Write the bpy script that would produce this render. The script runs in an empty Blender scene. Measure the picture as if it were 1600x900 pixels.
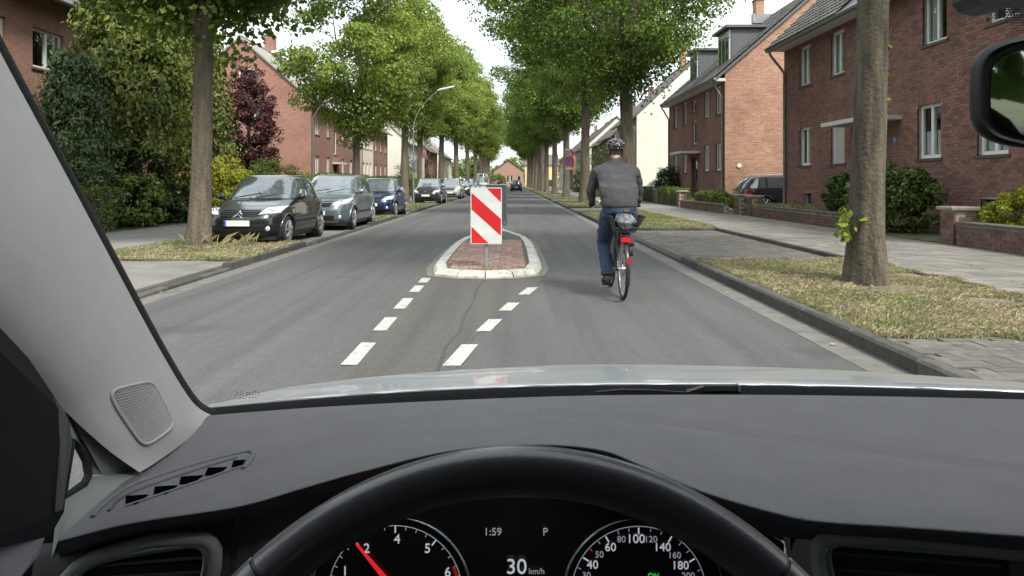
import bpy, bmesh, math, random
import numpy as np
from mathutils import Vector, Matrix
R = math.radians
S = bpy.context.scene
COL = S.collection
rnd = random.Random(7)

# ------------------------------------------------------------------ camera, world, sun, exposure
F, EYE, PX, PY = 1150.0, 1.32, 800.0, 285.0      # focal length in photo pixels, eye height, vanishing point of the street
cam = bpy.data.cameras.new('camera')
cam.sensor_width = 36.0
cam.lens = 36.0 * F / 1600.0
cam.shift_y = -(450 - PY) / 1600.0
cam.clip_start, cam.clip_end = 0.03, 3000.0
cam_o = bpy.data.objects.new('camera', cam)
cam_o.location = (0, 0, EYE)
cam_o.rotation_euler = (R(90), 0, 0)
COL.objects.link(cam_o)
S.camera = cam_o

SUN_EL, SUN_AZ = 50.0, 148.0                      # degrees; azimuth clockwise from +Y (the street's direction): behind the camera, to the right
w = bpy.data.worlds.new('World')
S.world = w
w.use_nodes = True
nt = w.node_tree
nt.nodes.clear()
n_out = nt.nodes.new('ShaderNodeOutputWorld')
n_bg = nt.nodes.new('ShaderNodeBackground')
n_bg2 = nt.nodes.new('ShaderNodeBackground')
n_add = nt.nodes.new('ShaderNodeAddShader')
n_sky = nt.nodes.new('ShaderNodeTexSky')
n_sky.sky_type = 'NISHITA'
n_sky.sun_disc = False
n_sky.sun_elevation = R(SUN_EL)
n_sky.sun_rotation = R(SUN_AZ)
n_sky.air_density, n_sky.dust_density, n_sky.ozone_density = 1.0, 4.0, 1.0
n_bg.inputs['Strength'].default_value = 0.05
# overcast: a bright even cloud layer with faint soft mottling over the clear sky
n_tc = nt.nodes.new('ShaderNodeTexCoord')
n_no = nt.nodes.new('ShaderNodeTexNoise')
n_no.inputs['Scale'].default_value = 2.2
n_no.inputs['Detail'].default_value = 4.0
n_cr = nt.nodes.new('ShaderNodeValToRGB')
n_cr.color_ramp.elements[0].color = (0.80, 0.85, 0.92, 1)
n_cr.color_ramp.elements[1].color = (1.0, 1.0, 1.0, 1)
n_cr.color_ramp.elements[0].position = 0.30
n_cr.color_ramp.elements[1].position = 0.62
nt.links.new(n_tc.outputs['Generated'], n_no.inputs['Vector'])
nt.links.new(n_no.outputs['Fac'], n_cr.inputs['Fac'])
nt.links.new(n_cr.outputs['Color'], n_bg2.inputs['Color'])
n_bg2.inputs['Strength'].default_value = 0.84
nt.links.new(n_sky.outputs['Color'], n_bg.inputs['Color'])
nt.links.new(n_bg.outputs[0], n_add.inputs[0])
nt.links.new(n_bg2.outputs[0], n_add.inputs[1])
nt.links.new(n_add.outputs[0], n_out.inputs['Surface'])

sun = bpy.data.lights.new('sun', 'SUN')
sun.energy = 2.7
sun.angle = R(12)
sun.color = (1.0, 0.95, 0.86)
sun_o = bpy.data.objects.new('sun', sun)
d = Vector((math.sin(R(SUN_AZ)) * math.cos(R(SUN_EL)), math.cos(R(SUN_AZ)) * math.cos(R(SUN_EL)), math.sin(R(SUN_EL))))
sun_o.rotation_euler = d.to_track_quat('Z', 'Y').to_euler()
sun_o.location = (20, -30, 40)
COL.objects.link(sun_o)

S.view_settings.view_transform = 'Standard'
S.view_settings.look = 'None'
S.view_settings.gamma = 1.0
S.view_settings.use_curve_mapping = False
S.view_settings.exposure = 0.95
S.render.engine = 'CYCLES'
S.cycles.use_denoising = True
S.cycles.max_bounces = 8
S.cycles.diffuse_bounces = 4
S.cycles.glossy_bounces = 4
S.cycles.transparent_max_bounces = 16
S.cycles.caustics_reflective = False
S.cycles.caustics_refractive = False
S.cycles.sample_clamp_indirect = 6.0


# ------------------------------------------------------------------ helpers
def P(px, py, Y):
    "point at depth Y seen at photo pixel (px, py)"
    return Vector(((px - PX) * Y / F, Y, EYE - (py - PY) * Y / F))


def G(px, py, z=0.0):
    "ground point (height z) seen at photo pixel"
    return P(px, py, (EYE - z) * F / (py - PY))


class MB:
    def __init__(s):
        s.v, s.f = [], []

    def add(s, vs, fs):
        b = len(s.v)
        s.v += [tuple(x) for x in vs]
        s.f += [tuple(b + i for i in f) for f in fs]
        return s

    def box(s, x0, x1, y0, y1, z0, z1):
        return s.add([(x0, y0, z0), (x1, y0, z0), (x1, y1, z0), (x0, y1, z0), (x0, y0, z1), (x1, y0, z1), (x1, y1, z1), (x0, y1, z1)],
                     [(0, 3, 2, 1), (4, 5, 6, 7), (0, 1, 5, 4), (1, 2, 6, 5), (2, 3, 7, 6), (3, 0, 4, 7)])

    def cham(s, x0, x1, y0, y1, z0, z1, c):
        "block whose top edges are chamfered by c"
        return s.add([(x0, y0, z0), (x1, y0, z0), (x1, y1, z0), (x0, y1, z0),
                      (x0, y0, z1 - c), (x1, y0, z1 - c), (x1, y1, z1 - c), (x0, y1, z1 - c),
                      (x0 + c, y0 + c, z1), (x1 - c, y0 + c, z1), (x1 - c, y1 - c, z1), (x0 + c, y1 - c, z1)],
                     [(0, 1, 5, 4), (1, 2, 6, 5), (2, 3, 7, 6), (3, 0, 4, 7), (4, 5, 9, 8), (5, 6, 10, 9), (6, 7, 11, 10), (7, 4, 8, 11), (8, 9, 10, 11)])

    def obox(s, c, size, m=None):
        hx, hy, hz = size[0] / 2, size[1] / 2, size[2] / 2
        m = m or Matrix.Identity(3)
        c = Vector(c)
        return s.add([c + m @ Vector(p) for p in ((-hx, -hy, -hz), (hx, -hy, -hz), (hx, hy, -hz), (-hx, hy, -hz), (-hx, -hy, hz), (hx, -hy, hz), (hx, hy, hz), (-hx, hy, hz))],
                     [(0, 3, 2, 1), (4, 5, 6, 7), (0, 1, 5, 4), (1, 2, 6, 5), (2, 3, 7, 6), (3, 0, 4, 7)])

    def tube(s, pts, r, n=10, cap=True, closed=False):
        pts = [Vector(p) for p in pts]
        k = len(pts)
        if not hasattr(r, '__len__'):
            r = [r] * k
        rings, prev = [], None
        for i, p in enumerate(pts):
            if closed:
                t = pts[(i + 1) % k] - pts[i - 1]
            else:
                t = pts[min(i + 1, k - 1)] - pts[max(i - 1, 0)]
            t = t.normalized() if t.length > 1e-9 else Vector((0, 0, 1))
            if prev is None:
                a = t.cross(Vector((0, 0, 1)))
                if a.length < 0.05:
                    a = t.cross(Vector((0, 1, 0)))
            else:
                a = prev - t * prev.dot(t)
            a.normalize()
            prev = a
            b = t.cross(a)
            rings.append([p + (a * math.cos(2 * math.pi * j / n) + b * math.sin(2 * math.pi * j / n)) * r[i] for j in range(n)])
        return s.rings(rings, cap and not closed, closed)

    def rings(s, rings, cap=True, closed=False):
        n, k = len(rings[0]), len(rings)
        b = len(s.v)
        for g in rings:
            s.v += [tuple(p) for p in g]
        for i in range(k if closed else k - 1):
            i2 = (i + 1) % k
            for j in range(n):
                j2 = (j + 1) % n
                s.f.append((b + i * n + j, b + i * n + j2, b + i2 * n + j2, b + i2 * n + j))
        if cap:
            s.f.append(tuple(b + j for j in reversed(range(n))))
            s.f.append(tuple(b + (k - 1) * n + j for j in range(n)))
        return s

    def grid(s, rows):
        n = len(rows[0])
        b = len(s.v)
        for g in rows:
            s.v += [tuple(p) for p in g]
        for i in range(len(rows) - 1):
            for j in range(n - 1):
                s.f.append((b + i * n + j, b + i * n + j + 1, b + (i + 1) * n + j + 1, b + (i + 1) * n + j))
        return s

    def prism(s, poly, off):
        "closed polygon (3-D points) pushed by vector off"
        n = len(poly)
        off = Vector(off)
        vs = [Vector(p) for p in poly] + [Vector(p) + off for p in poly]
        return s.add(vs, [tuple(reversed(range(n))), tuple(range(n, 2 * n))] + [(i, (i + 1) % n, n + (i + 1) % n, n + i) for i in range(n)])

    def ell(s, c, r, nu=12, nv=8, m=None):
        c = Vector(c)
        m = m or Matrix.Identity(3)
        rings = []
        for i in range(1, nv):
            a = math.pi * i / nv
            rings.append([c + m @ Vector((r[0] * math.sin(a) * math.cos(2 * math.pi * j / nu), r[1] * math.sin(a) * math.sin(2 * math.pi * j / nu), -r[2] * math.cos(a))) for j in range(nu)])
        b = len(s.v)
        s.rings(rings, cap=False)
        i0 = len(s.v)
        s.v += [tuple(c + m @ Vector((0, 0, -r[2]))), tuple(c + m @ Vector((0, 0, r[2])))]
        last = b + (nv - 2) * nu
        for j in range(nu):
            s.f.append((i0, b + (j + 1) % nu, b + j))
            s.f.append((i0 + 1, last + j, last + (j + 1) % nu))
        return s

    def mesh(s, name, smooth=None):
        me = bpy.data.meshes.new(name)
        me.from_pydata(s.v, [], s.f)
        me.validate()
        if smooth is not None:
            me.polygons.foreach_set('use_smooth', [True] * len(me.polygons))
            if smooth < 179:
                me.set_sharp_from_angle(angle=R(smooth))
        me.update()
        return me


def tag(o, label=None, cat=None, group=None, kind=None):
    if label: o['label'] = label
    if cat: o['category'] = cat
    if group: o['group'] = group
    if kind: o['kind'] = kind
    return o


def link(name, me, mat=None, parent=None, local=False):
    o = bpy.data.objects.new(name, me)
    COL.objects.link(o)
    if mat is not None and len(me.materials) == 0:
        me.materials.append(mat)
    if parent is not None:
        o.parent = parent
        if not local and parent.parent is None and parent.type == 'EMPTY':
            o.matrix_parent_inverse = parent.matrix_basis.inverted()
    return o


def ob(name, mb, mat, parent=None, smooth=None, local=False, kind=None, label=None):
    o = link(name, mb.mesh(name, smooth), mat, parent, local)
    if kind: o['kind'] = kind
    if label: o['label'] = label
    return o


def thing(name, label, cat, loc=(0, 0, 0), rz=0.0, group=None):
    o = bpy.data.objects.new(name, None)
    COL.objects.link(o)
    o.location = loc
    o.rotation_euler = (0, 0, rz)
    o.empty_display_size = 0.2
    return tag(o, label, cat, group)


def copy_tree(o, parent=None):
    c = o.copy()
    COL.objects.link(c)
    if parent is not None:
        mpi = o.matrix_parent_inverse.copy()
        c.parent = parent
        c.matrix_parent_inverse = mpi
    for ch in o.children:
        copy_tree(ch, c)
    return c


def pieces(name, parent, boxes, mat, limit=300, rest='rest', c=0.0, key=None):
    """boxes: (x0,x1,y0,y1,z0,z1) that lie side by side. The first LIMIT become objects (mesh shared by alike sizes), the others one stuff part."""
    cache = {}
    mb = MB()
    if key:
        boxes = sorted(boxes, key=key)
    for i, b in enumerate(boxes):
        if i < limit:
            sz = tuple(round(v, 4) for v in (b[1] - b[0], b[3] - b[2], b[5] - b[4]))
            me = cache.get(sz)
            if me is None:
                m = MB()
                if c:
                    m.cham(-sz[0] / 2, sz[0] / 2, -sz[1] / 2, sz[1] / 2, -sz[2] / 2, sz[2] / 2, c)
                else:
                    m.box(-sz[0] / 2, sz[0] / 2, -sz[1] / 2, sz[1] / 2, -sz[2] / 2, sz[2] / 2)
                me = cache[sz] = m.mesh(name)
                me.materials.append(mat)
            o = bpy.data.objects.new(name, me)
            COL.objects.link(o)
            o.location = ((b[0] + b[1]) / 2, (b[2] + b[3]) / 2, (b[4] + b[5]) / 2)
            if parent is not None:
                o.parent = parent
                if parent.parent is None and parent.type == 'EMPTY':
                    o.matrix_parent_inverse = parent.matrix_basis.inverted()
        elif c:
            mb.cham(*b, c)
        else:
            mb.box(*b)
    if mb.v:
        ob(rest, mb, mat, parent, kind='stuff')


def text_mesh(s, size, extrude=0.0005, align='CENTER'):
    cu = bpy.data.curves.new('lettering', 'FONT')
    cu.body = s
    cu.size = size
    cu.extrude = extrude
    cu.align_x = align
    cu.align_y = 'CENTER'
    o = bpy.data.objects.new('lettering_source', cu)
    me = bpy.data.meshes.new_from_object(o)
    bpy.data.objects.remove(o)
    bpy.data.curves.remove(cu)
    me.materials.clear()
    return me


# ------------------------------------------------------------------ materials
def nodes(name):
    m = bpy.data.materials.new(name)
    m.use_nodes = True
    t = m.node_tree
    t.nodes.clear()
    out = t.nodes.new('ShaderNodeOutputMaterial')
    return m, t, out


def lerp_noise(t, scale, detail=4.0, coord='Object', rough=0.6, stretch=None):
    tc = t.nodes.new('ShaderNodeTexCoord')
    n = t.nodes.new('ShaderNodeTexNoise')
    n.inputs['Scale'].default_value = scale
    n.inputs['Detail'].default_value = detail
    n.inputs['Roughness'].default_value = rough
    if coord == 'World':
        src = t.nodes.new('ShaderNodeNewGeometry').outputs['Position']
    else:
        src = tc.outputs[coord]
    if stretch:
        mp = t.nodes.new('ShaderNodeMapping')
        mp.inputs['Scale'].default_value = stretch
        t.links.new(src, mp.inputs['Vector'])
        src = mp.outputs['Vector']
    t.links.new(src, n.inputs['Vector'])
    return n.outputs['Fac']


def ramp(t, fac, stops):
    r = t.nodes.new('ShaderNodeValToRGB')
    e = r.color_ramp.elements
    while len(e) < len(stops):
        e.new(0.5)
    for i, (p, c) in enumerate(stops):
        e[i].position = p
        e[i].color = (*c, 1)
    t.links.new(fac, r.inputs['Fac'])
    return r.outputs['Color']


def mixc(t, fac, a, b, mode='MIX'):
    n = t.nodes.new('ShaderNodeMix')
    n.data_type = 'RGBA'
    n.blend_type = mode
    for inp, v in ((n.inputs[0], fac), (n.inputs[6], a), (n.inputs[7], b)):
        if isinstance(v, (int, float)):
            inp.default_value = v
        elif isinstance(v, tuple):
            inp.default_value = (*v, 1)
        else:
            t.links.new(v, inp)
    return n.outputs[2]


def bump(t, h, strength, dist=0.01):
    b = t.nodes.new('ShaderNodeBump')
    b.inputs['Strength'].default_value = strength
    b.inputs['Distance'].default_value = dist
    t.links.new(h, b.inputs['Height'])
    return b.outputs['Normal']


def principled(t, out, col, rough=0.6, metal=0.0, spec=0.5, coat=0.0, normal=None, emit=None, estr=1.0):
    p = t.nodes.new('ShaderNodeBsdfPrincipled')
    if isinstance(col, tuple):
        p.inputs['Base Color'].default_value = (*col, 1)
    else:
        t.links.new(col, p.inputs['Base Color'])
    if isinstance(rough, (int, float)):
        p.inputs['Roughness'].default_value = rough
    else:
        t.links.new(rough, p.inputs['Roughness'])
    p.inputs['Metallic'].default_value = metal
    p.inputs['Specular IOR Level'].default_value = spec
    p.inputs['Coat Weight'].default_value = coat
    p.inputs['Coat Roughness'].default_value = 0.04
    if normal is not None:
        t.links.new(normal, p.inputs['Normal'])
    if emit:
        p.inputs['Emission Color'].default_value = (*emit, 1)
        p.inputs['Emission Strength'].default_value = estr
    if out is not None:
        t.links.new(p.outputs[0], out.inputs['Surface'])
    return p


def M(name, col, rough=0.6, metal=0.0, spec=0.5, coat=0.0, var=0.12, scale=6.0, bscale=None, bstr=0.0, bdist=0.005, coord='Object', emit=None, estr=1.0, stretch=None):
    m, t, out = nodes(name)
    f = lerp_noise(t, scale, coord=coord, stretch=stretch)
    a = tuple(max(0, c * (1 - var)) for c in col)
    b = tuple(min(1, c * (1 + var)) for c in col)
    c = ramp(t, f, [(0.3, a), (0.7, b)])
    nrm = None
    if bstr:
        nrm = bump(t, lerp_noise(t, bscale or scale * 8, coord=coord), bstr, bdist)
    principled(t, out, c, rough, metal, spec, coat, nrm, emit, estr)
    return m


def island_random(t):
    g = t.nodes.new('ShaderNodeNewGeometry')
    oi = t.nodes.new('ShaderNodeObjectInfo')
    a = t.nodes.new('ShaderNodeMath')
    a.operation = 'ADD'
    t.links.new(g.outputs['Random Per Island'], a.inputs[0])
    t.links.new(oi.outputs['Random'], a.inputs[1])
    b = t.nodes.new('ShaderNodeMath')
    b.operation = 'FRACT'
    t.links.new(a.outputs[0], b.inputs[0])
    return b.outputs[0]


def M_pieces(name, stops, rough=0.85, nscale=30.0, nvar=0.25, bstr=0.4, bscale=120.0, stain=None):
    "every loose piece draws its own tone from the stops"
    m, t, out = nodes(name)
    c = ramp(t, island_random(t), stops)
    f = lerp_noise(t, nscale, coord='World')
    c = mixc(t, 1.0, c, ramp(t, f, [(0.25, (1 - nvar,) * 3), (0.75, (1 + nvar * 0.6,) * 3)]), 'MULTIPLY')
    if stain:
        c = mixc(t, ramp(t, lerp_noise(t, stain[1], coord='World'), [(0.45, (0, 0, 0)), (0.7, (stain[2],) * 3)]), c, stain[0])
    principled(t, out, c, rough, spec=0.3, normal=bump(t, lerp_noise(t, bscale, coord='World'), bstr, 0.003))
    return m


def M_brickwall(name, c1, c2, mortar, rough=0.9, bw=0.25, bh=0.083, weather=0.25):
    "brickwork of a wall too far off to count its bricks"
    m, t, out = nodes(name)
    g = t.nodes.new('ShaderNodeNewGeometry')
    sp = t.nodes.new('ShaderNodeSeparateXYZ')
    t.links.new(g.outputs['Position'], sp.inputs[0])
    ad = t.nodes.new('ShaderNodeMath')
    t.links.new(sp.outputs['X'], ad.inputs[0])
    t.links.new(sp.outputs['Y'], ad.inputs[1])
    cb = t.nodes.new('ShaderNodeCombineXYZ')
    t.links.new(ad.outputs[0], cb.inputs[0])
    t.links.new(sp.outputs['Z'], cb.inputs[1])
    b = t.nodes.new('ShaderNodeTexBrick')
    t.links.new(cb.outputs[0], b.inputs['Vector'])
    b.inputs['Scale'].default_value = 1.0
    b.inputs['Brick Width'].default_value = bw
    b.inputs['Row Height'].default_value = bh
    b.inputs['Mortar Size'].default_value = 0.006
    b.inputs['Mortar Smooth'].default_value = 0.3
    b.inputs['Bias'].default_value = 0.0
    b.inputs['Color1'].default_value = (*c1, 1)
    b.inputs['Color2'].default_value = (*c2, 1)
    b.inputs['Mortar'].default_value = (*mortar, 1)
    f = lerp_noise(t, 0.7, 6.0, coord='World')
    c = mixc(t, 1.0, b.outputs['Color'], ramp(t, f, [(0.3, (1 - weather,) * 3), (0.7, (1 + weather * 0.5,) * 3)]), 'MULTIPLY')
    f2 = lerp_noise(t, 14.0, 3.0, coord='World')
    c = mixc(t, 1.0, c, ramp(t, f2, [(0.3, (0.82,) * 3), (0.7, (1.12,) * 3)]), 'MULTIPLY')
    inv = t.nodes.new('ShaderNodeMath')
    inv.operation = 'SUBTRACT'
    inv.inputs[0].default_value = 1.0
    t.links.new(b.outputs['Fac'], inv.inputs[1])
    principled(t, out, c, rough, spec=0.25, normal=bump(t, inv.outputs[0], 0.5, 0.006))
    return m


def M_leaf(name, stops, clump=1.2, transl=0.35, rough=0.55, cscale=0.55):
    m, t, out = nodes(name)
    c = ramp(t, island_random(t), stops)
    f = lerp_noise(t, cscale, 2.0, coord='World')
    c = mixc(t, 1.0, c, ramp(t, f, [(0.35, (1 / clump, 1 / clump, 1 / clump)), (0.65, (clump * 1.08, clump, clump * 0.85))]), 'MULTIPLY')
    p = principled(t, None, c, rough, spec=0.25)
    tr = t.nodes.new('ShaderNodeBsdfTranslucent')
    c2 = mixc(t, 1.0, c, (1.15, 1.1, 0.5), 'MULTIPLY')
    t.links.new(c2, tr.inputs['Color'])
    mx = t.nodes.new('ShaderNodeMixShader')
    mx.inputs[0].default_value = transl
    t.links.new(p.outputs[0], mx.inputs[1])
    t.links.new(tr.outputs[0], mx.inputs[2])
    t.links.new(mx.outputs[0], out.inputs['Surface'])
    return m


def M_grass(name, dry, green, amount=(0.42, 0.62), scale=1.1):
    "blades draw their tone from the dry or the green stops, by patches"
    m, t, out = nodes(name)
    r = island_random(t)
    f = lerp_noise(t, scale, 4.0, coord='World', rough=0.7)
    c = mixc(t, ramp(t, f, [(amount[0], (0, 0, 0)), (amount[1], (1, 1, 1))]), ramp(t, r, dry), ramp(t, r, green))
    f2 = lerp_noise(t, 3.5, 3.0, coord='World')
    c = mixc(t, 1.0, c, ramp(t, f2, [(0.3, (0.75,) * 3), (0.7, (1.15,) * 3)]), 'MULTIPLY')
    p = principled(t, None, c, 0.75, spec=0.15)
    tr = t.nodes.new('ShaderNodeBsdfTranslucent')
    t.links.new(c, tr.inputs['Color'])
    mx = t.nodes.new('ShaderNodeMixShader')
    mx.inputs[0].default_value = 0.3
    t.links.new(p.outputs[0], mx.inputs[1])
    t.links.new(tr.outputs[0], mx.inputs[2])
    t.links.new(mx.outputs[0], out.inputs['Surface'])
    return m


def M_clear(name, tint=(0.97, 0.985, 0.98)):
    m, t, out = nodes(name)
    b = t.nodes.new('ShaderNodeBsdfTransparent')
    b.inputs['Color'].default_value = (*tint, 1)
    t.links.new(b.outputs[0], out.inputs['Surface'])
    return m


def M_glass(name, tint=(0.85, 0.9, 0.88), rough=0.02):
    "thin window glass: clear, mirroring by Fresnel"
    m, t, out = nodes(name)
    fr = t.nodes.new('ShaderNodeFresnel')
    fr.inputs['IOR'].default_value = 1.5
    k = t.nodes.new('ShaderNodeMath')
    k.operation = 'MULTIPLY_ADD'
    k.inputs[1].default_value = 1.2
    k.inputs[2].default_value = 0.03
    t.links.new(fr.outputs[0], k.inputs[0])
    gb = t.nodes.new('ShaderNodeNewGeometry')
    iv = t.nodes.new('ShaderNodeMath')
    iv.operation = 'SUBTRACT'
    iv.inputs[0].default_value = 1.0
    t.links.new(gb.outputs['Backfacing'], iv.inputs[1])
    k2 = t.nodes.new('ShaderNodeMath')
    k2.operation = 'MULTIPLY'
    t.links.new(k.outputs[0], k2.inputs[0])
    t.links.new(iv.outputs[0], k2.inputs[1])
    k = k2
    a = t.nodes.new('ShaderNodeBsdfTransparent')
    a.inputs['Color'].default_value = (*tint, 1)
    b = t.nodes.new('ShaderNodeBsdfGlossy')
    b.inputs['Roughness'].default_value = rough
    mx = t.nodes.new('ShaderNodeMixShader')
    t.links.new(k.outputs[0], mx.inputs[0])
    t.links.new(a.outputs[0], mx.inputs[1])
    t.links.new(b.outputs[0], mx.inputs[2])
    t.links.new(mx.outputs[0], out.inputs['Surface'])
    return m


def M_asphalt(name, base, light, patch=0.18, bstr=0.35):
    m, t, out = nodes(name)
    f1 = lerp_noise(t, 0.35, 5.0, coord='World', stretch=(1.0, 0.25, 1))
    f2 = lerp_noise(t, 170.0, 2.0, coord='World')
    f3 = lerp_noise(t, 9.0, 6.0, coord='World')
    c = ramp(t, f2, [(0.30, base), (0.52, tuple((a + b) / 2 for a, b in zip(base, light))), (0.74, light)])
    c = mixc(t, 1.0, c, ramp(t, f1, [(0.3, (1 - patch,) * 3), (0.7, (1 + patch,) * 3)]), 'MULTIPLY')
    c = mixc(t, 1.0, c, ramp(t, f3, [(0.3, (0.9,) * 3), (0.7, (1.08,) * 3)]), 'MULTIPLY')
    f6 = lerp_noise(t, 42.0, 3.0, coord='World', rough=0.75)
    c = mixc(t, 1.0, c, ramp(t, f6, [(0.28, (0.70,) * 3), (0.5, (1.0,) * 3), (0.72, (1.28,) * 3)]), 'MULTIPLY')
    f4 = lerp_noise(t, 1.0, 5.0, coord='World', stretch=(3.2, 0.09, 1))
    c = mixc(t, 1.0, c, ramp(t, f4, [(0.33, (0.80,) * 3), (0.5, (1.0,) * 3), (0.7, (1.16, 1.15, 1.13))]), 'MULTIPLY')
    f5 = lerp_noise(t, 0.55, 3.0, coord='World')
    c = mixc(t, ramp(t, f5, [(0.60, (0, 0, 0)), (0.68, (0.35,) * 3)]), c, tuple(q * 0.62 for q in base))
    v = t.nodes.new('ShaderNodeTexVoronoi')
    v.inputs['Scale'].default_value = 3.6
    g = t.nodes.new('ShaderNodeNewGeometry')
    t.links.new(g.outputs['Position'], v.inputs['Vector'])
    sp = ramp(t, v.outputs['Distance'], [(0.012, (1, 1, 1)), (0.03, (0, 0, 0))])
    c = mixc(t, sp, c, (0.36, 0.34, 0.31))
    principled(t, out, c, 0.82, spec=0.35, normal=bump(t, f2, bstr, 0.004))
    return m


ASPHALT = M_asphalt('asphalt', (0.056, 0.056, 0.057), (0.124, 0.123, 0.122))
ASPHALT_B = M_asphalt('older brownish asphalt', (0.056, 0.054, 0.050), (0.120, 0.116, 0.108), 0.22)
GUTTER = M('concrete gutter', (0.135, 0.131, 0.122), 0.9, var=0.25, scale=5, bstr=0.4, bscale=90, coord='World')
PAINT = M_pieces('worn white road paint', [(0.0, (0.45, 0.44, 0.415)), (1.0, (0.53, 0.52, 0.49))], 0.75, nscale=40, nvar=0.2, stain=((0.20, 0.195, 0.185), 16, 0.75))
KERB = M_pieces('kerb stone', [(0.0, (0.062, 0.062, 0.058)), (0.5, (0.082, 0.08, 0.074)), (1.0, (0.108, 0.104, 0.096))], bstr=0.6, nscale=14, nvar=0.35, stain=((0.045, 0.045, 0.035), 3, 0.7))
KERB_WHITE = M_pieces('white painted kerb', [(0.0, (0.50, 0.49, 0.45)), (1.0, (0.62, 0.61, 0.56))], 0.8, nscale=22, nvar=0.25, stain=((0.26, 0.245, 0.21), 7, 0.85))
SLAB = M_pieces('grey paving slab', [(0.0, (0.165, 0.155, 0.138)), (0.5, (0.20, 0.187, 0.168)), (1.0, (0.235, 0.22, 0.197))], nscale=9, stain=((0.10, 0.10, 0.085), 0.8, 0.6))
PAVER_GREY = M_pieces('grey block paver', [(0.0, (0.115, 0.112, 0.10)), (0.5, (0.14, 0.135, 0.122)), (1.0, (0.165, 0.158, 0.142))], nscale=9, nvar=0.35, stain=((0.085, 0.08, 0.062), 1.6, 0.75))
PAVER_RED = M_pieces('red block paver', [(0.0, (0.27, 0.165, 0.14)), (0.5, (0.32, 0.205, 0.175)), (1.0, (0.37, 0.25, 0.215))], nscale=12, stain=((0.16, 0.13, 0.10), 1.6, 0.6))
JOINT = M('sandy joint', (0.10, 0.092, 0.078), 0.95, var=0.3, scale=9, coord='World', bstr=0.5, bscale=60)
SOIL = M('verge soil', (0.17, 0.14, 0.095), 0.97, var=0.35, scale=4, coord='World', bstr=0.8, bscale=40, bdist=0.02)
GROUND = M('ground', (0.10, 0.105, 0.06), 0.97, var=0.3, scale=0.5, coord='World', bstr=0.5, bscale=10)
GARDEN = M('garden soil and low weeds', (0.085, 0.095, 0.045), 0.97, var=0.45, scale=3, coord='World', bstr=0.9, bscale=25, bdist=0.03)
BLACKPL = M('black plastic', (0.014, 0.014, 0.015), 0.5, var=0.1)
RUBBER = M('rubber', (0.02, 0.02, 0.02), 0.8, var=0.2)
STEEL = M('galvanised steel', (0.40, 0.42, 0.42), 0.5, metal=0.7, var=0.12, scale=12)
GREYMETAL = M('grey sign back', (0.17, 0.18, 0.185), 0.5, metal=0.3, var=0.1)
CHROME = M('chrome', (0.75, 0.76, 0.76), 0.15, metal=1.0, var=0.03)
SIGN_RED = M('sign red', (0.62, 0.02, 0.025), 0.4, var=0.05, coat=0.2)
SIGN_WHITE = M('sign white', (0.72, 0.72, 0.69), 0.45, var=0.12, scale=3.5, coat=0.2)
SIGN_BLUE = M('sign blue', (0.14, 0.22, 0.50), 0.4, var=0.04, coat=0.2)
WHITE = M('white window plastic', (0.78, 0.78, 0.76), 0.4, var=0.04)
DARKGLASS = M('window glass over a dark room', (0.025, 0.03, 0.034), 0.04, spec=0.9, var=0.4, scale=0.6)
SILL = M('dark clinker sill', (0.10, 0.075, 0.065), 0.8, var=0.2, scale=8)
ZINC = M('weathered zinc', (0.22, 0.225, 0.225), 0.5, metal=0.5, var=0.15, scale=3)
TILE = M_pieces('grey roof tile', [(0.0, (0.075, 0.07, 0.066)), (0.5, (0.105, 0.098, 0.09)), (1.0, (0.14, 0.13, 0.12))], 0.8, nscale=6)
SLATE = M('slate cladding', (0.085, 0.09, 0.098), 0.6, var=0.2, scale=7)
PALE_ROOF = M('pale roof', (0.24, 0.23, 0.205), 0.85, var=0.15, scale=3)
CURTAIN = M('white net curtain', (0.66, 0.67, 0.66), 0.9, var=0.08, scale=5, stretch=(8, 8, 0.3))
DARKROOM = M('dark room', (0.04, 0.038, 0.036), 0.9)
PANE = M_glass('window pane')
BARK = M('bark', (0.12, 0.098, 0.072), 0.95, var=0.4, scale=3.2, bstr=1.0, bscale=16, bdist=0.03, stretch=(3.0, 3.0, 0.5))
BARK2 = M('mossy bark', (0.085, 0.072, 0.052), 0.95, var=0.65, scale=3.0, bstr=1.0, bscale=18, bdist=0.03, stretch=(3.0, 3.0, 0.4))
BARK_DARK = M('dark bark', (0.06, 0.05, 0.042), 0.95, var=0.35, scale=4, bstr=0.8, bscale=18, bdist=0.03)
# ------------------------------------------------------------------ ground, road, kerbs, footpaths
XR, XL = 2.75, -4.20          # road edges
FAR = 205.0
ob('ground', MB().box(-900, 900, -120, 1800, -0.6, -0.05), GROUND, kind='structure')
ob('road', MB().box(XL - 0.02, XR + 0.02, -60, FAR, -0.3, 0.0).box(-120, 120, FAR, FAR + 7, -0.3, -0.002), ASPHALT, kind='structure')


def sheet(name, poly, z, mat, t=0.004):
    return ob(name, MB().prism([(x, y, z - t) for x, y in poly], (0, 0, t)), mat, kind='structure')


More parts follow.
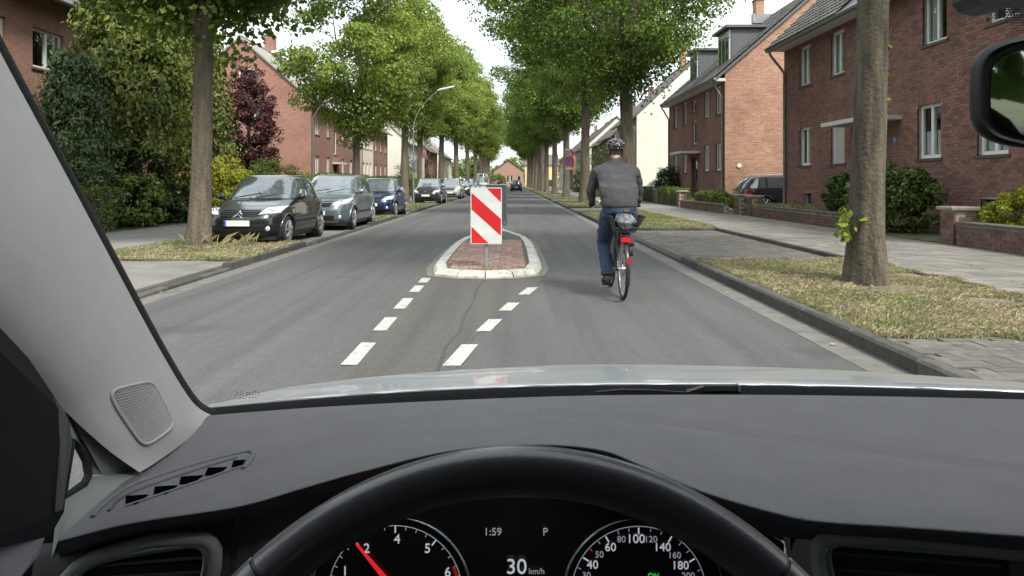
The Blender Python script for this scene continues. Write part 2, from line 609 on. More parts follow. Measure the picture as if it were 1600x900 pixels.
# brownish patch of older asphalt between the two dashed lines, with the sealed joint wandering over it
sheet('asphalt_patch', [(-1.12, 3.0), (-0.55, 3.0), (-0.33, 6.2), (0.02, 8.0), (0.42, 9.9), (0.44, 10.4), (-1.17, 10.4)], 0.004, ASPHALT_B)
joint_pts = [(-0.62, 3.6), (-0.52, 5.2), (-0.53, 5.9), (-0.46, 6.5), (-0.47, 7.3), (-0.42, 8.2), (-0.44, 9.1), (-0.37, 9.95)]
SEAL = M('bitumen joint', (0.045, 0.045, 0.045), 0.6, var=0.3, scale=20, coord='World')
sheet('sealed_joint', [(x - 0.012, y) for x, y in joint_pts] + [(x + 0.012, y) for x, y in reversed(joint_pts)], 0.007, SEAL, 0.003)
for s, x0, x1 in ((1, 2.48, 2.75), (-1, -4.20, -3.95)):
    sheet('gutter', [(x0, -40), (x1, -40), (x1, FAR), (x0, FAR)], 0.004, GUTTER)

dash_l = [(5.30, 6.03), (6.53, 7.16), (7.66, 8.34), (8.83, 9.36), (9.66, 10.10)]
for a, b in dash_l:
    sheet('dashed_line', [(-1.235, a), (-1.115, a), (-1.115, b), (-1.235, b)], 0.009, PAINT)


def rx(y):            # the right-hand line swings outwards towards the island
    return float(np.interp(y, [4.5, 5.5, 6.8, 7.94, 9.15, 10.2], [-0.50, -0.415, -0.206, 0.0, 0.247, 0.46]))


for a, b in ((5.28, 5.96), (6.50, 7.06), (7.55, 8.03), (8.62, 9.20)):
    sheet('dashed_line', [(rx(a) - 0.065, a), (rx(a) + 0.065, a), (rx(b) + 0.065, b), (rx(b) - 0.065, b)], 0.009, PAINT)

# verges: grass patches (raised), paved bays between them
grass_r = [(5.75, 11.4), (19.4, 30.5), (36.5, 47.5), (54.5, 63), (69, 77), (83, 90), (97, 104), (111, 118), (125, 200)]
grass_l = [(11.6, 14.7), (22.9, 26.4), (32.0, 43.4), (51.5, 57), (62, 70), (78, 86), (98, 106), (116, 124), (136, 200)]
RIN, LIN = 5.35, -6.95         # inner edge of the verges


def gaps(ivs, a, b):
    out, y = [], a
    for p, q in ivs:
        if p > y:
            out.append((y, p))
        y = q
    if y < b:
        out.append((y, b))
    return out


for (ivs, xa, xb, nm) in ((grass_r, XR + 0.13, RIN, 'verge'), (grass_l, LIN, XL - 0.13, 'verge')):
    mb = MB()
    for a, b in ivs:
        n = 6
        mb.box(xa, xb, a, b, -0.2, 0.105)
    ob(nm, mb, SOIL, kind='structure')
bay_l = MB()
for a, b in gaps(grass_l, 5.0, FAR):
    bay_l.box(LIN, XL - 0.13, a, b, -0.2, 0.05)
BAYMAT = M('grey parking bay paving', (0.17, 0.165, 0.152), 0.92, var=0.2, scale=1.6, coord='World', bstr=0.5, bscale=30)
ob('parking_bay', bay_l, BAYMAT, kind='structure')
bay_r = MB()
for a, b in gaps(grass_r, 5.0, FAR):
    if b > 7:
        bay_r.box(XR + 0.13, RIN, a, b, -0.2, 0.046)
bay_o = ob('parking_bay', bay_r, JOINT, kind='structure')
# block pavers of the first two right-hand bays are pieces, farther ones are surface
bx = []
y = 11.42
i = 0
while y < 19.3:
    x = XR + 0.135 - (0.1 if i % 2 else 0)
    while x < RIN - 0.02:
        x0, x1 = max(x, XR + 0.135), min(x + 0.196, RIN - 0.006)
        if x1 - x0 > 0.03:
            dz = rnd.uniform(-0.003, 0.003)
            bx.append((x0, x1, y, y + 0.097, 0.0, 0.052 + dz))
        x += 0.2
    y += 0.1
    i += 1
pieces('paver', bay_o, bx, PAVER_GREY, 150, 'far_paver')
far_bay = MB()
for a, b in gaps(grass_r, 12.0, FAR)[1:]:
    far_bay.box(XR + 0.13, RIN, a, b, 0.0, 0.052)
ob('parking_bay', far_bay, BAYMAT, kind='structure')

# kerbs
for side, x0, x1, ivs in ((1, XR, XR + 0.13, grass_r), (-1, XL - 0.13, XL, grass_l)):
    k = thing('kerb', None, None)
    tag(k, kind='structure')
    bx = []
    y = 2.0
    while y < FAR - 1:
        up = any(a - 0.6 < y + 0.5 < b + 0.4 for a, b in ivs) or (side > 0 and y < 8)
        h = 0.125 if up else 0.052
        bx.append((x0, x1, y + 0.004, y + 0.996, -0.25, h + rnd.uniform(-0.003, 0.003)))
        y += 1.0
    pieces('kerb_stone', k, bx, KERB, 60, 'far_kerb_stone', c=0.02)
    for a, b in (ivs if side > 0 else ivs[1:]):
        for yy in (a, b):
            xa, xb = (x1 + 0.01, RIN) if side > 0 else (LIN, x0 - 0.01)
            if yy < 60 and yy > 6:
                ob('kerb_stone', MB().cham(xa, xb, yy - 0.05, yy + 0.05, -0.2, 0.128, 0.015), KERB, k)
inner = thing('inner_kerb', None, None)
tag(inner, kind='structure')
bx = []
y = 5.0
while y < 60:
    bx.append((RIN, RIN + 0.09, y + 0.004, y + 0.996, -0.2, 0.128 + rnd.uniform(-0.004, 0.004)))
    y += 1.0
pieces('kerb_stone', inner, bx, KERB, 60, c=0.012)

# right footpath of slabs
fp = ob('footpath', MB().box(RIN + 0.09, 8.46, -10, FAR, -0.3, 0.108), JOINT, kind='structure')
bx = []
r_ = random.Random(3)
y, i = 6.0, 0
while y < 36:
    x = RIN + 0.10
    while x < 8.4:
        if y < 34:
            dz = r_.uniform(-0.003, 0.003)
            bx.append((x, min(x + 0.294, 8.455), y, y + 0.294, 0.05, 0.120 + dz))
        x += 0.3
    y += 0.3
    i += 1
pieces('slab', fp, bx, SLAB, 300, 'far_slab', key=lambda b: (b[2]) + (b[0] - 0.70 * b[2] > 0) * 100)
ob('footpath', MB().box(RIN + 0.09, 8.46, 34.3, FAR, 0.0, 0.118), M('far grey slabs', (0.185, 0.18, 0.165), 0.9, var=0.15, scale=2, coord='World'), kind='structure')
# block paving beside the kerb just ahead on the right (herringbone)
pv = ob('paved_entry', MB().box(XR + 0.13, RIN, -10, 5.74, -0.3, 0.100), JOINT, kind='structure')
bx = []
for iy in range(-20, 75):
    for ix in range(-40, 40):
        k = (ix - iy) % 4
        x0, y0 = XR + 0.14 + ix * 0.1, 3.2 + iy * 0.1
        if k == 0:
            b = (x0, x0 + 0.196, y0, y0 + 0.096)
        elif k == 3:
            b = (x0, x0 + 0.096, y0, y0 + 0.196)
        else:
            continue
        if b[0] > XR + 0.135 and b[1] < RIN and b[2] > 3.4 and b[3] < 5.74:
            bx.append((*b, 0.05, 0.112 + rnd.uniform(-0.003, 0.003)))
pieces('paver', pv, bx, PAVER_GREY, 300, 'more_pavers', key=lambda b: -(b[2]) if b[0] < 0.82 * b[2] else 10)

# left footpath
ob('footpath', MB().box(-9.8, LIN, -10, FAR, -0.3, 0.10), M('grey footpath', (0.19, 0.184, 0.168), 0.92, var=0.16, scale=1.4, coord='World', bstr=0.4, bscale=25), kind='structure')
ob('paved_entry', MB().box(LIN + 0.004, XL - 0.13, -10, 11.59, -0.3, 0.085), BAYMAT, kind='structure')
# front gardens
ob('front_garden', MB().box(8.70, 10.9, 5, 14.1, -0.3, 0.30).box(8.46, 10.9, 14.11, 18.55, -0.3, 0.135).box(8.70, 10.9, 18.56, 28.3, -0.3, 0.30).box(8.70, 10.9, 36.0, 49.0, -0.3, 0.28), GARDEN, kind='structure')
ob('front_garden', MB().box(-30, -9.804, -5, 120, -0.3, 0.12), GARDEN, kind='structure')
ob('yard', MB().box(8.46, 40, 28.9, 35.6, -0.3, 0.105).box(8.46, 40, 49.2, FAR, -0.3, 0.11), BAYMAT, kind='structure')

# ------------------------------------------------------------------ grass, blades as geometry
DRY = [(0.0, (0.26, 0.24, 0.13)), (0.4, (0.37, 0.33, 0.20)), (0.8, (0.50, 0.45, 0.30)), (1.0, (0.28, 0.21, 0.13))]
GREEN = [(0.0, (0.13, 0.18, 0.055)), (0.5, (0.20, 0.25, 0.09)), (0.8, (0.30, 0.31, 0.14)), (1.0, (0.42, 0.37, 0.22))]
GRASS_DRY = M_grass('dry grass', DRY, GREEN, (0.47, 0.66), 1.0)
GRASS_MIX = M_grass('half dry grass', DRY, GREEN, (0.36, 0.56), 0.7)


def np_mesh(name, V, nv, mat):
    "V: (N, nv, 3) loose polygons"
    N = len(V)
    me = bpy.data.meshes.new(name)
    me.vertices.add(N * nv)
    me.vertices.foreach_set('co', V.reshape(-1).astype(np.float32))
    me.loops.add(N * nv)
    me.loops.foreach_set('vertex_index', np.arange(N * nv, dtype=np.int32))
    me.polygons.add(N)
    me.polygons.foreach_set('loop_start', np.arange(0, N * nv, nv, dtype=np.int32))
    me.polygons.foreach_set('loop_total', np.full(N, nv, dtype=np.int32))
    me.update(calc_edges=True)
    me.materials.append(mat)
    return me


def grass(name, rects, per_m2, h, mat, seed, bald=None):
    g = np.random.default_rng(seed)
    P_ = []
    for (x0, x1, y0, y1, z, dens) in rects:
        n = int((x1 - x0) * (y1 - y0) * per_m2 * dens)
        e_ = 0.22 if dens >= 1 else 0.06
        p = np.stack([g.uniform(x0, x1 + e_, n), g.uniform(y0 - e_, y1 + e_, n), np.full(n, z)], 1)
        q_ = np.maximum.reduce([p[:, 0] - x1, y0 - p[:, 1], p[:, 1] - y1]) / e_
        wob_ = 0.5 + 0.5 * np.sin(p[:, 1] * 6.1 + np.sin(p[:, 0] * 9.0)) * np.sin(p[:, 0] * 5.3 + p[:, 1] * 2.2)
        p[:, 2] += np.where(q_ > 0, 0.014, 0.0)
        p = p[q_ < wob_ * 0.9]
        n = len(p)
        # tufted: drop blades where a cheap wave pattern says thin
        wv = np.sin(p[:, 0] * 5.1 + 1.3 * np.sin(p[:, 1] * 3.3)) + np.sin(p[:, 1] * 4.3 + 1.7 * np.sin(p[:, 0] * 2.7))
        keep = g.uniform(-2.6, 1.2, n) < wv
        if bald is not None:
            for bx_, by_, br in bald:
                keep &= np.hypot(p[:, 0] - bx_, p[:, 1] - by_) > br * g.uniform(0.5, 1.2, n)
        P_.append(p[keep])
    p = np.concatenate(P_)
    n = len(p)
    a = g.uniform(0, 2 * np.pi, n)
    hh = h * g.uniform(0.35, 1.2, n)
    lean = g.uniform(0.2, 1.7, n) * hh
    wd = g.uniform(0.0022, 0.0052, n) * (1 + 0.02 * p[:, 1])
    dr = np.stack([np.cos(a), np.sin(a), np.zeros(n)], 1)
    pr = np.stack([-np.sin(a), np.cos(a), np.zeros(n)], 1)
    up = np.array([0, 0, 1.0])
    V = np.stack([p - pr * wd[:, None], p + pr * wd[:, None], p + dr * (lean * 0.45)[:, None] + up * (hh * 0.75)[:, None] + pr * (wd * 0.6)[:, None], p + dr * lean[:, None] + up * hh[:, None]], 1)
    o = link(name, np_mesh(name, V, 4, mat))
    return tag(o, kind='stuff')


grass('grass', [(XR + 0.13, RIN, 5.78, 11.35, 0.10, 1.0)], 13000, 0.040, GRASS_DRY, 1, bald=[(4.3, 8.4, 0.6), (4.9, 7.5, 0.4), (4.6, 6.4, 0.3), (3.6, 9.6, 0.25), (5.2, 9.6, 0.35)])
grass('grass', [(XR + 0.15, RIN, a + 0.05, b, 0.10, min(1, 24 / a)) for a, b in grass_r[1:8]], 2600, 0.06, GRASS_MIX, 2)
grass('grass', [(LIN, XL - 0.14, 11.6, 14.7, 0.10, 1.0)], 6000, 0.05, GRASS_DRY, 3, bald=[(-5.9, 13.2, 0.4)])
grass('grass', [(LIN, XL - 0.14, a, b, 0.10, min(1, 26 / a)) for a, b in grass_l[1:8]], 2400, 0.06, GRASS_MIX, 4)
# tall dry weeds in front of the first parked car and along the garden edges
grass('weeds', [(-6.2, -4.9, 13.7, 14.2, 0.10, 0.12), (8.72, 10.4, 17.0, 28.0, 0.30, 0.30), (8.72, 10.4, 36.4, 48, 0.28, 0.2)], 900, 0.24, GRASS_MIX, 5)

# fallen leaves
LITTER = M_leaf('fallen leaf', [(0.0, (0.14, 0.095, 0.055)), (0.5, (0.23, 0.165, 0.095)), (1.0, (0.33, 0.26, 0.16))], 1.05, 0.1, 0.8)
g = np.random.default_rng(9)
spots = []
for (x0, x1, y0, y1, z, n) in ((2.95, 5.3, 5.4, 10.5, 0.14, 170), (3.9, 5.3, 6.4, 8.6, 0.115, 140), (2.5, 2.74, 4, 14, 0.012, 22), (3.0, 5.3, 11.6, 16, 0.06, 45), (-4.19, -3.9, 7, 20, 0.012, 40), (-9.8, -9.0, 12, 26, 0.11, 160), (-9.8, -7, 12, 24, 0.11, 60), (-6.9, -4.4, 11.6, 14.5, 0.15, 50), (5.5, 8.4, 6, 20, 0.125, 60)):
    spots.append(np.stack([g.uniform(x0, x1, n), g.uniform(y0, y1, n), np.full(n, z) + g.uniform(0.002, 0.012, n)], 1))
p = np.concatenate(spots)
n = len(p)
a = g.uniform(0, 6.28, n)
sz = g.uniform(0.012, 0.034, n)
dr = np.stack([np.cos(a), np.sin(a), g.uniform(-.25, .25, n)], 1) * sz[:, None]
pr = np.stack([-np.sin(a), np.cos(a), g.uniform(-.25, .25, n)], 1) * (sz * 0.7)[:, None]
tag(link('fallen_leaves', np_mesh('fallen_leaves', np.stack([p - dr, p + pr, p + dr, p - pr], 1), 4, LITTER)), kind='stuff')

# ------------------------------------------------------------------ traffic island
isl = thing('traffic_island', 'red paved traffic island with white painted kerb in the middle of the road', 'traffic island', (-0.37, 13.5, 0))
outer = [(-1.10, 10.36), (-0.76, 10.10), (-0.365, 10.02), (0.02, 10.10), (0.36, 10.36), (0.455, 11.2), (0.46, 12.6), (0.455, 14.0), (0.43, 15.4), (0.36, 16.7), (0.08, 18.2), (-0.22, 19.6), (-0.36, 19.95),
         (-0.52, 19.6), (-0.80, 18.2), (-1.10, 16.7), (-1.19, 15.4), (-1.215, 14.0), (-1.22, 12.6), (-1.20, 11.2)]
cx, cy = -0.37, 14.2


def inset(poly, d):
    n, out = len(poly), []
    for i in range(n):
        a, b, c = Vector(poly[i - 1]), Vector(poly[i]), Vector(poly[(i + 1) % n])
        n1 = Vector((-(b - a).y, (b - a).x)).normalized()
        n2 = Vector((-(c - b).y, (c - b).x)).normalized()
        m = (n1 + n2).normalized()
        k = d / max(0.45, m.dot(n1))
        out.append(tuple(b + m * k))
    return out


i1 = inset(outer, 0.045)
i2 = inset(outer, 0.19)
band = inset(outer, -0.10)
sheet('concrete_band', band, 0.012, M('sandy concrete band', (0.16, 0.148, 0.128), 0.95, var=0.25, scale=6, coord='World', bstr=0.5, bscale=50), 0.006)
n = len(outer)
for i in range(n):
    j = (i + 1) % n

    def lerp2(p, q, t):
        return (p[0] + (q[0] - p[0]) * t, p[1] + (q[1] - p[1]) * t)
    t0, t1 = 0.022, 0.978
    o0, o1 = lerp2(outer[i], outer[j], t0), lerp2(outer[i], outer[j], t1)
    a0, a1 = lerp2(i1[i], i1[j], t0), lerp2(i1[i], i1[j], t1)
    b0, b1 = lerp2(i2[i], i2[j], t0), lerp2(i2[i], i2[j], t1)
    vs = [(*o0, -0.05), (*o1, -0.05), (*o1, 0.035), (*o0, 0.035), (*a0, 0.088), (*a1, 0.088), (*b0, 0.10), (*b1, 0.10), (*b0, -0.05), (*b1, -0.05)]
    ob('kerb_stone', MB().add(vs, [(0, 1, 2, 3), (3, 2, 5, 4), (4, 5, 7, 6), (6, 7, 9, 8), (0, 3, 4, 6, 8), (1, 9, 7, 5, 2)]), KERB_WHITE, isl)
bedpoly = inset(outer, 0.18)
ob('paving_bed', MB().prism([(x, y, -0.04) for x, y in bedpoly], (0, 0, 0.10)), M('dirt between pavers', (0.13, 0.11, 0.08), 0.95, var=0.3, scale=8, coord='World'), isl)


def inside(x, y, poly):
    c = False
    for k in range(len(poly)):
        (xa, ya), (xb, yb) = poly[k - 1], poly[k]
        if (ya > y) != (yb > y) and x < (xb - xa) * (y - ya) / (yb - ya) + xa:
            c = not c
    return c


i3 = inset(outer, 0.195)
bx, bg = [], []
y, r = 10.2, 0
while y < 19.5:
    x = -1.3
    c = 0
    while x < 0.6:
        off = 0.1 if c % 2 else 0.0
        b = (x, x + 0.097, y + off, y + off + 0.196)
        if all(inside(u, v, i3) for u, v in ((b[0], b[2]), (b[1], b[2]), (b[0], b[3]), (b[1], b[3]))):
            (bx if b[2] < 15.6 else bg).append((*b, 0.02, 0.083 + rnd.uniform(-0.004, 0.004)))
        x += 0.1
        c += 1
    y += 0.2
pieces('paver', isl, bx, PAVER_RED, 300, 'more_pavers')
pieces('grey_paver', isl, bg, PAVER_GREY, 60, 'more_grey_pavers')
g = np.random.default_rng(31)
wp = np.stack([np.clip(g.normal(-0.37, 0.33, 260), -0.98, 0.25), g.choice([10.42, 10.62, 15.9], 260) + g.normal(0, 0.05, 260), np.full(260, 0.08)], 1)
a = g.uniform(0, 6.28, 260)
dv = np.stack([np.cos(a) * .03, np.sin(a) * .03, g.uniform(.01, .05, 260)], 1)
pv_ = np.stack([-np.sin(a), np.cos(a), np.zeros(260)], 1) * 0.008
tag(link('weeds', np_mesh('weeds', np.stack([wp - pv_, wp + pv_, wp + dv], 1), 3, GRASS_MIX), None, isl), kind='stuff')


# ------------------------------------------------------------------ signs on the island
def rounded(x0, x1, z0, z1, r, n=5):
    pts = []
    for cxx, czz, a0 in ((x1 - r, z0 + r, -90), (x1 - r, z1 - r, 0), (x0 + r, z1 - r, 90), (x0 + r, z0 + r, 180)):
        for k in range(n + 1):
            a = R(a0 + 90 * k / n)
            pts.append((cxx + r * math.cos(a), czz + r * math.sin(a)))
    return pts


bs = thing('beacon_sign', 'upright warning board with red and white diagonal stripes on the front of the island', 'traffic sign', (-0.37, 10.75, 0.08))
x0, x1, z0, z1, Yb = -0.602, -0.148, 0.425, 1.245, 10.70
ob('board', MB().prism([(x, Yb, z) for x, z in rounded(x0, x1, z0, z1, 0.018)], (0, 0.022, 0)), SIGN_WHITE, bs)
W_, H_ = x1 - x0, z1 - z0


def bp(u, v):
    return (x0 + u * W_, Yb - 0.003, z1 - v * H_)


mr = 0.028
for poly in ([(0.52, mr / 2), (1 - mr, mr / 2), (1 - mr, 0.262)], [(mr, 0.09), (1 - mr, 0.555), (1 - mr, 0.855), (mr, 0.385)], [(mr, 0.69), (0.575, 1 - mr / 2), (mr, 1 - mr / 2)]):
    ob('red_stripe', MB().prism([bp(u, v) for u, v in poly], (0, 0.0025, 0)), SIGN_RED, bs)
ob('back_frame', MB().prism([(x, Yb + 0.0225, z) for x, z in rounded(x0 + 0.004, x1 - 0.004, z0 + 0.004, z1 - 0.004, 0.018)], (0, 0.015, 0)), GREYMETAL, bs)
ob('post', MB().tube([(-0.372, 10.775, 0.02), (-0.372, 10.775, 1.2)], 0.030, 14), STEEL, bs, smooth=60)
for zz in (0.55, 1.1):
    ob('clamp', MB().box(-0.42, -0.324, 10.7375, 10.815, zz, zz + 0.03), STEEL, bs)
b2 = thing('beacon_sign', 'grey back of a second warning board half hidden behind the striped board', 'traffic sign', (-0.36, 17.0, 0.08))
x0, x1, z0, z1, Yb = -0.60, -0.128, 0.33, 1.262, 17.0
ob('board', MB().prism([(x, Yb, z) for x, z in rounded(x0, x1, z0, z1, 0.018)], (0, 0.022, 0)), GREYMETAL, b2)
ob('edge_frame', MB().tube([(x, Yb + 0.011, z) for x, z in rounded(x0, x1, z0, z1, 0.02)], 0.016, 6, closed=True), STEEL, b2, smooth=60)
ob('post', MB().tube([(-0.36, 16.97, 0.02), (-0.36, 16.97, 1.2)], 0.030, 12), STEEL, b2, smooth=60)
ob('face', MB().prism([(x, Yb + 0.0225, z) for x, z in rounded(x0 + 0.01, x1 - 0.01, z0 + 0.01, z1 - 0.01, 0.018)], (0, 0.002, 0)), SIGN_WHITE, b2)
ob('reflector', MB().ell((x1 - 0.05, Yb - 0.006, z0 + 0.05), (0.016, 0.006, 0.016), 8, 6), CHROME, b2, smooth=60)

# ------------------------------------------------------------------ no-stopping sign on the right, lamp and posts on the left
ns = thing('no_stopping_sign', 'round red and blue no stopping sign on a slim grey pole', 'traffic sign', (3.55, 46.5, 0.1))
xs, ys = 3.60, 46.5
ob('pole', MB().tube([(xs, ys, 0.0), (xs, ys, 4.45)], 0.04, 10), STEEL, ns, smooth=60)


def disc(cx_, y_, cz, r, t, n=28):
    return [(cx_ + r * math.cos(2 * math.pi * k / n), y_, cz + r * math.sin(2 * math.pi * k / n)) for k in range(n)]


zs = 2.66
ob('red_disc', MB().prism(disc(xs, ys - 0.06, zs, 0.33, 0), (0, 0.012, 0)), SIGN_RED, ns)
ob('blue_disc', MB().prism(disc(xs, ys - 0.064, zs, 0.225, 0), (0, 0.0038, 0)), SIGN_BLUE, ns)
for sgn in (1, -1):
    q = Matrix.Rotation(R(45 * sgn), 3, 'Y')
    ob('red_bar', MB().obox((xs, ys - 0.067 - 0.001 * sgn, zs), (0.44, 0.005, 0.042), q), SIGN_RED, ns)
ob('white_rim', MB().tube(disc(xs, ys - 0.058, zs, 0.335, 0), 0.012, 6, closed=True), SIGN_WHITE, ns, smooth=60)
ob('plate', MB().prism([(x, ys - 0.06, z) for x, z in rounded(xs - 0.2, xs + 0.2, 2.14, 2.27, 0.02)], (0, 0.012, 0)), SIGN_WHITE, ns)
ob('plate', MB().prism([(x, ys - 0.075, z) for x, z in rounded(xs - 0.22, xs + 0.24, 3.33, 3.46, 0.02)], (0, 0.012, 0)), SIGN_WHITE, ns)
ob('red_arrow', MB().prism([(xs + 0.02, ys - 0.06, 3.30), (xs + 0.44, ys - 0.06, 2.98), (xs + 0.48, ys - 0.06, 3.06), (xs + 0.10, ys - 0.06, 3.40)], (0, 0.012, 0)), SIGN_RED, ns)

LAMPGREY = M('dull lamp grey', (0.17, 0.18, 0.175), 0.6, var=0.12, scale=8)
lamp = thing('street_lamp', 'tall grey street lamp with its arm reaching over the left side of the road', 'street lamp', (-5.42, 40.5, 0.1))
lx, ly = -5.42, 40.5
ob('pole', MB().tube([(lx, ly, 0.0), (lx, ly, 1.2), (lx, ly, 4.4)], [0.055, 0.044, 0.030], 12), LAMPGREY, lamp, smooth=60)
arm = [(lx, ly, 4.38)] + [(lx + 0.02 + 1.35 * t ** 1.4, ly, 4.4 + 2.0 * t ** 0.75) for t in (0.08, 0.25, 0.45, 0.65, 0.85, 1.0)]
ob('arm', MB().tube(arm, [0.033, 0.028, 0.025, 0.023, 0.021, 0.02, 0.018], 10), LAMPGREY, lamp, smooth=60)
ob('lantern', MB().tube([(lx + 1.30, ly, 6.38), (lx + 1.45, ly, 6.42), (lx + 1.8, ly, 6.50), (lx + 2.2, ly, 6.59), (lx + 2.26, ly, 6.60)], [0.025, 0.055, 0.06, 0.045, 0.02], 12), M('pale lantern shell', (0.62, 0.63, 0.62), 0.4, var=0.05), lamp, smooth=60)
ob('control_box', MB().box(lx + 0.02, lx + 0.22, ly - 0.13, ly - 0.06, 2.0, 2.5), GREYMETAL, lamp)
po = thing('post', 'pale wooden post between the tree trunk and the far hedge on the left', 'post', (-6.1, 50.5, 0.1))
ob('shaft', MB().tube([(-6.1, 50.5, 0.0), (-6.1, 50.5, 3.0)], [0.11, 0.10], 10), M('weathered pale wood', (0.36, 0.34, 0.30), 0.9, var=0.2, scale=6, stretch=(3, 3, .4)), po, smooth=60)
ob('cap', MB().tube([(-6.1, 50.5, 2.98), (-6.1, 50.5, 3.04)], [0.12, 0.11], 10), GREYMETAL, po, smooth=60)
# ------------------------------------------------------------------ houses
FRONT_R = M_pieces('dark red brick', [(0.0, (0.17, 0.088, 0.072)), (0.35, (0.245, 0.122, 0.098)), (0.7, (0.30, 0.155, 0.122)), (1.0, (0.225, 0.142, 0.125))], 0.88, nscale=5, nvar=0.22, bscale=60, stain=((0.115, 0.075, 0.065), 0.55, 0.5))
MORTAR_R = M('grey mortar', (0.33, 0.285, 0.25), 0.95, var=0.2, scale=3, coord='World', bstr=0.3)
FRONT_R2 = M_brickwall('dark red brickwork', (0.19, 0.098, 0.08), (0.245, 0.128, 0.104), (0.28, 0.22, 0.19))
GABLE_R2 = M_brickwall('orange brickwork', (0.33, 0.165, 0.11), (0.43, 0.25, 0.17), (0.46, 0.39, 0.32), weather=0.25)
GABLE_L2 = M_brickwall('red gable brickwork', (0.245, 0.115, 0.09), (0.30, 0.155, 0.12), (0.34, 0.25, 0.205), weather=0.15)
FRONT_L2 = M_brickwall('red front brickwork', (0.24, 0.12, 0.098), (0.29, 0.155, 0.125), (0.31, 0.23, 0.195), weather=0.12)
FRONT_L1 = M_brickwall('light red brickwork', (0.29, 0.15, 0.115), (0.35, 0.195, 0.155), (0.38, 0.28, 0.23), weather=0.15)
RENDER_W = M('white render', (0.62, 0.60, 0.53), 0.9, var=0.05, scale=0.6, coord='World', bstr=0.2, bscale=40)
RENDER_G = M('pale grey render', (0.50, 0.49, 0.45), 0.9, var=0.06, scale=0.6, coord='World')
RENDER_C = M('cream render', (0.66, 0.58, 0.46), 0.9, var=0.06, scale=0.6, coord='World')
RENDER_Y = M('yellow render', (0.62, 0.48, 0.26), 0.9, var=0.06, scale=0.6, coord='World')
DOOR = M('dark brown door', (0.06, 0.035, 0.025), 0.5, var=0.2, scale=10)
FASCIA = M('pale fascia board', (0.55, 0.54, 0.50), 0.7, var=0.08)
SHUTTER = M('grey roller shutter', (0.50, 0.49, 0.46), 0.6, var=0.06)
PLAQUE = M('blue enamel plaque', (0.10, 0.16, 0.34), 0.3, var=0.1)


class Wall:
    """axis-aligned wall frame: pt(u, d, z), u along the wall, d into the building."""

    def __init__(s, axis, pos, inward):
        s.axis, s.pos, s.inw = axis, pos, inward      # axis 'x': plane X=pos, u is Y; axis 'y': plane Y=pos, u is X

    def pt(s, u, d, z):
        q = s.pos + s.inw * d
        return (q, u, z) if s.axis == 'x' else (u, q, z)

    def box(s, mb, u0, u1, d0, d1, z0, z1):
        a, b = s.pt(u0, d0, z0), s.pt(u1, d1, z1)
        return mb.box(min(a[0], b[0]), max(a[0], b[0]), min(a[1], b[1]), max(a[1], b[1]), z0, z1)

    def cells(s, mb, u0, u1, z0, z1, holes, d0, d1):
        us = sorted({u0, u1, *[v for h in holes for v in (h[0], h[1]) if u0 < v < u1]})
        zs = sorted({z0, z1, *[v for h in holes for v in (h[2], h[3]) if z0 < v < z1]})
        for a, b in zip(us, us[1:]):
            run = None
            for c, e in zip(zs, zs[1:]):
                m, k = (a + b) / 2, (c + e) / 2
                solid = not any(h[0] < m < h[1] and h[2] < k < h[3] for h in holes)
                if solid:
                    run = [run[0], e] if run else [c, e]
                if (not solid or e == zs[-1]) and run:
                    s.box(mb, a, b, d0, d1, run[0], run[1])
                    run = None
        return mb


def window(W, parent, u, z0, z1, w, recess=0.10, panes=2, curtain=None, shutter=False, clear=False, sill=True, frame=0.085):
    u0, u1 = u - w / 2, u + w / 2
    d = recess
    mb = MB()
    if not shutter:
        W.box(mb, u0, u1, d, d + 0.07, z0, z0 + frame)
        W.box(mb, u0, u1, d, d + 0.07, z1 - frame, z1)
        W.box(mb, u0, u0 + frame, d, d + 0.07, z0 + frame, z1 - frame)
        W.box(mb, u1 - frame, u1, d, d + 0.07, z0 + frame, z1 - frame)
        if panes == 2:
            W.box(mb, u - 0.05, u + 0.05, d - 0.012, d + 0.07, z0 + frame, z1 - frame)
        fr = ob('window', mb, WHITE, parent)
        pm = MB()
        segs = [(u0 + frame, u - 0.05), (u + 0.05, u1 - frame)] if panes == 2 else [(u0 + frame, u1 - frame)]
        for a, b in segs:
            ob('pane', W.box(MB(), a, b, d + 0.03, d + 0.045, z0 + frame, z1 - frame), PANE if clear else DARKGLASS, fr, local=True)
        if curtain:
            c0, c1 = (z0 + frame, z0 + frame + (z1 - z0) * 0.45) if curtain == 'half' else (z0 + frame, z1 - frame)
            for a, b in (segs if curtain != 'side' else [(segs[0][0], segs[0][0] + 0.18), (segs[-1][1] - 0.18, segs[-1][1])]):
                rows = []
                nn = 26
                for zz in (c0, c1):
                    rows.append([W.pt(a + (b - a) * i / nn, d + 0.10 + 0.012 * math.sin(i * 1.9), zz) for i in range(nn + 1)])
                cm = MB().grid(rows)
                rows2 = [[W.pt(a + (b - a) * i / nn, d + 0.106 + 0.012 * math.sin(i * 1.9), zz) for i in range(nn + 1)] for zz in (c1, c0)]
                cm.grid(rows2)
                ob('curtain', cm, CURTAIN, fr, smooth=60, local=True)
    else:
        W.box(mb, u0, u0 + 0.05, d, d + 0.06, z0, z1)
        W.box(mb, u1 - 0.05, u1, d, d + 0.06, z0, z1)
        fr = ob('window', mb, WHITE, parent, label='window with its grey roller shutter closed')
        z = z0 + 0.003
        while z < z1 - 0.02:
            ob('slat', W.box(MB(), u0 + 0.05, u1 - 0.05, d + 0.01 + 0.004 * (int(z * 20) % 2), d + 0.03, z, min(z + 0.052, z1)), SHUTTER, fr, local=True)
            z += 0.058
    if sill:
        ob('sill', W.box(MB(), u0 - 0.08, u1 + 0.08, -0.045, d, z0 - 0.07, z0 - 0.002), SILL, fr, local=True)
    return fr


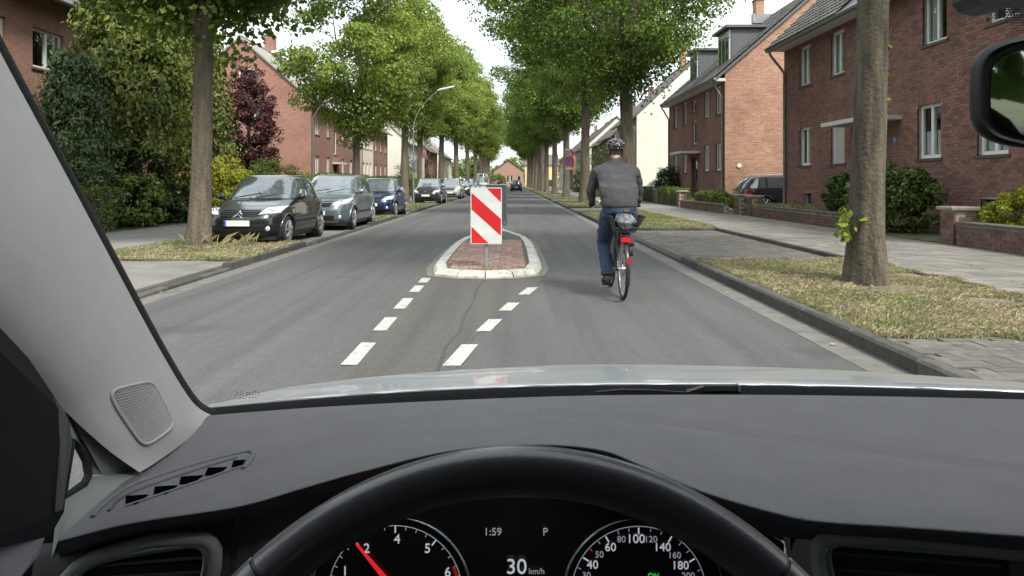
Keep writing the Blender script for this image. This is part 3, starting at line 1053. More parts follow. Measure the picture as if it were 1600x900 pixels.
def roof(parent, sx, c, y0, y1, depth, ze, pitch, over=0.5, gover=0.15, tiles=None, mat=None, tile_w=0.3, course=0.33):
    """two slopes with ridge along Y; local u goes from the street inwards."""
    mat = mat or TILE
    t = math.tan(R(pitch))
    th = 0.16
    half = depth / 2
    zr = ze + half * t
    for side in (0, 1):
        ue, ur = (-over, half) if side == 0 else (depth + over, half)
        zee = ze - over * t
        X = lambda u: sx * (c + u)
        poly = [(X(ue), y0 - gover, zee), (X(ur), y0 - gover, zr), (X(ur), y0 - gover, zr + th), (X(ue), y0 - gover, zee + th)]
        r = ob('roof', MB().prism(poly, (0, y1 - y0 + 2 * gover, 0)), mat if tiles is None else SLATE, parent)
        if tiles and side == 0:
            ya, yb = tiles
            mb = MB()
            L = math.hypot(half + over, (half + over) * t)
            nrow = int(L / course)
            du, dz = (half + over) / nrow, (half + over) * t / nrow
            k = Vector((-t, 1)).normalized()      # outward normal in (u, z)
            for i in range(nrow):
                y = ya - gover
                while y < yb + gover - 0.02:
                    yy = min(y + tile_w - 0.012, yb + gover)
                    ua, za = ue + du * i - 0.03, zee + dz * i - 0.03 * t
                    ub, zb = ue + du * (i + 1), zee + dz * (i + 1)
                    lo, hi = th + 0.045 + rnd.uniform(-.004, .004), th + 0.014
                    pa = (ua + k.x * lo, za + k.y * lo)
                    pb = (ub + k.x * hi, zb + k.y * hi)
                    pc = (ub + k.x * (th - 0.01), zb + k.y * (th - 0.01))
                    pd = (ua + k.x * (th - 0.005), za + k.y * (th - 0.005))
                    ym = (y + yy) / 2
                    bow = 0.022
                    v = []
                    for yv, bw in ((y, 0), (ym, bow), (yy, 0)):
                        v += [(X(pa[0] + k.x * bw), yv, pa[1] + k.y * bw), (X(pb[0] + k.x * bw), yv, pb[1] + k.y * bw), (X(pd[0]), yv, pd[1])]
                    mb.add(v, [(0, 1, 4, 3), (3, 4, 7, 6), (0, 3, 5, 2), (3, 6, 8, 5)])
                    y += tile_w
            ob('tiles', mb, TILE, r, local=True, kind='stuff')
    ob('ridge', MB().tube([(sx * (c + half), y0 - gover, zr + th + 0.01), (sx * (c + half), y1 + gover, zr + th + 0.01)], 0.11, 8), mat, parent, smooth=60)
    return zr


def shell(parent, sx, c, y0, y1, depth, zb, ze, pitch, front, gable, fholes, gholes=(), gend=True, t=0.32):
    Wf = Wall('x', sx * c, sx)
    zr = ze + depth / 2 * math.tan(R(pitch))
    mb = MB()
    Wf.cells(mb, y0, y1, zb, ze, fholes, 0.0, t)
    ob('front_wall', mb, front, parent)
    for yy, inw in ((y0, 1), (y1, -1)):
        Wg = Wall('y', yy, inw)
        mb = MB()
        xa, xb = sorted((sx * (c + t), sx * (c + depth)))
        Wg.cells(mb, xa, xb, zb, ze, gholes if inw == 1 else (), 0.0, t)
        tri = [(sx * (c + 0.02), yy, ze), (sx * (c + depth - 0.02), yy, ze), (sx * (c + depth / 2), yy, zr - 0.02)]
        mb.prism(tri, (0, inw * t, 0))
        if sx * c:  # close the corner strip so that gable brick shows full width
            Wg.box(mb, *sorted((sx * (c + 0.004), sx * (c + t))), -0.004, t, zb, ze - 0.002)
        ob('gable_wall', mb, gable if inw == 1 else front, parent)
    Wb = Wall('x', sx * (c + depth), -sx)
    ob('back_wall', Wb.box(MB(), y0 + t, y1 - t, 0, t, zb, ze), gable, parent)
    ob('inner_floor', MB().box(*sorted((sx * (c + t), sx * (c + depth - t))), y0 + t, y1 - t, zb + 2.6, zb + 2.8), DARKROOM, parent)
    ob('inner_wall', MB().box(*sorted((sx * (c + 2.2), sx * (c + 2.4))), y0 + t, y1 - t, zb, ze), DARKROOM, parent)
    return Wf


def gutter(parent, sx, c, y0, y1, ze, over, pitch, spouts, wallc=0.0):
    zg = ze - over * math.tan(R(pitch)) + 0.06
    xg = sx * (c - over - 0.07)
    g_ = ob('gutter', MB().tube([(xg, y0 - 0.15, zg), (xg, y1 + 0.15, zg)], 0.075, 10), ZINC, parent, smooth=60)
    for y in spouts:
        xw = sx * (c - 0.07)
        ob('downspout', MB().tube([(xg, y, zg), (xg, y, zg - 0.18), (xg + sx * 0.1, y, zg - 0.32), (xw - sx * 0.1, y, zg - 0.75), (xw, y, zg - 0.92), (xw, y, 2.0), (xw, y, 0.1)], 0.05, 10), ZINC, parent, smooth=60)
    return g_


def chimney(parent, x, y, z0, z1, mat, sx_=0.5, sy=0.7):
    c = ob('chimney', MB().box(x - sx_ / 2, x + sx_ / 2, y - sy / 2, y + sy / 2, z0, z1), mat, parent)
    ob('chimney_cap', MB().box(x - sx_ / 2 - .05, x + sx_ / 2 + .05, y - sy / 2 - .05, y + sy / 2 + .05, z1 + 0.003, z1 + 0.08), SILL, c, local=True)


def frontdoor(W, parent, u, z0, z1, w, canopy=1.6, cz=None, cd=1.0, mat=None):
    d_ = ob('door', W.box(MB(), u - w / 2, u + w / 2, 0.16, 0.22, z0, z1), mat or DOOR, parent)
    ob('door_light', W.box(MB(), u - 0.16, u + 0.16, 0.145, 0.1595, z0 + 0.9, z1 - 0.2), DARKGLASS, d_, local=True)
    ob('handle', W.box(MB(), u + w / 2 - 0.14, u + w / 2 - 0.10, 0.10, 0.1595, z0 + 0.95, z0 + 1.15), CHROME, d_, local=True)
    ob('step', W.box(MB(), u - w / 2 - 0.2, u + w / 2 + 0.2, -0.5, 0.155, z0 - 0.18, z0 - 0.003).box(0, 0.001, 0, 0.001, -5, -4.999) if False else W.box(MB(), u - w / 2 - 0.2, u + w / 2 + 0.2, -0.5, 0.155, z0 - 0.3, z0 - 0.003), SLAB, parent)
    if canopy:
        cz = cz or z1 + 0.15
        ob('canopy', W.box(MB(), u - canopy / 2, u + canopy / 2, -cd, -0.004, cz, cz + 0.12), FASCIA, parent)


ZS = [(1.93, 3.30), (4.80, 6.22)]
# ---- the near red-brick house on the right: bricks are geometry
cR, y0, y1, depth, ze, pit = 10.5, 11.0, 28.4, 9.5, 6.85, 43
h1 = thing('brick_house', 'large dark red brick house nearest on the right behind the big tree trunk', 'house', (cR, 19.7, 0))
win = [(26.4, 0, 1.0, {}), (23.75, 0, 1.0, {'shutter': True}), (18.55, 0, 1.05, {'curtain': 'half'}), (16.1, 0, 1.05, {'curtain': 'full'}), (13.3, 0, 1.05, {}),
       (26.4, 1, 1.0, {'curtain': 'side'}), (23.75, 1, 1.0, {'curtain': 'side'}), (18.3, 1, 1.05, {'curtain': 'side'}), (15.75, 1, 1.05, {}), (13.2, 1, 1.05, {})]
holes = [(u - w_ / 2, u + w_ / 2, ZS[k][0], ZS[k][1]) for u, k, w_, _ in win]
holes += [(20.75, 21.85, 0.72, 2.85), (25.85, 26.45, 0.55, 0.95), (15.9, 16.5, 0.55, 0.95), (20.8, 21.8, 3.9, 5.3)]
Wf = shell(h1, 1, cR + 0.012, y0, y1, depth, 0.0, ze, pit, MORTAR_R, FRONT_R2, holes)
for u, k, w_, kw in win:
    window(Wf, h1, u, ZS[k][0], ZS[k][1], w_, clear=True, **kw)
window(Wf, h1, 21.3, 3.9, 5.3, 1.0, panes=1)
for u in (26.15, 16.2):
    ob('cellar_window', Wf.box(MB(), u - 0.3, u + 0.3, 0.14, 0.2, 0.55, 0.95), DARKGLASS, h1)
frontdoor(Wf, h1, 21.3, 0.72, 2.85, 1.1, canopy=3.0, cz=3.02, cd=0.95)
# bricks: stretcher bond, soldier courses over the openings
bx, rest = [], []
BL, BH, J = 0.24, 0.071, 0.0115
soldiers = []
for (a, b, za, zb) in holes:
    if zb - za > 1.0:
        soldiers.append((a - 0.06, b + 0.06, zb, 0.02 + math.ceil((zb + 0.22 - 0.02) / 0.0825) * 0.0825 - 0.0115))
z, row = 0.02, 0
while z + BH < ze:
    y = y0 + (0.125 if row % 2 else 0.0)
    if row % 2:
        segs = [(y0, y0 + 0.113)]
    else:
        segs = []
    while y < y1 - 0.02:
        segs.append((y, min(y + BL, y1)))
        y += BL + J
    blocks = [h for h in holes if h[2] < z + BH and h[3] > z] + [s_ for s_ in soldiers if s_[2] < z + BH and s_[3] > z]
    for (a, b) in segs:
        parts = [(a, b)]
        for h in blocks:
            nxt = []
            for (p_, q_) in parts:
                if h[1] <= p_ or h[0] >= q_:
                    nxt.append((p_, q_))
                else:
                    if h[0] - p_ > 0.012:
                        nxt.append((p_, h[0]))
                    if q_ - h[1] > 0.012:
                        nxt.append((h[1], q_))
            parts = nxt
        for (p_, q_) in parts:
            dx = rnd.uniform(-0.0015, 0.0025)
            (bx if abs(q_ - p_ - BL) < 0.001 else rest).append((cR + 0.002 - dx, cR + 0.05, p_, q_, z, z + BH))
    z += BH + J
    row += 1
for (a, b, za, zb) in soldiers:
    u = a
    while u + BH <= b + 0.001:
        rest.append((cR + 0.001, cR + 0.05, u, u + BH, za + 0.006, zb))
        u += BH + J


def seen(b):      # larger first: bricks between the trunk and the right edge of the view
    yy, zz = b[2], b[4]
    px_ = PX + F * cR / yy
    ok = (1385 < px_ < 1525 and zz > 1.2) or (1380 < px_ < 1540 and zz > 3.2)
    return yy if ok else yy + 100


bx.sort(key=seen)
pieces('brick', h1, bx[:300], FRONT_R, 300)
mb = MB()
for b in bx[300:] + rest:
    mb.box(*b)
ob('brickwork', mb, FRONT_R, h1, kind='stuff')
roof(h1, 1, cR, y0, y1, depth, ze, pit, over=0.55, tiles=(22.5, y1))
gutter(h1, 1, cR, y0, y1, ze, 0.55, pit, [28.2])
ob('soffit', MB().box(cR - 0.52, cR - 0.01, y0, y1, ze - 0.50, ze - 0.46), FASCIA, h1)
pl = ob('number_plaque', MB().box(cR - 0.02, cR - 0.003, 20.05, 20.27, 2.36, 2.58), PLAQUE, h1)
me = text_mesh('9', 0.19, 0.0006)
o = link('numeral', me, SIGN_WHITE, pl, local=True)
o.matrix_local = Matrix.Translation((cR - 0.0215, 20.16, 2.47)) @ Matrix.Rotation(R(-90), 4, 'Z') @ Matrix.Rotation(R(90), 4, 'X')

# ---- second house on the right: dark front, orange gable, dormers
cR, y0, y1, depth, ze, pit = 10.5, 36.3, 49.2, 9.6, 6.75, 41
h2 = thing('brick_house', 'brick house with bright orange gable, grey roof and two dormers right of the white house', 'house', (cR, 42.7, 0))
win = [(47.4, 1, .9), (44.8, 1, .9), (39.8, 1, 1.0), (37.5, 1, 1.0), (47.4, 0, .9), (44.8, 0, .9), (39.8, 0, 1.0), (37.5, 0, 1.0)]
holes = [(u - w_ / 2, u + w_ / 2, *ZS[k]) for u, k, w_ in win] + [(41.9, 42.9, 5.35, 6.05), (41.9, 42.9, 3.5, 4.9), (41.7, 43.1, 0.5, 2.75)]
Wf = shell(h2, 1, cR, y0, y1, depth, 0.0, ze, pit, FRONT_R2, GABLE_R2, holes)
for u, k, w_ in win:
    window(Wf, h2, u, *ZS[k], w_)
window(Wf, h2, 42.4, 5.35, 6.05, 1.0, panes=1)
window(Wf, h2, 42.4, 3.5, 4.9, 1.0, panes=1)
frontdoor(Wf, h2, 42.4, 0.5, 2.75, 1.4, canopy=2.9, cz=2.95, cd=1.1)
zr = roof(h2, 1, cR, y0, y1, depth, ze, pit, over=0.45, tiles=(y0, y1), tile_w=0.3)
gutter(h2, 1, cR, y0, y1, ze, 0.45, pit, [36.55, 49.0])
ob('fascia', MB().box(cR - 0.46, cR - 0.004, y0 - 0.1, y1 + 0.1, ze - 0.44, ze - 0.30), FASCIA, h2)
ob('vent_cap', MB().tube([(11.2, y0 - 0.06, 2.15), (11.2, y0 + 0.02, 2.15)], 0.10, 14), WHITE, h2, smooth=60)
tp = math.tan(R(pit))
for (ya, yb) in ((38.0, 40.3), (44.6, 46.6)):
    xa, zt = cR + 0.75, ze + 2.55
    xb = cR + (zt - ze) / tp + 0.2
    z0_ = ze + 0.75 * tp - 0.1
    dm = MB().box(xa + 0.08, xb, ya, yb, z0_, zt)
    d_ = ob('dormer', dm, SLATE, h2)
    ob('dormer_roof', MB().box(xa - 0.25, xb + 0.1, ya - 0.2, yb + 0.2, zt + 0.003, zt + 0.14), SLATE, d_, local=True)
    wz0, wz1 = z0_ + 0.35, zt - 0.12
    ob('dormer_frame', MB().box(xa, xa + 0.078, ya + 0.1, yb - 0.1, wz0 - 0.08, wz1 + 0.06), WHITE, d_, local=True)
    for k in range(3):
        w3 = (yb - ya - 0.36) / 3
        ob('pane', MB().box(xa - 0.014, xa - 0.002, ya + 0.18 + k * w3 + 0.05, ya + 0.18 + (k + 1) * w3 - 0.05, wz0, wz1), DARKGLASS, d_, local=True)
chimney(h2, 14.9, 44.5, zr - 0.8, zr + 1.35, GABLE_R2)
ob('flashing', MB().box(14.2, 15.6, 43.4, 43.7, zr - 0.2, zr + 0.35), ZINC, h2)

# ---- white house
cR, y0, y1, depth, ze, pit = 10.5, 62.0, 73.5, 10.0, 7.0, 43
h3 = thing('white_house', 'tall house with a blank white gable between the cyclist and the orange gable house', 'house', (cR, 67.0, 0))
win = [(64.3, 0, 1.6), (67.5, 0, 1.6), (71, 0, 1.6), (64.3, 1, 1.6), (67.5, 1, 1.6), (71, 1, 1.6)]
holes = [(u - w_ / 2, u + w_ / 2, *ZS[k]) for u, k, w_ in win]
Wf = shell(h3, 1, cR, y0, y1, depth, 0.0, ze, pit, RENDER_G, RENDER_W, holes)
for u, k, w_ in win:
    window(Wf, h3, u, *ZS[k], w_)
zr = roof(h3, 1, cR, y0, y1, depth, ze, pit, over=0.5, gover=0.1)
gutter(h3, 1, cR, y0, y1, ze, 0.5, pit, [62.2])
chimney(h3, 15.3, 66.0, zr - 0.7, zr + 1.4, GABLE_R2)

# ---- farther houses on the right, each built once
ROW = [
    ('brick_house', 'pinkish red house front seen between the cyclist and the fourth tree trunk', 10.5, 75.5, 86, 6.3, FRONT_L2, GABLE_L2),
    ('brick_house', 'dark brick house with white windows behind the no stopping sign', 10.8, 88.5, 100, 6.2, FRONT_R2, FRONT_R2),
    ('white_house', 'white rendered house far down the right side behind the tree trunks', 10.4, 106, 120, 6.4, RENDER_W, RENDER_W),
    ('brick_house', 'far red house on the right just before the street ends', 10.6, 128, 142, 6.2, FRONT_L2, GABLE_L2),
    ('white_house', 'last white house on the right near the end of the street', 10.6, 150, 165, 6.2, RENDER_W, RENDER_W),
]
for nm, lab, c, ya, yb, ze, fm, gm in ROW:
    h = thing(nm, lab, 'house', (c, (ya + yb) / 2, 0))
    us = [ya + 1.8, (ya + yb) / 2 - 0.9, (ya + yb) / 2 + 1.6, yb - 1.8]
    holes = [(u - .6, u + .6, zz - 0.15, zz + 1.25) for u in us for zz in (2.0, 4.65)]
    Wf = shell(h, 1, c, ya, yb, 9.5, 0.0, ze, 42, fm, gm, holes)
    for u in us:
        for zz in (2.0, 4.65):
            window(Wf, h, u, zz - 0.15, zz + 1.25, 1.2)
    zr = roof(h, 1, c, ya, yb, 9.5, ze, 42, over=0.45)
    gutter(h, 1, c, ya, yb, ze, 0.45, 42, [ya + 0.2])
    chimney(h, c + 4.75, (ya + yb) / 2, zr - 0.6, zr + 1.1, gm)

# ---- left: light brick house behind the conifers
cL, y0, y1, depth, ze, pit = 14.2, 12.0, 31.0, 9.5, 7.2, 42
h4 = thing('brick_house', 'light red brick house at the left edge behind the tall dark conifer', 'house', (-cL, 21, 0))
win = [(22.55, 4.75, 5.95, 1.5), (20.1, 4.75, 5.95, 1.1), (22.55, 1.95, 3.3, 1.5), (27.5, 4.75, 5.95, 1.1), (27.5, 1.95, 3.3, 1.1), (17.0, 4.75, 5.95, 1.1)]
holes = [(u - w_ / 2, u + w_ / 2, a, b) for u, a, b, w_ in win]
Wf = shell(h4, -1, cL, y0, y1, depth, 0.0, ze, pit, FRONT_L1, FRONT_L1, holes)
for u, a, b, w_ in win:
    window(Wf, h4, u, a, b, w_, curtain='side', clear=True)
roof(h4, -1, cL, y0, y1, depth, ze, pit, over=0.5)
gutter(h4, -1, cL, y0, y1, ze, 0.5, pit, [30.8])

# ---- left: the big gable house
cL, y0, y1, depth, ze, pit = 14.2, 52.0, 69.0, 10.0, 7.15, 41
h5 = thing('brick_house', 'red brick house with a large gable beside the purple leaved tree', 'house', (-cL, 60, 0))
win = [(53.7, 0, 1.1), (56.9, 0, 0.9), (61.9, 0, .9), (65, 0, 1.1), (67.4, 0, 0.9), (53.7, 1, 1.1), (56.9, 1, .9), (61.9, 1, .9), (65, 1, 1.1), (67.4, 1, .9)]
holes = [(u - w_ / 2, u + w_ / 2, *ZS[k]) for u, k, w_ in win] + [(58.65, 59.75, 3.55, 5.65), (58.65, 59.75, 0.6, 2.8)]
gw = [(-17.6, 5.05, 6.5, 1.3), (-17.75, 1.95, 3.4, 1.5), (-21.3, 5.05, 6.5, 1.2), (-21.3, 1.95, 3.4, 1.2)]
gh = [(u - w_ / 2, u + w_ / 2, a, b) for u, a, b, w_ in gw]
Wf = shell(h5, -1, cL, y0, y1, depth, 0.0, ze, pit, FRONT_L2, GABLE_L2, holes, gh)
for u, k, w_ in win:
    window(Wf, h5, u, *ZS[k], w_)
window(Wf, h5, 59.2, 3.55, 5.65, 1.0, panes=1)
frontdoor(Wf, h5, 59.2, 0.6, 2.7, 1.1, canopy=2.0, cz=2.78, cd=0.7)
Wg = Wall('y', y0, 1)
for u, a, b, w_ in gw:
    window(Wg, h5, u, a, b, w_, panes=1)
window(Wg, h5, -18.7, 8.15, 9.35, 1.1, recess=-0.06, panes=1, sill=False)
zr = roof(h5, -1, cL, y0, y1, depth, ze, pit, over=0.45, mat=PALE_ROOF)
gutter(h5, -1, cL, y0, y1, ze, 0.45, pit, [52.25])
chimney(h5, -19.2, 58.5, zr - 0.8, zr + 1.4, GABLE_L2, 0.7, 0.9)
ob('roof_ladder', MB().box(-18.9, -18.5, 57.8, 59.4, zr + 0.0, zr + 0.18), WHITE, h5)

ROWL = [
    ('cream_house', 'narrow cream rendered house front beyond the big gable house on the left', 14.2, 69.2, 75.3, 7.0, RENDER_C, RENDER_C),
    ('brick_house', 'red brick house front beyond the cream house on the left', 14.2, 75.5, 84, 7.0, FRONT_L2, GABLE_L2),
    ('white_house', 'white house glimpsed between the left tree trunks', 13.0, 92, 104, 6.4, RENDER_W, RENDER_W),
    ('brick_house', 'distant brick house glimpsed between the left tree trunks', 13.0, 112, 128, 6.4, FRONT_L2, GABLE_L2),
    ('white_house', 'farthest white house on the left side of the street', 13.0, 140, 158, 6.4, RENDER_W, RENDER_C),
]
for nm, lab, c, ya, yb, ze, fm, gm in ROWL:
    h = thing(nm, lab, 'house', (-c, (ya + yb) / 2, 0))
    us = [ya + 1.4, (ya + yb) / 2, yb - 1.4] if yb - ya < 9 else [ya + 1.8, (ya + yb) / 2 - 1.2, (ya + yb) / 2 + 1.6, yb - 1.8]
    holes = [(u - .5, u + .5, zz - 0.15, zz + 1.25) for u in us for zz in (2.0, 4.75)]
    Wf = shell(h, -1, c, ya, yb, 9.8, 0.0, ze, 41, fm, gm, holes)
    for u in us:
        for zz in (2.0, 4.75):
            window(Wf, h, u, zz - 0.15, zz + 1.25, 1.0)
    roof(h, -1, c, ya, yb, 9.8, ze, 41, over=0.45, mat=PALE_ROOF if 'brick' not in nm else None)
    gutter(h, -1, c, ya, yb, ze, 0.45, 41, [ya + 0.2])

# ---- houses that close the street
h = thing('brick_house', 'pink brick gable house that closes the far end of the street', 'house', (1.0, 226, 0))
Wg = Wall('y', 218, 1)
holes = [(-1.6, -0.9, 1.3, 3.4), (-0.5, 0.2, 1.3, 3.4), (1.5, 2.6, 1.9, 3.2), (-4.6, -3.4, 1.9, 3.2)]
mb = MB()
Wg.cells(mb, -5.4, 3.4, 0, 4.9, holes, 0, 0.3)
mb.prism([(-5.4, 218, 4.9), (3.4, 218, 4.9), (-1.0, 218, 8.0)], (0, 0.3, 0))
mb.box(-5.4, 3.4, 218.3, 230, 0, 4.9)
ob('wall', mb, M('far pink brick', (0.30, 0.185, 0.15), 0.9, var=0.08), h)
for (a, b, c_, d_) in holes:
    window(Wg, h, (a + b) / 2, c_, d_, b - a, panes=1, sill=False)
for s_ in (-1, 1):
    e = -5.9 if s_ < 0 else 3.9
    ob('roof', MB().prism([(e, 217.6, 4.56), (-1.0, 217.6, 8.02), (-1.0, 217.6, 8.25), (e, 217.6, 4.79)], (0, 13, 0)), TILE, h)
h = thing('yellow_house', 'yellow rendered house right of the pink gable at the street end', 'house', (12, 230, 0))
Wg = Wall('y', 224, 1)
holes = [(4.8, 5.8, 2.0, 3.4), (7.4, 8.4, 2.0, 3.4), (4.8, 5.8, 4.7, 6.0), (7.4, 8.4, 4.7, 6.0)]
mb = MB()
Wg.cells(mb, 3.9, 14, 0, 6.6, holes, 0, 0.3)
mb.box(3.9, 14, 224.3, 234, 0, 6.6)
ob('wall', mb, RENDER_Y, h)
for (a, b, c_, d_) in holes:
    window(Wg, h, (a + b) / 2, c_, d_, b - a, panes=1, sill=False)
ob('roof', MB().prism([(3.6, 223.5, 6.61), (3.6, 229.2, 10.0), (3.6, 234.6, 6.61)], (10.8, 0, 0)), TILE, h)

# ------------------------------------------------------------------ garden walls and pillars on the right
GW = M_pieces('garden wall brick', [(0.0, (0.12, 0.072, 0.058)), (0.5, (0.165, 0.092, 0.07)), (1.0, (0.20, 0.125, 0.10))], 0.92, nscale=6, nvar=0.3, stain=((0.09, 0.085, 0.07), 2.2, 0.7))
COPING = M('dark mossy coping', (0.10, 0.088, 0.075), 0.95, var=0.3, scale=5, coord='World', bstr=0.5, bscale=40)


def brick_block(parent, x0, x1, y0, y1, z0, z1, indiv=0):
    "core of mortar with bricks on the two long faces and ends"
    ob('core', MB().box(x0 + 0.012, x1 - 0.012, y0 + 0.012, y1 - 0.012, z0, z1), MORTAR_R, parent)
    bx = []
    z, row = z0 + 0.003, 0
    while z + BH <= z1 + 0.004:
        for (face, a0, a1) in (('x', y0, y1), ('y', x0, x1)):
            u = a0 - (0.125 if row % 2 else 0.0)
            while u < a1 - 0.01:
                p_, q_ = max(u, a0), min(u + BL, a1)
                if q_ - p_ > 0.03:
                    if face == 'x':
                        bx.append((x0, x0 + 0.05, p_, q_, z, z + BH))
                    else:
                        if q_ <= x1 and p_ >= x0 + 0.052:
                            bx.append((p_, q_, y0, y0 + 0.05, z, z + BH))
                u += BL + J
        z += BH + J
        row += 1
    pieces('brick', parent, bx, GW, indiv, 'brickwork', key=lambda b: b[2])


def garden_wall(label, x, ya, yb, za, zb, indiv):
    wl = thing('garden_wall', label, 'garden wall', (x, (ya + yb) / 2, 0))
    brick_block(wl, x, x + 0.24, ya, yb, za, zb, indiv)
    y = ya
    while y < yb - 0.05:
        ob('coping', MB().cham(x - 0.03, x + 0.27, y + 0.004, min(y + 0.996, yb), zb + 0.004, zb + 0.055, 0.012), COPING, wl)
        y += 1.0


def pillar(label, x, y, z0, z1, w_=0.40, indiv=20):
    p_ = thing('gate_pillar', label, 'gate pillar', (x, y, 0), group='brick gate pillars along the right footpath')
    brick_block(p_, x - w_ / 2, x + w_ / 2, y - w_ / 2, y + w_ / 2, z0, z1, indiv)
    ob('cap', MB().cham(x - w_ / 2 - 0.05, x + w_ / 2 + 0.05, y - w_ / 2 - 0.05, y + w_ / 2 + 0.05, z1 + 0.008, z1 + 0.075, 0.02), M('pillar cap stone', (0.26, 0.235, 0.205), 0.9, var=0.25, scale=6, bstr=0.4), p_)


garden_wall('low brick garden wall at the right edge in front of the yellow green bush', 8.47, 9.5, 14.05, 0.0, 0.52, 100)
pillar('single brick gate pillar at the end of the wall by the yellow green bush', 8.66, 14.3, 0.0, 0.78, 0.44, 40)
garden_wall('long low brick garden wall in front of the near brick house and rhododendron', 8.60, 18.9, 26.4, 0.0, 0.46, 80)
pillar('brick gate pillar half hidden behind the big right tree trunk', 8.74, 18.6, 0.0, 0.86, 0.42, 20)
pillar('right hand one of the two brick pillars beside the dark estate car', 8.80, 26.7, 0.0, 0.78, 0.42, 20)
pillar('left hand one of the two brick pillars beside the dark estate car', 8.72, 27.9, 0.0, 0.80, 0.48, 20)
garden_wall('low brick garden wall with tall grass behind it left of the estate car', 8.10, 28.3, 35.5, 0.0, 0.42, 40)
pillar('brick pillar between the two clipped hedges in front of the orange gable house', 8.3, 36.0, 0.0, 0.85, 0.42, 10)
pillar('slim brick post left of the small clipped hedge', 8.4, 42.5, 0.0, 0.9, 0.42, 10)
# ------------------------------------------------------------------ vegetation
LIME_L = M_leaf('bright lime leaf', [(0.0, (0.105, 0.175, 0.045)), (0.4, (0.17, 0.255, 0.07)), (0.8, (0.25, 0.33, 0.10)), (1.0, (0.33, 0.38, 0.14))], 1.3, 0.48)
LIME_R = M_leaf('lime leaf', [(0.0, (0.065, 0.13, 0.036)), (0.45, (0.105, 0.185, 0.052)), (0.85, (0.16, 0.235, 0.065)), (1.0, (0.27, 0.31, 0.095))], 1.35, 0.48)
CONIFER = M_leaf('dark conifer needles', [(0.0, (0.05, 0.082, 0.022)), (0.5, (0.095, 0.135, 0.032)), (1.0, (0.19, 0.215, 0.05))], 1.3, 0.15, 0.6)
PURPLE = M_leaf('purple leaf', [(0.0, (0.045, 0.018, 0.024)), (0.6, (0.08, 0.03, 0.038)), (1.0, (0.12, 0.05, 0.055))], 1.2, 0.25)
YELLOW = M_leaf('yellow green leaf', [(0.0, (0.16, 0.20, 0.02)), (0.5, (0.25, 0.29, 0.03)), (1.0, (0.36, 0.38, 0.06))], 1.15, 0.3)
BUSH_D = M_leaf('dark glossy leaf', [(0.0, (0.025, 0.055, 0.018)), (0.5, (0.045, 0.085, 0.026)), (1.0, (0.08, 0.13, 0.035))], 1.2, 0.15, 0.4)
BUSH_M = M_leaf('mid green leaf', [(0.0, (0.06, 0.105, 0.027)), (0.5, (0.105, 0.165, 0.038)), (1.0, (0.18, 0.24, 0.06))], 1.2, 0.25, 0.5)
BUSH_F = M_leaf('fresh green leaf', [(0.0, (0.08, 0.13, 0.022)), (0.5, (0.13, 0.19, 0.03)), (1.0, (0.20, 0.26, 0.05))], 1.2, 0.25, 0.5)
THUJA = M_leaf('blue green spray', [(0.0, (0.05, 0.088, 0.045)), (0.5, (0.08, 0.13, 0.065)), (1.0, (0.13, 0.18, 0.085))], 1.2, 0.15, 0.6)


def leaf_quads(C, size, g, aspect=0.62, up=0.5, fold=0.18, droop=0.0, out=None):
    n = len(C)
    nr = g.normal(size=(n, 3))
    nr[:, 2] = np.abs(nr[:, 2]) * 0.6 + up
    if out is not None:
        nr = nr * 0.75 + out
    nr /= np.linalg.norm(nr, axis=1)[:, None] + 1e-9
    t = g.normal(size=(n, 3))
    if out is not None:
        t = t * 0.8 + out * 0.6
    t[:, 2] -= droop
    t -= nr * (t * nr).sum(1)[:, None]
    t /= np.linalg.norm(t, axis=1)[:, None] + 1e-9
    b = np.cross(nr, t)
    s = size[:, None]
    h = nr * s * fold
    return np.stack([C - t * s * 0.5, C - t * s * 0.05 + b * s * aspect * 0.5 + h, C + t * s * 0.5, C - t * s * 0.05 - b * s * aspect * 0.5 + h], 1)


def clumps(centres, rads, per, g, flat=0.55, shell=0.5):
    "leaf positions on the outside and top of clumps; also each leaf's outward direction"
    k = len(centres)
    v = g.normal(size=(k, per, 3))
    v[:, :, 2] = v[:, :, 2] * 0.9 + 0.25
    v /= np.linalg.norm(v, axis=2)[:, :, None]
    r = shell + (1 - shell) * g.uniform(0, 1, (k, per)) ** 0.6
    o = v * r[:, :, None] * rads[:, None, None]
    o[:, :, 2] *= flat
    return (centres[:, None, :] + o).reshape(-1, 3), v.reshape(-1, 3)


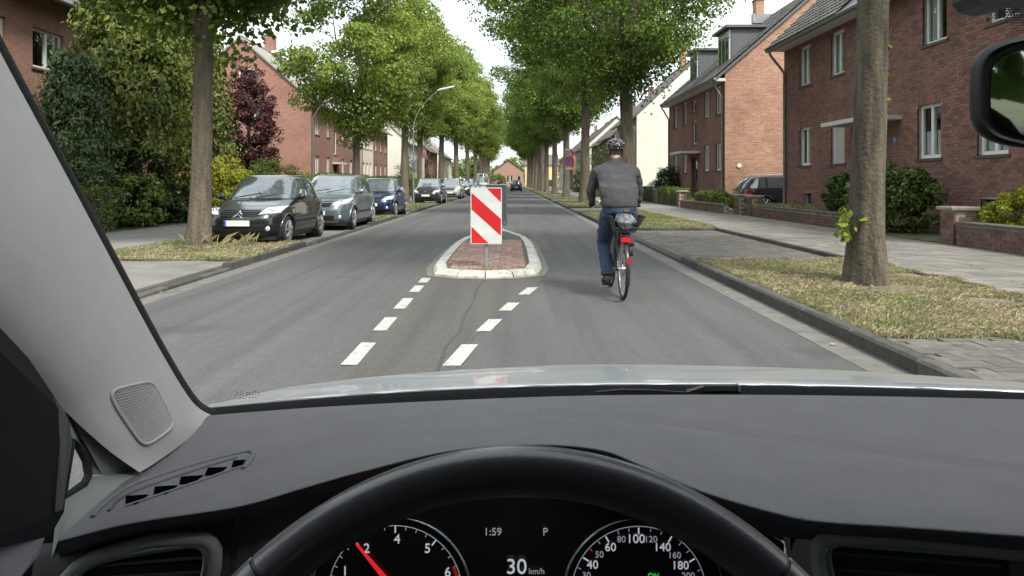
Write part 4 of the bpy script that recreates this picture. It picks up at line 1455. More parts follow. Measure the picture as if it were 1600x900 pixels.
def tree_meshes(seed, H, zc, rad, leafmat, trunk_r, nclump=330, per=105, leaf=0.17, fork=4.4, limbs=6, barkm=None, top_narrow=0.55, crown_clip=None, nlow=0):
    """street tree: mesh of trunk with limbs and mesh of crown. zc: bottom of the crown."""
    r_ = random.Random(seed)
    g = np.random.default_rng(seed)
    mb = MB()
    # trunk with a flared foot and slight sway
    pts, rr = [], []
    zf = fork
    for i in range(9):
        t = i / 8
        z = -0.1 + (zf + 0.1) * t
        fl = 1 + 0.34 * math.exp(-max(z, 0) * 4.5)
        pts.append((0.05 * math.sin(2.3 * t + seed), 0.05 * math.cos(1.9 * t + seed * 2) - 0.05, z))
        rr.append(trunk_r * (1 - 0.22 * t) * fl)
    n = 16
    b0 = len(mb.v)
    mb.tube(pts, rr, n)
    # uneven bark outline: push vertices in and out
    for k in range(b0, b0 + n * 9):
        x, y, z = mb.v[k]
        a = math.atan2(y, x)
        q = 1 + 0.05 * math.sin(3 * a + seed + 0.6 * z) + 0.035 * math.sin(5 * a + z * 2.1) + 0.03 * math.sin(7.3 * z + 2 * a)
        if z < 0.25:
            q += 0.10 * max(0, math.sin(5 * a + seed))
        mb.v[k] = (x * q, y * q, z)
    tops = []
    base = Vector(pts[-1])
    for i in range(limbs):
        a = 2 * math.pi * (i + r_.uniform(-.25, .25)) / limbs
        lead = i == 0
        reach = rad * (0.15 if lead else r_.uniform(0.45, 0.8))
        zt = H * (0.93 if lead else r_.uniform(0.62, 0.86))
        s = base + Vector((0, 0, -0.3 + 0.12 * i * (0 if lead else 1)))
        e = Vector((math.cos(a) * reach, math.sin(a) * reach, zt))
        m1 = s.lerp(e, 0.33) + Vector((math.cos(a), math.sin(a), 0)) * reach * 0.06 + Vector((0, 0, 0.2))
        m2 = s.lerp(e, 0.66) + Vector((r_.uniform(-.3, .3), r_.uniform(-.3, .3), 0.2))
        r0 = trunk_r * (0.62 if lead else r_.uniform(0.38, 0.52))
        mb.tube([s, m1, m2, e], [r0, r0 * 0.72, r0 * 0.45, r0 * 0.14], 9)
        tops.append((s, m1, m2, e))
        for q in range(5):
            t = r_.uniform(0.3, 0.95)
            p0 = m1.lerp(m2, (t - 0.33) / 0.33) if t < 0.66 else m2.lerp(e, (t - 0.66) / 0.34)
            a2 = a + r_.uniform(-1.3, 1.3)
            L = rad * r_.uniform(0.3, 0.65)
            p1 = p0 + Vector((math.cos(a2) * L * 0.5, math.sin(a2) * L * 0.5, L * 0.22))
            p2 = p0 + Vector((math.cos(a2) * L, math.sin(a2) * L, L * r_.uniform(0.1, 0.45)))
            mb.tube([p0, p1, p2], [r0 * 0.28, r0 * 0.18, r0 * 0.06], 6)
    trunk = mb.mesh('trunk', 60)
    trunk.materials.append(barkm or BARK)
    # crown: clumps mostly near the outside of an egg, sizes vary, holes left by a noise
    C = []
    hh = (H - zc) / 2
    mid = zc + hh * 0.85
    ph = g.uniform(0, 6.28, 6)
    while len(C) < int(nclump * 0.62):
        v = g.normal(size=3)
        v /= np.linalg.norm(v)
        q = g.uniform(0.25, 1.0) ** 0.45
        az = math.atan2(v[1], v[0])
        lob = 1 + 0.16 * math.sin(3 * az + ph[0] + 2.0 * v[2]) + 0.10 * math.sin(5 * az + ph[1] - 3.1 * v[2]) + 0.08 * math.sin(7 * v[2] + ph[2])
        up = v[2]
        zz = mid + up * q * (H - mid if up > 0 else mid - zc) * (1 + 0.08 * math.sin(4 * az + ph[3]))
        tt = (zz - zc) / (H - zc)
        wid = rad * (min(1.0, 0.62 + 1.1 * max(0, tt)) if tt < 0.35 else 1.0 - (1 - top_narrow) * ((tt - 0.35) / 0.65) ** 1.5)
        hz = math.sqrt(max(0.0, 1 - up * up))
        x, y = math.cos(az) * hz * q * wid * lob, math.sin(az) * hz * q * wid * lob
        hole = math.sin(x * 1.3 + ph[3]) + math.sin(y * 1.4 + ph[4]) + math.sin(zz * 1.5 + ph[5])
        if hole < -1.15 or (crown_clip and crown_clip(x, y, zz)):
            continue
        C.append((x, y, zz))
    C = np.array(C)
    rads = g.uniform(0.5, 1.15, len(C)) * (rad / 3.4) ** 0.5
    pos, out = clumps(C, rads, int(per * 1.5), g, 0.55, 0.5)
    sz = leaf * g.uniform(0.65, 1.25, len(pos))
    V = leaf_quads(pos, sz, g, 0.75, 0.35, 0.15, 0.35, out * 0.7)
    # loose sprigs that break the outline
    ns = int(len(C) * 7)
    idx = g.integers(0, len(C), ns)
    v = g.normal(size=(ns, 3))
    v /= np.linalg.norm(v, axis=1)[:, None]
    pp = C[idx] + v * (rads[idx] * g.uniform(0.95, 1.5, ns))[:, None] * np.array([1, 1, 0.75])
    V2 = leaf_quads(pp, leaf * g.uniform(0.6, 1.1, ns), g, 0.7, 0.3, 0.15, 0.4)
    crown = np_mesh('crown', np.concatenate([V, V2]), 4, leafmat)
    return trunk, crown


def plant_tree(name, label, x, y, z, meshes, rz=0.0, sc=(1, 1, 1), group='lime trees lining both sides of the street', tilt=0.0):
    t = thing(name, label, 'tree', (x, y, z), rz, group)
    t.scale = sc
    t.rotation_euler = (0, tilt, rz)
    link('trunk', meshes[0], None, t, local=True)
    link('crown', meshes[1], None, t, local=True)
    return t


TL = [tree_meshes(11, 11.0, 2.95, 2.75, LIME_L, 0.155, 260, 165, 0.125, 3.6, 5),
      tree_meshes(12, 13.2, 4.2, 2.95, LIME_L, 0.24, 290, 150, 0.135, 4.6, 6),
      tree_meshes(13, 13.6, 4.6, 3.4, LIME_L, 0.25, 300, 140, 0.145, 4.9, 6)]
TR = [tree_meshes(21, 14.0, 4.7, 4.9, LIME_R, 0.29, 460, 150, 0.13, 5.2, 7, top_narrow=0.6, crown_clip=lambda x, y, z: x > np.interp(z, [4.5, 6, 7.5, 9], [0.8, 2.2, 3.6, 4.6]) - 0.5),
      tree_meshes(22, 13.6, 5.6, 4.2, LIME_R, 0.26, 350, 140, 0.14, 5.8, 6),
      tree_meshes(23, 13.4, 5.3, 4.0, LIME_R, 0.26, 330, 140, 0.145, 5.6, 6)]
NEAR_L = tree_meshes(31, 12.0, 4.15, 3.9, LIME_R, 0.205, 420, 150, 0.135, 4.1, 4, BARK, crown_clip=lambda x, y, z: z < 4.9 and x > 3.4)
NEAR_R = tree_meshes(32, 13.0, 5.6, 4.2, LIME_R, 0.205, 340, 110, 0.16, 5.4, 6, BARK2)

plant_tree('lime_tree', 'nearest left street tree with bare knobbly trunk on dry grass before the black car', -5.93, 14.0, 0.1, NEAR_L, 0.6)
lx_ = [(-6.2, 29.3, 0, 1.0), (-6.2, 42.5, 1, 1.0), (-6.15, 63.8, 2, 1.08), (-6.1, 81, 1, 1.28), (-6.1, 102, 2, 1.32), (-6.0, 120, 1, 1.45), (-6.0, 138, 2, 1.45), (-6.0, 156, 1, 1.5), (-6.0, 174, 2, 1.5), (-6.0, 192, 1, 1.5)]
lab_l = ['slender lime tree standing behind the grey and the dark blue parked cars', 'lime tree right beside the tall street lamp', 'lime tree between the fourth parked car and the silver van', 'fourth lime tree of the left row counted from the slender one',
         'fifth lime tree of the left row counted from the slender one', 'sixth lime tree of the left row counted from the slender one']
for i, (x, y, k, s_) in enumerate(lx_):
    plant_tree('lime_tree', lab_l[i] if i < 6 else 'distant lime tree of the left row where the crowns merge', x, y, 0.1, TL[k], 1.1 * i + 0.3, (s_, s_, s_ * (1 + 0.03 * math.sin(i * 2.1))))
# a further tree between lamp and van keeps the crowns closed as in the street
plant_tree('lime_tree', 'lime tree standing behind the pale wooden post', -6.6, 53.0, 0.1, TL[1], 4.0, (0.95, 0.95, 0.97))
nr_ = plant_tree('lime_tree', 'big mossy tree trunk on the dry grass verge in front of the near brick house', 4.22, 8.9, 0.09, NEAR_R, 0.4, tilt=R(0.9))
rx_ = [(4.42, 28.2, 0), (4.25, 43.0, 1), (4.2, 58, 2), (4.2, 72.5, 1), (4.2, 87, 2), (4.2, 101, 1), (4.2, 115, 2), (4.2, 130, 1), (4.2, 146, 2), (4.2, 162, 1), (4.2, 178, 2), (4.2, 194, 1)]
lab_r = ['large forked lime tree directly behind the cyclist', 'lime tree between the cyclist and the round sign', 'lime tree just left of the round sign pole', 'lime tree second to the left of the round sign pole', 'lime tree third to the left of the round sign pole', 'lime tree fourth to the left of the round sign pole']
for i, (x, y, k) in enumerate(rx_):
    plant_tree('lime_tree', lab_r[i] if i < 6 else 'distant lime tree of the right row where the crowns merge', x, y, 0.1, TR[k], 1.3 * i, ((1, 1, 1) if i == 0 else (1.14, 1.14, 1.06 + 0.03 * math.sin(i * 1.7)) if i < 5 else (1.4, 1.4, 1.28)))
# trees behind the driver, seen in the mirror
for i, (x, y) in enumerate(((4.3, -9), (-6.2, -8), (4.3, -20), (-6.2, -20))):
    plant_tree('lime_tree', ('lime tree close behind the car on the right verge', 'lime tree close behind the car on the left verge', 'lime tree farther behind the car on the right verge', 'lime tree farther behind the car on the left verge')[i], x, y, 0.1 if abs(x) > 2 else 0, TR[1 + i % 2], 1.7 * i)

# sprouts on the near trunk
g = np.random.default_rng(77)


def sprouts(spots):
    A = []
    for (c, rad, n, s_) in spots:
        p = np.array(c) + g.normal(size=(n, 3)) * rad
        A.append(leaf_quads(p, s_ * g.uniform(0.7, 1.3, n), g, 0.85, 0.3, 0.15, 0.5))
    return np.concatenate(A)


yy = 8.72
for (c, rad, n, s_) in [(tuple(P(1324, 352, yy)), 0.05, 22, 0.10), (tuple(P(1319, 372, yy)), 0.04, 14, 0.09), (tuple(P(1389, 72, yy + .1)), 0.025, 6, 0.07), (tuple(P(1391, 122, yy + .1)), 0.03, 6, 0.07), (tuple(P(1386, 156, yy + .1)), 0.022, 4, 0.06), (tuple(P(1316, 330, yy)), 0.03, 6, 0.07)]:
    so = link('sprout', np_mesh('sprout', sprouts([(c, rad, n, s_)]), 4, BUSH_F), None, nr_, local=True)
    so.matrix_parent_inverse = (Matrix.Translation(nr_.location) @ nr_.rotation_euler.to_matrix().to_4x4()).inverted()


# ------------------------------------------------------------------ bushes, hedges, conifers
def bush(name, label, cat, x, y, z, rx, ry, rz, mat, n=60, per=110, leaf=0.08, seed=1, group=None, flat=0.8, base=0.0, lumps=0.34, cone=0.0, up=0.35, stemmat=None):
    g = np.random.default_rng(seed)
    t = thing(name, label, cat, (x, y, z), 0, group)
    C = []
    while len(C) < n:
        v = g.normal(size=3)
        v /= np.linalg.norm(v)
        q = g.uniform(0.35, 1) ** 0.4
        h = (v[2] * q + 1) / 2
        k = 1 - cone * h
        lob = 1 + 0.13 * math.sin(3 * math.atan2(v[1], v[0]) + seed) + 0.1 * math.sin(6 * h + seed)
        C.append((v[0] * q * rx * k * lob, v[1] * q * ry * k * lob, base + h * 2 * rz))
    C = np.array(C)
    rads = lumps * min(rx, rz) * g.uniform(0.6, 1.25, n)
    pos, out = clumps(C, rads, per, g, flat, 0.4)
    pos[:, 2] = np.maximum(pos[:, 2], 0.02 + g.uniform(0, 0.1, len(pos)))
    V = leaf_quads(pos, leaf * g.uniform(0.6, 1.3, len(pos)), g, 0.6, up, 0.15, 0.2, out * 0.8)
    link('foliage', np_mesh('foliage', V, 4, mat), None, t, local=True)
    r_ = random.Random(seed)
    mb = MB()
    for i in range(6):
        a = i * 1.05 + r_.uniform(-.2, .2)
        mb.tube([(0.05 * math.cos(a), 0.05 * math.sin(a), -0.05), (rx * .25 * math.cos(a), ry * .25 * math.sin(a), rz * .7), (rx * .55 * math.cos(a), ry * .55 * math.sin(a), rz * 1.3)], [0.035, 0.025, 0.01], 6)
    ob('stems', mb, stemmat or BARK_DARK, t, smooth=60, local=True)
    return t


def hedge(label, x0, x1, y0, y1, z0, z1, mat, leaf=0.05, dens=420, seed=1, wob=0.06, group='clipped hedges in the front gardens'):
    g = np.random.default_rng(seed)
    t = thing('hedge', label, 'hedge', ((x0 + x1) / 2, (y0 + y1) / 2, z0), 0, group)
    A, O = [], []
    for (fx, area) in ((('x', x0, -1), (y1 - y0) * (z1 - z0)), (('x', x1, 1), (y1 - y0) * (z1 - z0)), (('y', y0, -1), (x1 - x0) * (z1 - z0)), (('y', y1, 1), (x1 - x0) * (z1 - z0)), (('z', z1, 1), (x1 - x0) * (y1 - y0))):
        n = int(dens * area)
        p = np.stack([g.uniform(x0, x1, n), g.uniform(y0, y1, n), g.uniform(z0, z1, n)], 1)
        k = 'xyz'.index(fx[0])
        wv = wob * (np.sin(p[:, (k + 1) % 3] * 3.1 + seed) + np.sin(p[:, (k + 2) % 3] * 4.3 + 2 * seed))
        p[:, k] = fx[1] + fx[2] * (wv - np.abs(g.normal(0, 0.05, n)))
        o = np.zeros((n, 3))
        o[:, k] = fx[2]
        A.append(p)
        O.append(o)
    p, o = np.concatenate(A), np.concatenate(O)
    V = leaf_quads(p, leaf * g.uniform(0.6, 1.4, len(p)), g, 0.65, 0.35, 0.15, 0.1, o * 0.7)
    V -= np.array([(x0 + x1) / 2, (y0 + y1) / 2, z0])
    link('foliage', np_mesh('foliage', V, 4, mat), None, t, local=True)
    mb = MB()
    ax, ay = (x1 - x0) / 2 - 0.10, (y1 - y0) / 2 - 0.10
    mb.box(-ax, ax, -ay, ay, 0, z1 - z0 - 0.12)
    ob('twigs', mb, BARK_DARK, t, local=True)
    return t


def conifer(label, x, y, z, h, r0, mat, seed, n=420, leaf=0.16, trunk=0.16, zb=0.3, group=None, name='conifer'):
    "tall evergreen: layered drooping sprays"
    g = np.random.default_rng(seed)
    t = thing(name, label, 'tree', (x, y, z), 0, group)
    ob('trunk', MB().tube([(0, 0, -0.1), (0.03, 0, h * .5), (0, 0.03, h * 0.96)], [trunk, trunk * .6, 0.02], 10), BARK_DARK, t, smooth=60, local=True)
    A, O = [], []
    for i in range(n):
        f = g.uniform(0, 1) ** 0.8
        zz = zb + (h - zb) * f
        rr = r0 * (1 - f) ** 0.62 * g.uniform(0.6, 1.1)
        a = g.uniform(0, 6.283)
        m = 95
        s = g.uniform(0.25, 1.0, m) ** 0.8
        L = rr
        px_ = np.cos(a) * L * s + g.normal(0, 0.10 + 0.08 * s, m)
        py_ = np.sin(a) * L * s + g.normal(0, 0.10 + 0.08 * s, m)
        pz_ = zz + 0.18 * L * np.sin(s * 2.2) - 0.42 * L * s ** 2 - np.abs(g.normal(0, 0.16, m)) * (0.5 + s)
        A.append(np.stack([px_, py_, pz_], 1))
        o = np.tile(np.array([np.cos(a), np.sin(a), -0.25]), (m, 1))
        O.append(o)
    p, o = np.concatenate(A), np.concatenate(O)
    p[:, 2] = np.maximum(p[:, 2], zb * .55 + g.uniform(0, .5, len(p)))
    V = leaf_quads(p, leaf * g.uniform(0.6, 1.4, len(p)), g, 0.42, 0.35, 0.1, 0.9, o * 0.8)
    link('crown', np_mesh('crown', V, 4, mat), None, t, local=True)
    return t


conifer('tall dark conifer with drooping branches filling the left side behind the near tree', -11.0, 21.6, 0.1, 13.0, 2.35, CONIFER, 41, 680, zb=2.2)
conifer('dark conifer behind the near left trunk and beside the purple leaved tree', -11.1, 25.9, 0.1, 10.5, 1.35, CONIFER, 42, 340, zb=1.2)
conifer('bluish conifer in front of the light brick house window at the left edge', -11.35, 19.0, 0.1, 4.6, 1.35, THUJA, 43, 260, 0.12, zb=0.8)
bush('shrub', 'soft blue green conifer shrub above the clipped hedge next to the windscreen pillar', 'shrub', -11.0, 18.3, 0.1, 0.95, 1.0, 1.2, THUJA, 70, 130, 0.09, 5)
hedge('clipped green hedge beside the left footpath next to the windscreen pillar', -10.65, -9.95, 12.5, 18.6, 0.05, 1.2, BUSH_M, 0.06, 520, 3)
bush('shrub', 'broad leaved ivy like shrub spilling over the left footpath under the conifer', 'shrub', -10.3, 20.0, 0.1, 0.75, 1.3, 0.72, BUSH_M, 60, 110, 0.12, 6)
bush('shrub', 'leafy dark shrub left of the near tree trunk under the conifer', 'shrub', -10.1, 22.3, 0.1, 0.7, 1.1, 0.58, BUSH_D, 60, 110, 0.11, 7)
bush('shrub', 'bright yellow green shrub behind the near left tree trunk', 'shrub', -9.9, 25.0, 0.1, 0.95, 1.0, 1.02, YELLOW, 70, 120, 0.085, 8)
bush('shrub', 'small pale pinkish flowering shrub between yellow shrub and dark hedge', 'shrub', -11.6, 31.5, 0.1, 1.0, 1.0, 0.7, BUSH_F, 50, 90, 0.08, 9)
bush('shrub', 'rounded dark green shrub behind the black and grey parked cars', 'shrub', -11.2, 34.5, 0.1, 1.35, 1.5, 1.12, BUSH_M, 80, 120, 0.085, 10)
bush('shrub', 'low fresh green shrub in front of the gable behind the black car', 'shrub', -12.6, 36.5, 0.1, 1.8, 1.2, 0.9, BUSH_F, 60, 110, 0.09, 11)
bush('shrub', 'light green shrub at the corner of the big gable house', 'shrub', -12.0, 42.5, 0.1, 1.0, 1.2, 0.85, BUSH_F, 50, 100, 0.09, 12)
hedge('long clipped green hedge behind the dark blue parked car', -11.2, -10.2, 42.0, 56.0, 0.05, 1.75, BUSH_F, 0.09, 260, 5, 0.1)
hedge('far clipped hedge beyond the street lamp on the left', -11.2, -10.4, 60.0, 80.0, 0.05, 1.8, BUSH_M, 0.10, 160, 6, 0.1)
bush('shrub', 'round clipped shrub behind the fourth parked car on the left', 'shrub', -8.4, 62.0, 0.1, 1.5, 1.5, 0.95, BUSH_F, 50, 90, 0.1, 13)
bush('shrub', 'tall dark shrub right of the wooden post on the left', 'shrub', -9.4, 70.0, 0.1, 1.8, 1.8, 1.8, BUSH_D, 60, 100, 0.12, 14)
bush('shrub', 'large dark shrub under the tall conifer behind the ivy like shrub', 'shrub', -11.5, 22.0, 0.1, 1.1, 2.0, 1.25, BUSH_D, 90, 110, 0.11, 71)
# purple tree
pt = thing('purple_tree', 'purple leaved tree in front of the big gable on the left', 'tree', (-13.2, 37.0, 0.1))
g = np.random.default_rng(51)
C = []
while len(C) < 230:
    v = g.normal(size=3)
    v /= np.linalg.norm(v)
    q = g.uniform(0.2, 1) ** 0.45
    h = (v[2] * q + 1) / 2
    wdt = 1.75 * (1 - 0.5 * h ** 2)
    C.append((v[0] * q * wdt * (1 + .2 * math.sin(5 * h + 3 * v[0])), v[1] * q * 1.6, 0.9 + h * 6.5))
C = np.array(C)
pos, out = clumps(C, g.uniform(0.22, 0.5, len(C)), 95, g, 0.6, 0.4)
link('crown', np_mesh('crown', leaf_quads(pos, 0.12 * g.uniform(0.6, 1.3, len(pos)), g, 0.7, 0.3, 0.15, 0.3, out * .7), 4, PURPLE), None, pt, local=True)
mb = MB().tube([(0, 0, -0.1), (0.05, 0, 1.5), (-0.05, 0, 4.0), (0, 0, 6.4)], [0.14, 0.11, 0.07, 0.02], 8)
for i in range(9):
    a = i * 2.4
    mb.tube([(0, 0, 0.9 + i * 0.45), (0.7 * math.cos(a), 0.7 * math.sin(a), 1.6 + i * 0.5), (1.3 * math.cos(a), 1.3 * math.sin(a), 2.2 + i * 0.5)], [0.05, 0.035, 0.012], 6)
ob('trunk', mb, BARK_DARK, pt, smooth=60, local=True)

# right hand gardens
bush('rhododendron', 'big glossy rhododendron bush under the near brick house wall behind the trunk', 'shrub', 9.05, 17.5, 0.13, 0.85, 0.9, 0.80, BUSH_M, 90, 120, 0.10, 61, lumps=0.3)
bush('rhododendron', 'dark bush peeking out left of the big right tree trunk', 'shrub', 9.5, 20.6, 0.3, 0.6, 0.8, 0.66, BUSH_D, 70, 110, 0.10, 62, lumps=0.3)
bush('shrub', 'yellow green feathery bush behind the low wall at the right edge', 'shrub', 9.45, 13.3, 0.3, 0.55, 1.1, 0.45, YELLOW, 80, 120, 0.055, 63, lumps=0.3)
bush('shrub', 'dark cone shaped shrub left of the orange gable house', 'shrub', 9.75, 46.5, 0.2, 0.95, 0.95, 1.1, BUSH_D, 80, 100, 0.09, 64, cone=0.35)
hedge('small clipped hedge between the slim brick post and the brick pillar', 8.25, 8.9, 36.8, 42.0, 0.1, 1.02, BUSH_M, 0.07, 320, 8)
hedge('clipped hedge directly right of the cyclist', 8.3, 9.0, 43.5, 49.5, 0.1, 1.05, BUSH_D, 0.08, 240, 9)
hedge('clipped hedge in the driveway garden left of the estate car', 8.9, 9.7, 33.2, 36.0, 0.1, 0.85, BUSH_M, 0.07, 320, 10)
bush('shrub', 'tall pale grassy plants behind the low wall left of the estate car', 'shrub', 8.95, 31.0, 0.1, 0.5, 1.9, 0.42, BUSH_F, 70, 80, 0.09, 65, lumps=0.3)
bush('shrub', 'light green shrub behind the trunks near the round sign', 'shrub', 7.6, 60, 0.1, 1.3, 1.6, 0.85, BUSH_F, 50, 90, 0.1, 66)
bush('shrub', 'large dark shrub behind the round sign on the right', 'shrub', 8.6, 68, 0.1, 2.2, 2.6, 2.3, BUSH_D, 80, 110, 0.12, 67)
bush('shrub', 'dark shrub far along the right footpath', 'shrub', 8.4, 92, 0.1, 1.6, 2.6, 1.3, BUSH_D, 50, 90, 0.14, 68)
hedge('hedge by the far end of the street under the yellow house', 5.0, 12, 206.0, 208.0, 0.0, 2.0, BUSH_M, 0.25, 40, 11)
bush('shrub', 'round dark shrub at the far left end of the street', 'shrub', -4.6, 209, 0.0, 3.0, 2.0, 1.8, BUSH_M, 60, 80, 0.25, 69)
# woods that close the view behind the houses
for i, (xa, xb, ya, yb) in enumerate(((-60, -26, 20, 240), (26, 60, 20, 240), (-60, 60, 236, 262), (-34, 34, -25, -17))):
    g = np.random.default_rng(90 + i)
    n = 150
    C = np.stack([g.uniform(xa, xb, n), g.uniform(ya, yb, n), g.uniform(0.4 if ya < 0 else 2.0, 8.5, n)], 1)
    pos, out = clumps(C, g.uniform(2.0, 3.6, n), 150, g, 0.8, 0.5)
    tag(link('woods', np_mesh('woods', leaf_quads(pos, 0.9 * g.uniform(0.6, 1.3, len(pos)), g, 0.75, 0.4, 0.15, 0.3, out), 4, LIME_R)), kind='stuff')
# ------------------------------------------------------------------ parked cars
TYRE = M('tyre', (0.018, 0.018, 0.018), 0.85, var=0.2)
RIM = M('silver wheel', (0.42, 0.43, 0.44), 0.35, metal=0.7, var=0.08)
LAMPGLASS = M('clear headlamp', (0.68, 0.70, 0.72), 0.12, metal=0.35, coat=1.0, var=0.25, scale=22)
TAIL = M('red tail lamp', (0.33, 0.012, 0.016), 0.15, coat=1.0, var=0.2, scale=20)
PLATE = M('number plate', (0.72, 0.72, 0.70), 0.5, var=0.06, scale=30)
PLATEBLUE = M('plate blue strip', (0.03, 0.08, 0.40), 0.5)
CARGLASS = M('tinted car glass', (0.16, 0.185, 0.20), 0.03, metal=0.35, spec=1.0, coat=1.0, var=0.2)
AMBER = M('amber lamp', (0.6, 0.24, 0.03), 0.2, coat=0.6)


def paint(name, col, metal=0.35):
    return M(name, col, 0.32, metal=metal, coat=1.0, var=0.06, scale=2.0)


def sstep(x, xs, ys):
    "smooth (cosine eased) interpolation between keys"
    for i in range(len(xs) - 1):
        if x <= xs[i + 1]:
            t = max(0.0, (x - xs[i]) / (xs[i + 1] - xs[i]))
            return ys[i] + (ys[i + 1] - ys[i]) * t
    return ys[-1]


class Car:
    """front looks along local -Y, origin on the ground under the middle of the front bumper"""

    def __init__(s, L=3.7, W=1.64, Hh=1.45, belt=0.92, hood=0.70, cowl=0.95, roof0=1.55, roof1=2.9, back=0.05, wb=(0.72, 3.0), wr=0.30, rear_lean=0.5):
        s.L, s.W, s.H, s.belt, s.wb, s.wr = L, W, Hh, belt, wb, wr
        hw = W / 2
        s.zk = [0.20, 0.30, 0.42, 0.56, hood - 0.06, hood, hood + (belt - hood) * .35, hood + (belt - hood) * .7, belt]
        s.wk = [hw * .93, hw * .975, hw, hw, hw * .995, hw * .985, hw * .98, hw * .965, hw * .945]
        s.fk = [0.10, 0.02, 0.0, 0.015, 0.06, 0.13, cowl * .40, cowl * .72, cowl]
        s.rk = [L - 0.12, L - 0.04, L, L, L - .01, L - .02, L - .03, L - .04, L - .06]
        s.gz = [belt, belt + (Hh - belt) * .5, belt + (Hh - belt) * .80, belt + (Hh - belt) * .93, Hh - .012, Hh]
        s.gw = [hw * .94, hw * .845, hw * .765, hw * .70, hw * .58, hw * .30]
        s.gf = [cowl + .02, cowl + (roof0 - cowl) * .52, cowl + (roof0 - cowl) * .84, roof0, roof0 + .25, roof0 + .6]
        rl = L - .08
        s.gr = [rl, rl - rear_lean * .45, rl - rear_lean * .78, rl - rear_lean, roof1 - 0.1, roof1 - .4]
        s.n = 5.0

    def low(s, z):
        return sstep(z, s.zk, s.wk), sstep(z, s.zk, s.fk), sstep(z, s.zk, s.rk)

    def top(s, z):
        return sstep(z, s.gz, s.gw), sstep(z, s.gz, s.gf), sstep(z, s.gz, s.gr)

    def fy(s, x, z, up=False, rear=False):
        w_, f, r = (s.top if up else s.low)(z)
        n = 3.6 if up else s.n
        k = max(0.0, 1 - abs(x / w_) ** n) ** (1 / n)
        c = (f + r) / 2
        return c + (r - c) * k if rear else c - (c - f) * k

    def sx(s, y, z, up=False):
        w_, f, r = (s.top if up else s.low)(z)
        n = 3.6 if up else s.n
        c, h = (f + r) / 2, (r - f) / 2
        return w_ * max(0.0, 1 - abs((y - c) / h) ** n) ** (1 / n)

    def ring(s, z, up=False, N=72):
        w_, f, r = (s.top if up else s.low)(z)
        n = 3.6 if up else s.n
        c, h = (f + r) / 2, (r - f) / 2
        out = []
        for k in range(N):
            a = 2 * math.pi * k / N
            ca, sa = math.cos(a), math.sin(a)
            out.append((w_ * math.copysign(abs(ca) ** (2 / n), ca), c + h * math.copysign(abs(sa) ** (2 / n), sa), z))
        return out

    def patch(s, fn, quad, nu=8, nv=6, e=0.006, t=0.02):
        "quad: four 2-D corners in the parameter plane of fn; a thin shell e proud of the surface"
        a, b, c, d = [Vector(q) for q in quad]
        rows_o, rows_i = [], []
        for j in range(nv + 1):
            v = j / nv
            ro, ri = [], []
            for i in range(nu + 1):
                u = i / nu
                p = a.lerp(b, u).lerp(d.lerp(c, u), v)
                ro.append(fn(p.x, p.y, e))
                ri.append(fn(p.x, p.y, e - t))
            rows_o.append(ro)
            rows_i.append(ri)
        mb = MB().grid(rows_o)
        k = len(rows_o[0])
        edge_o = rows_o[0] + [r[-1] for r in rows_o[1:]] + list(reversed(rows_o[-1][:-1])) + [r[0] for r in reversed(rows_o[1:-1])]
        edge_i = rows_i[0] + [r[-1] for r in rows_i[1:]] + list(reversed(rows_i[-1][:-1])) + [r[0] for r in reversed(rows_i[1:-1])]
        m = len(edge_o)
        mb.add(edge_o + edge_i, [(i, (i + 1) % m, m + (i + 1) % m, m + i) for i in range(m)])
        return mb

    def front(s, quad, e=0.006, **k):
        return s.patch(lambda x, z, q: (x, s.fy(x, z) - q, z), quad, e=e, **k)

    def rear(s, quad, e=0.006, **k):
        return s.patch(lambda x, z, q: (x, s.fy(x, z, rear=True) + q, z), quad, e=e, **k)

    def screen(s, quad, e=0.006, rear=False, **k):
        sg = 1 if rear else -1
        return s.patch(lambda x, z, q: (x, s.fy(x, z, True, rear) + sg * q, z + q * .4), quad, e=e, **k)

    def side(s, sg, quad, e=0.005, up=False, **k):
        return s.patch(lambda y, z, q: (sg * (s.sx(y, z, up) + q), y, z), quad, e=e, **k)


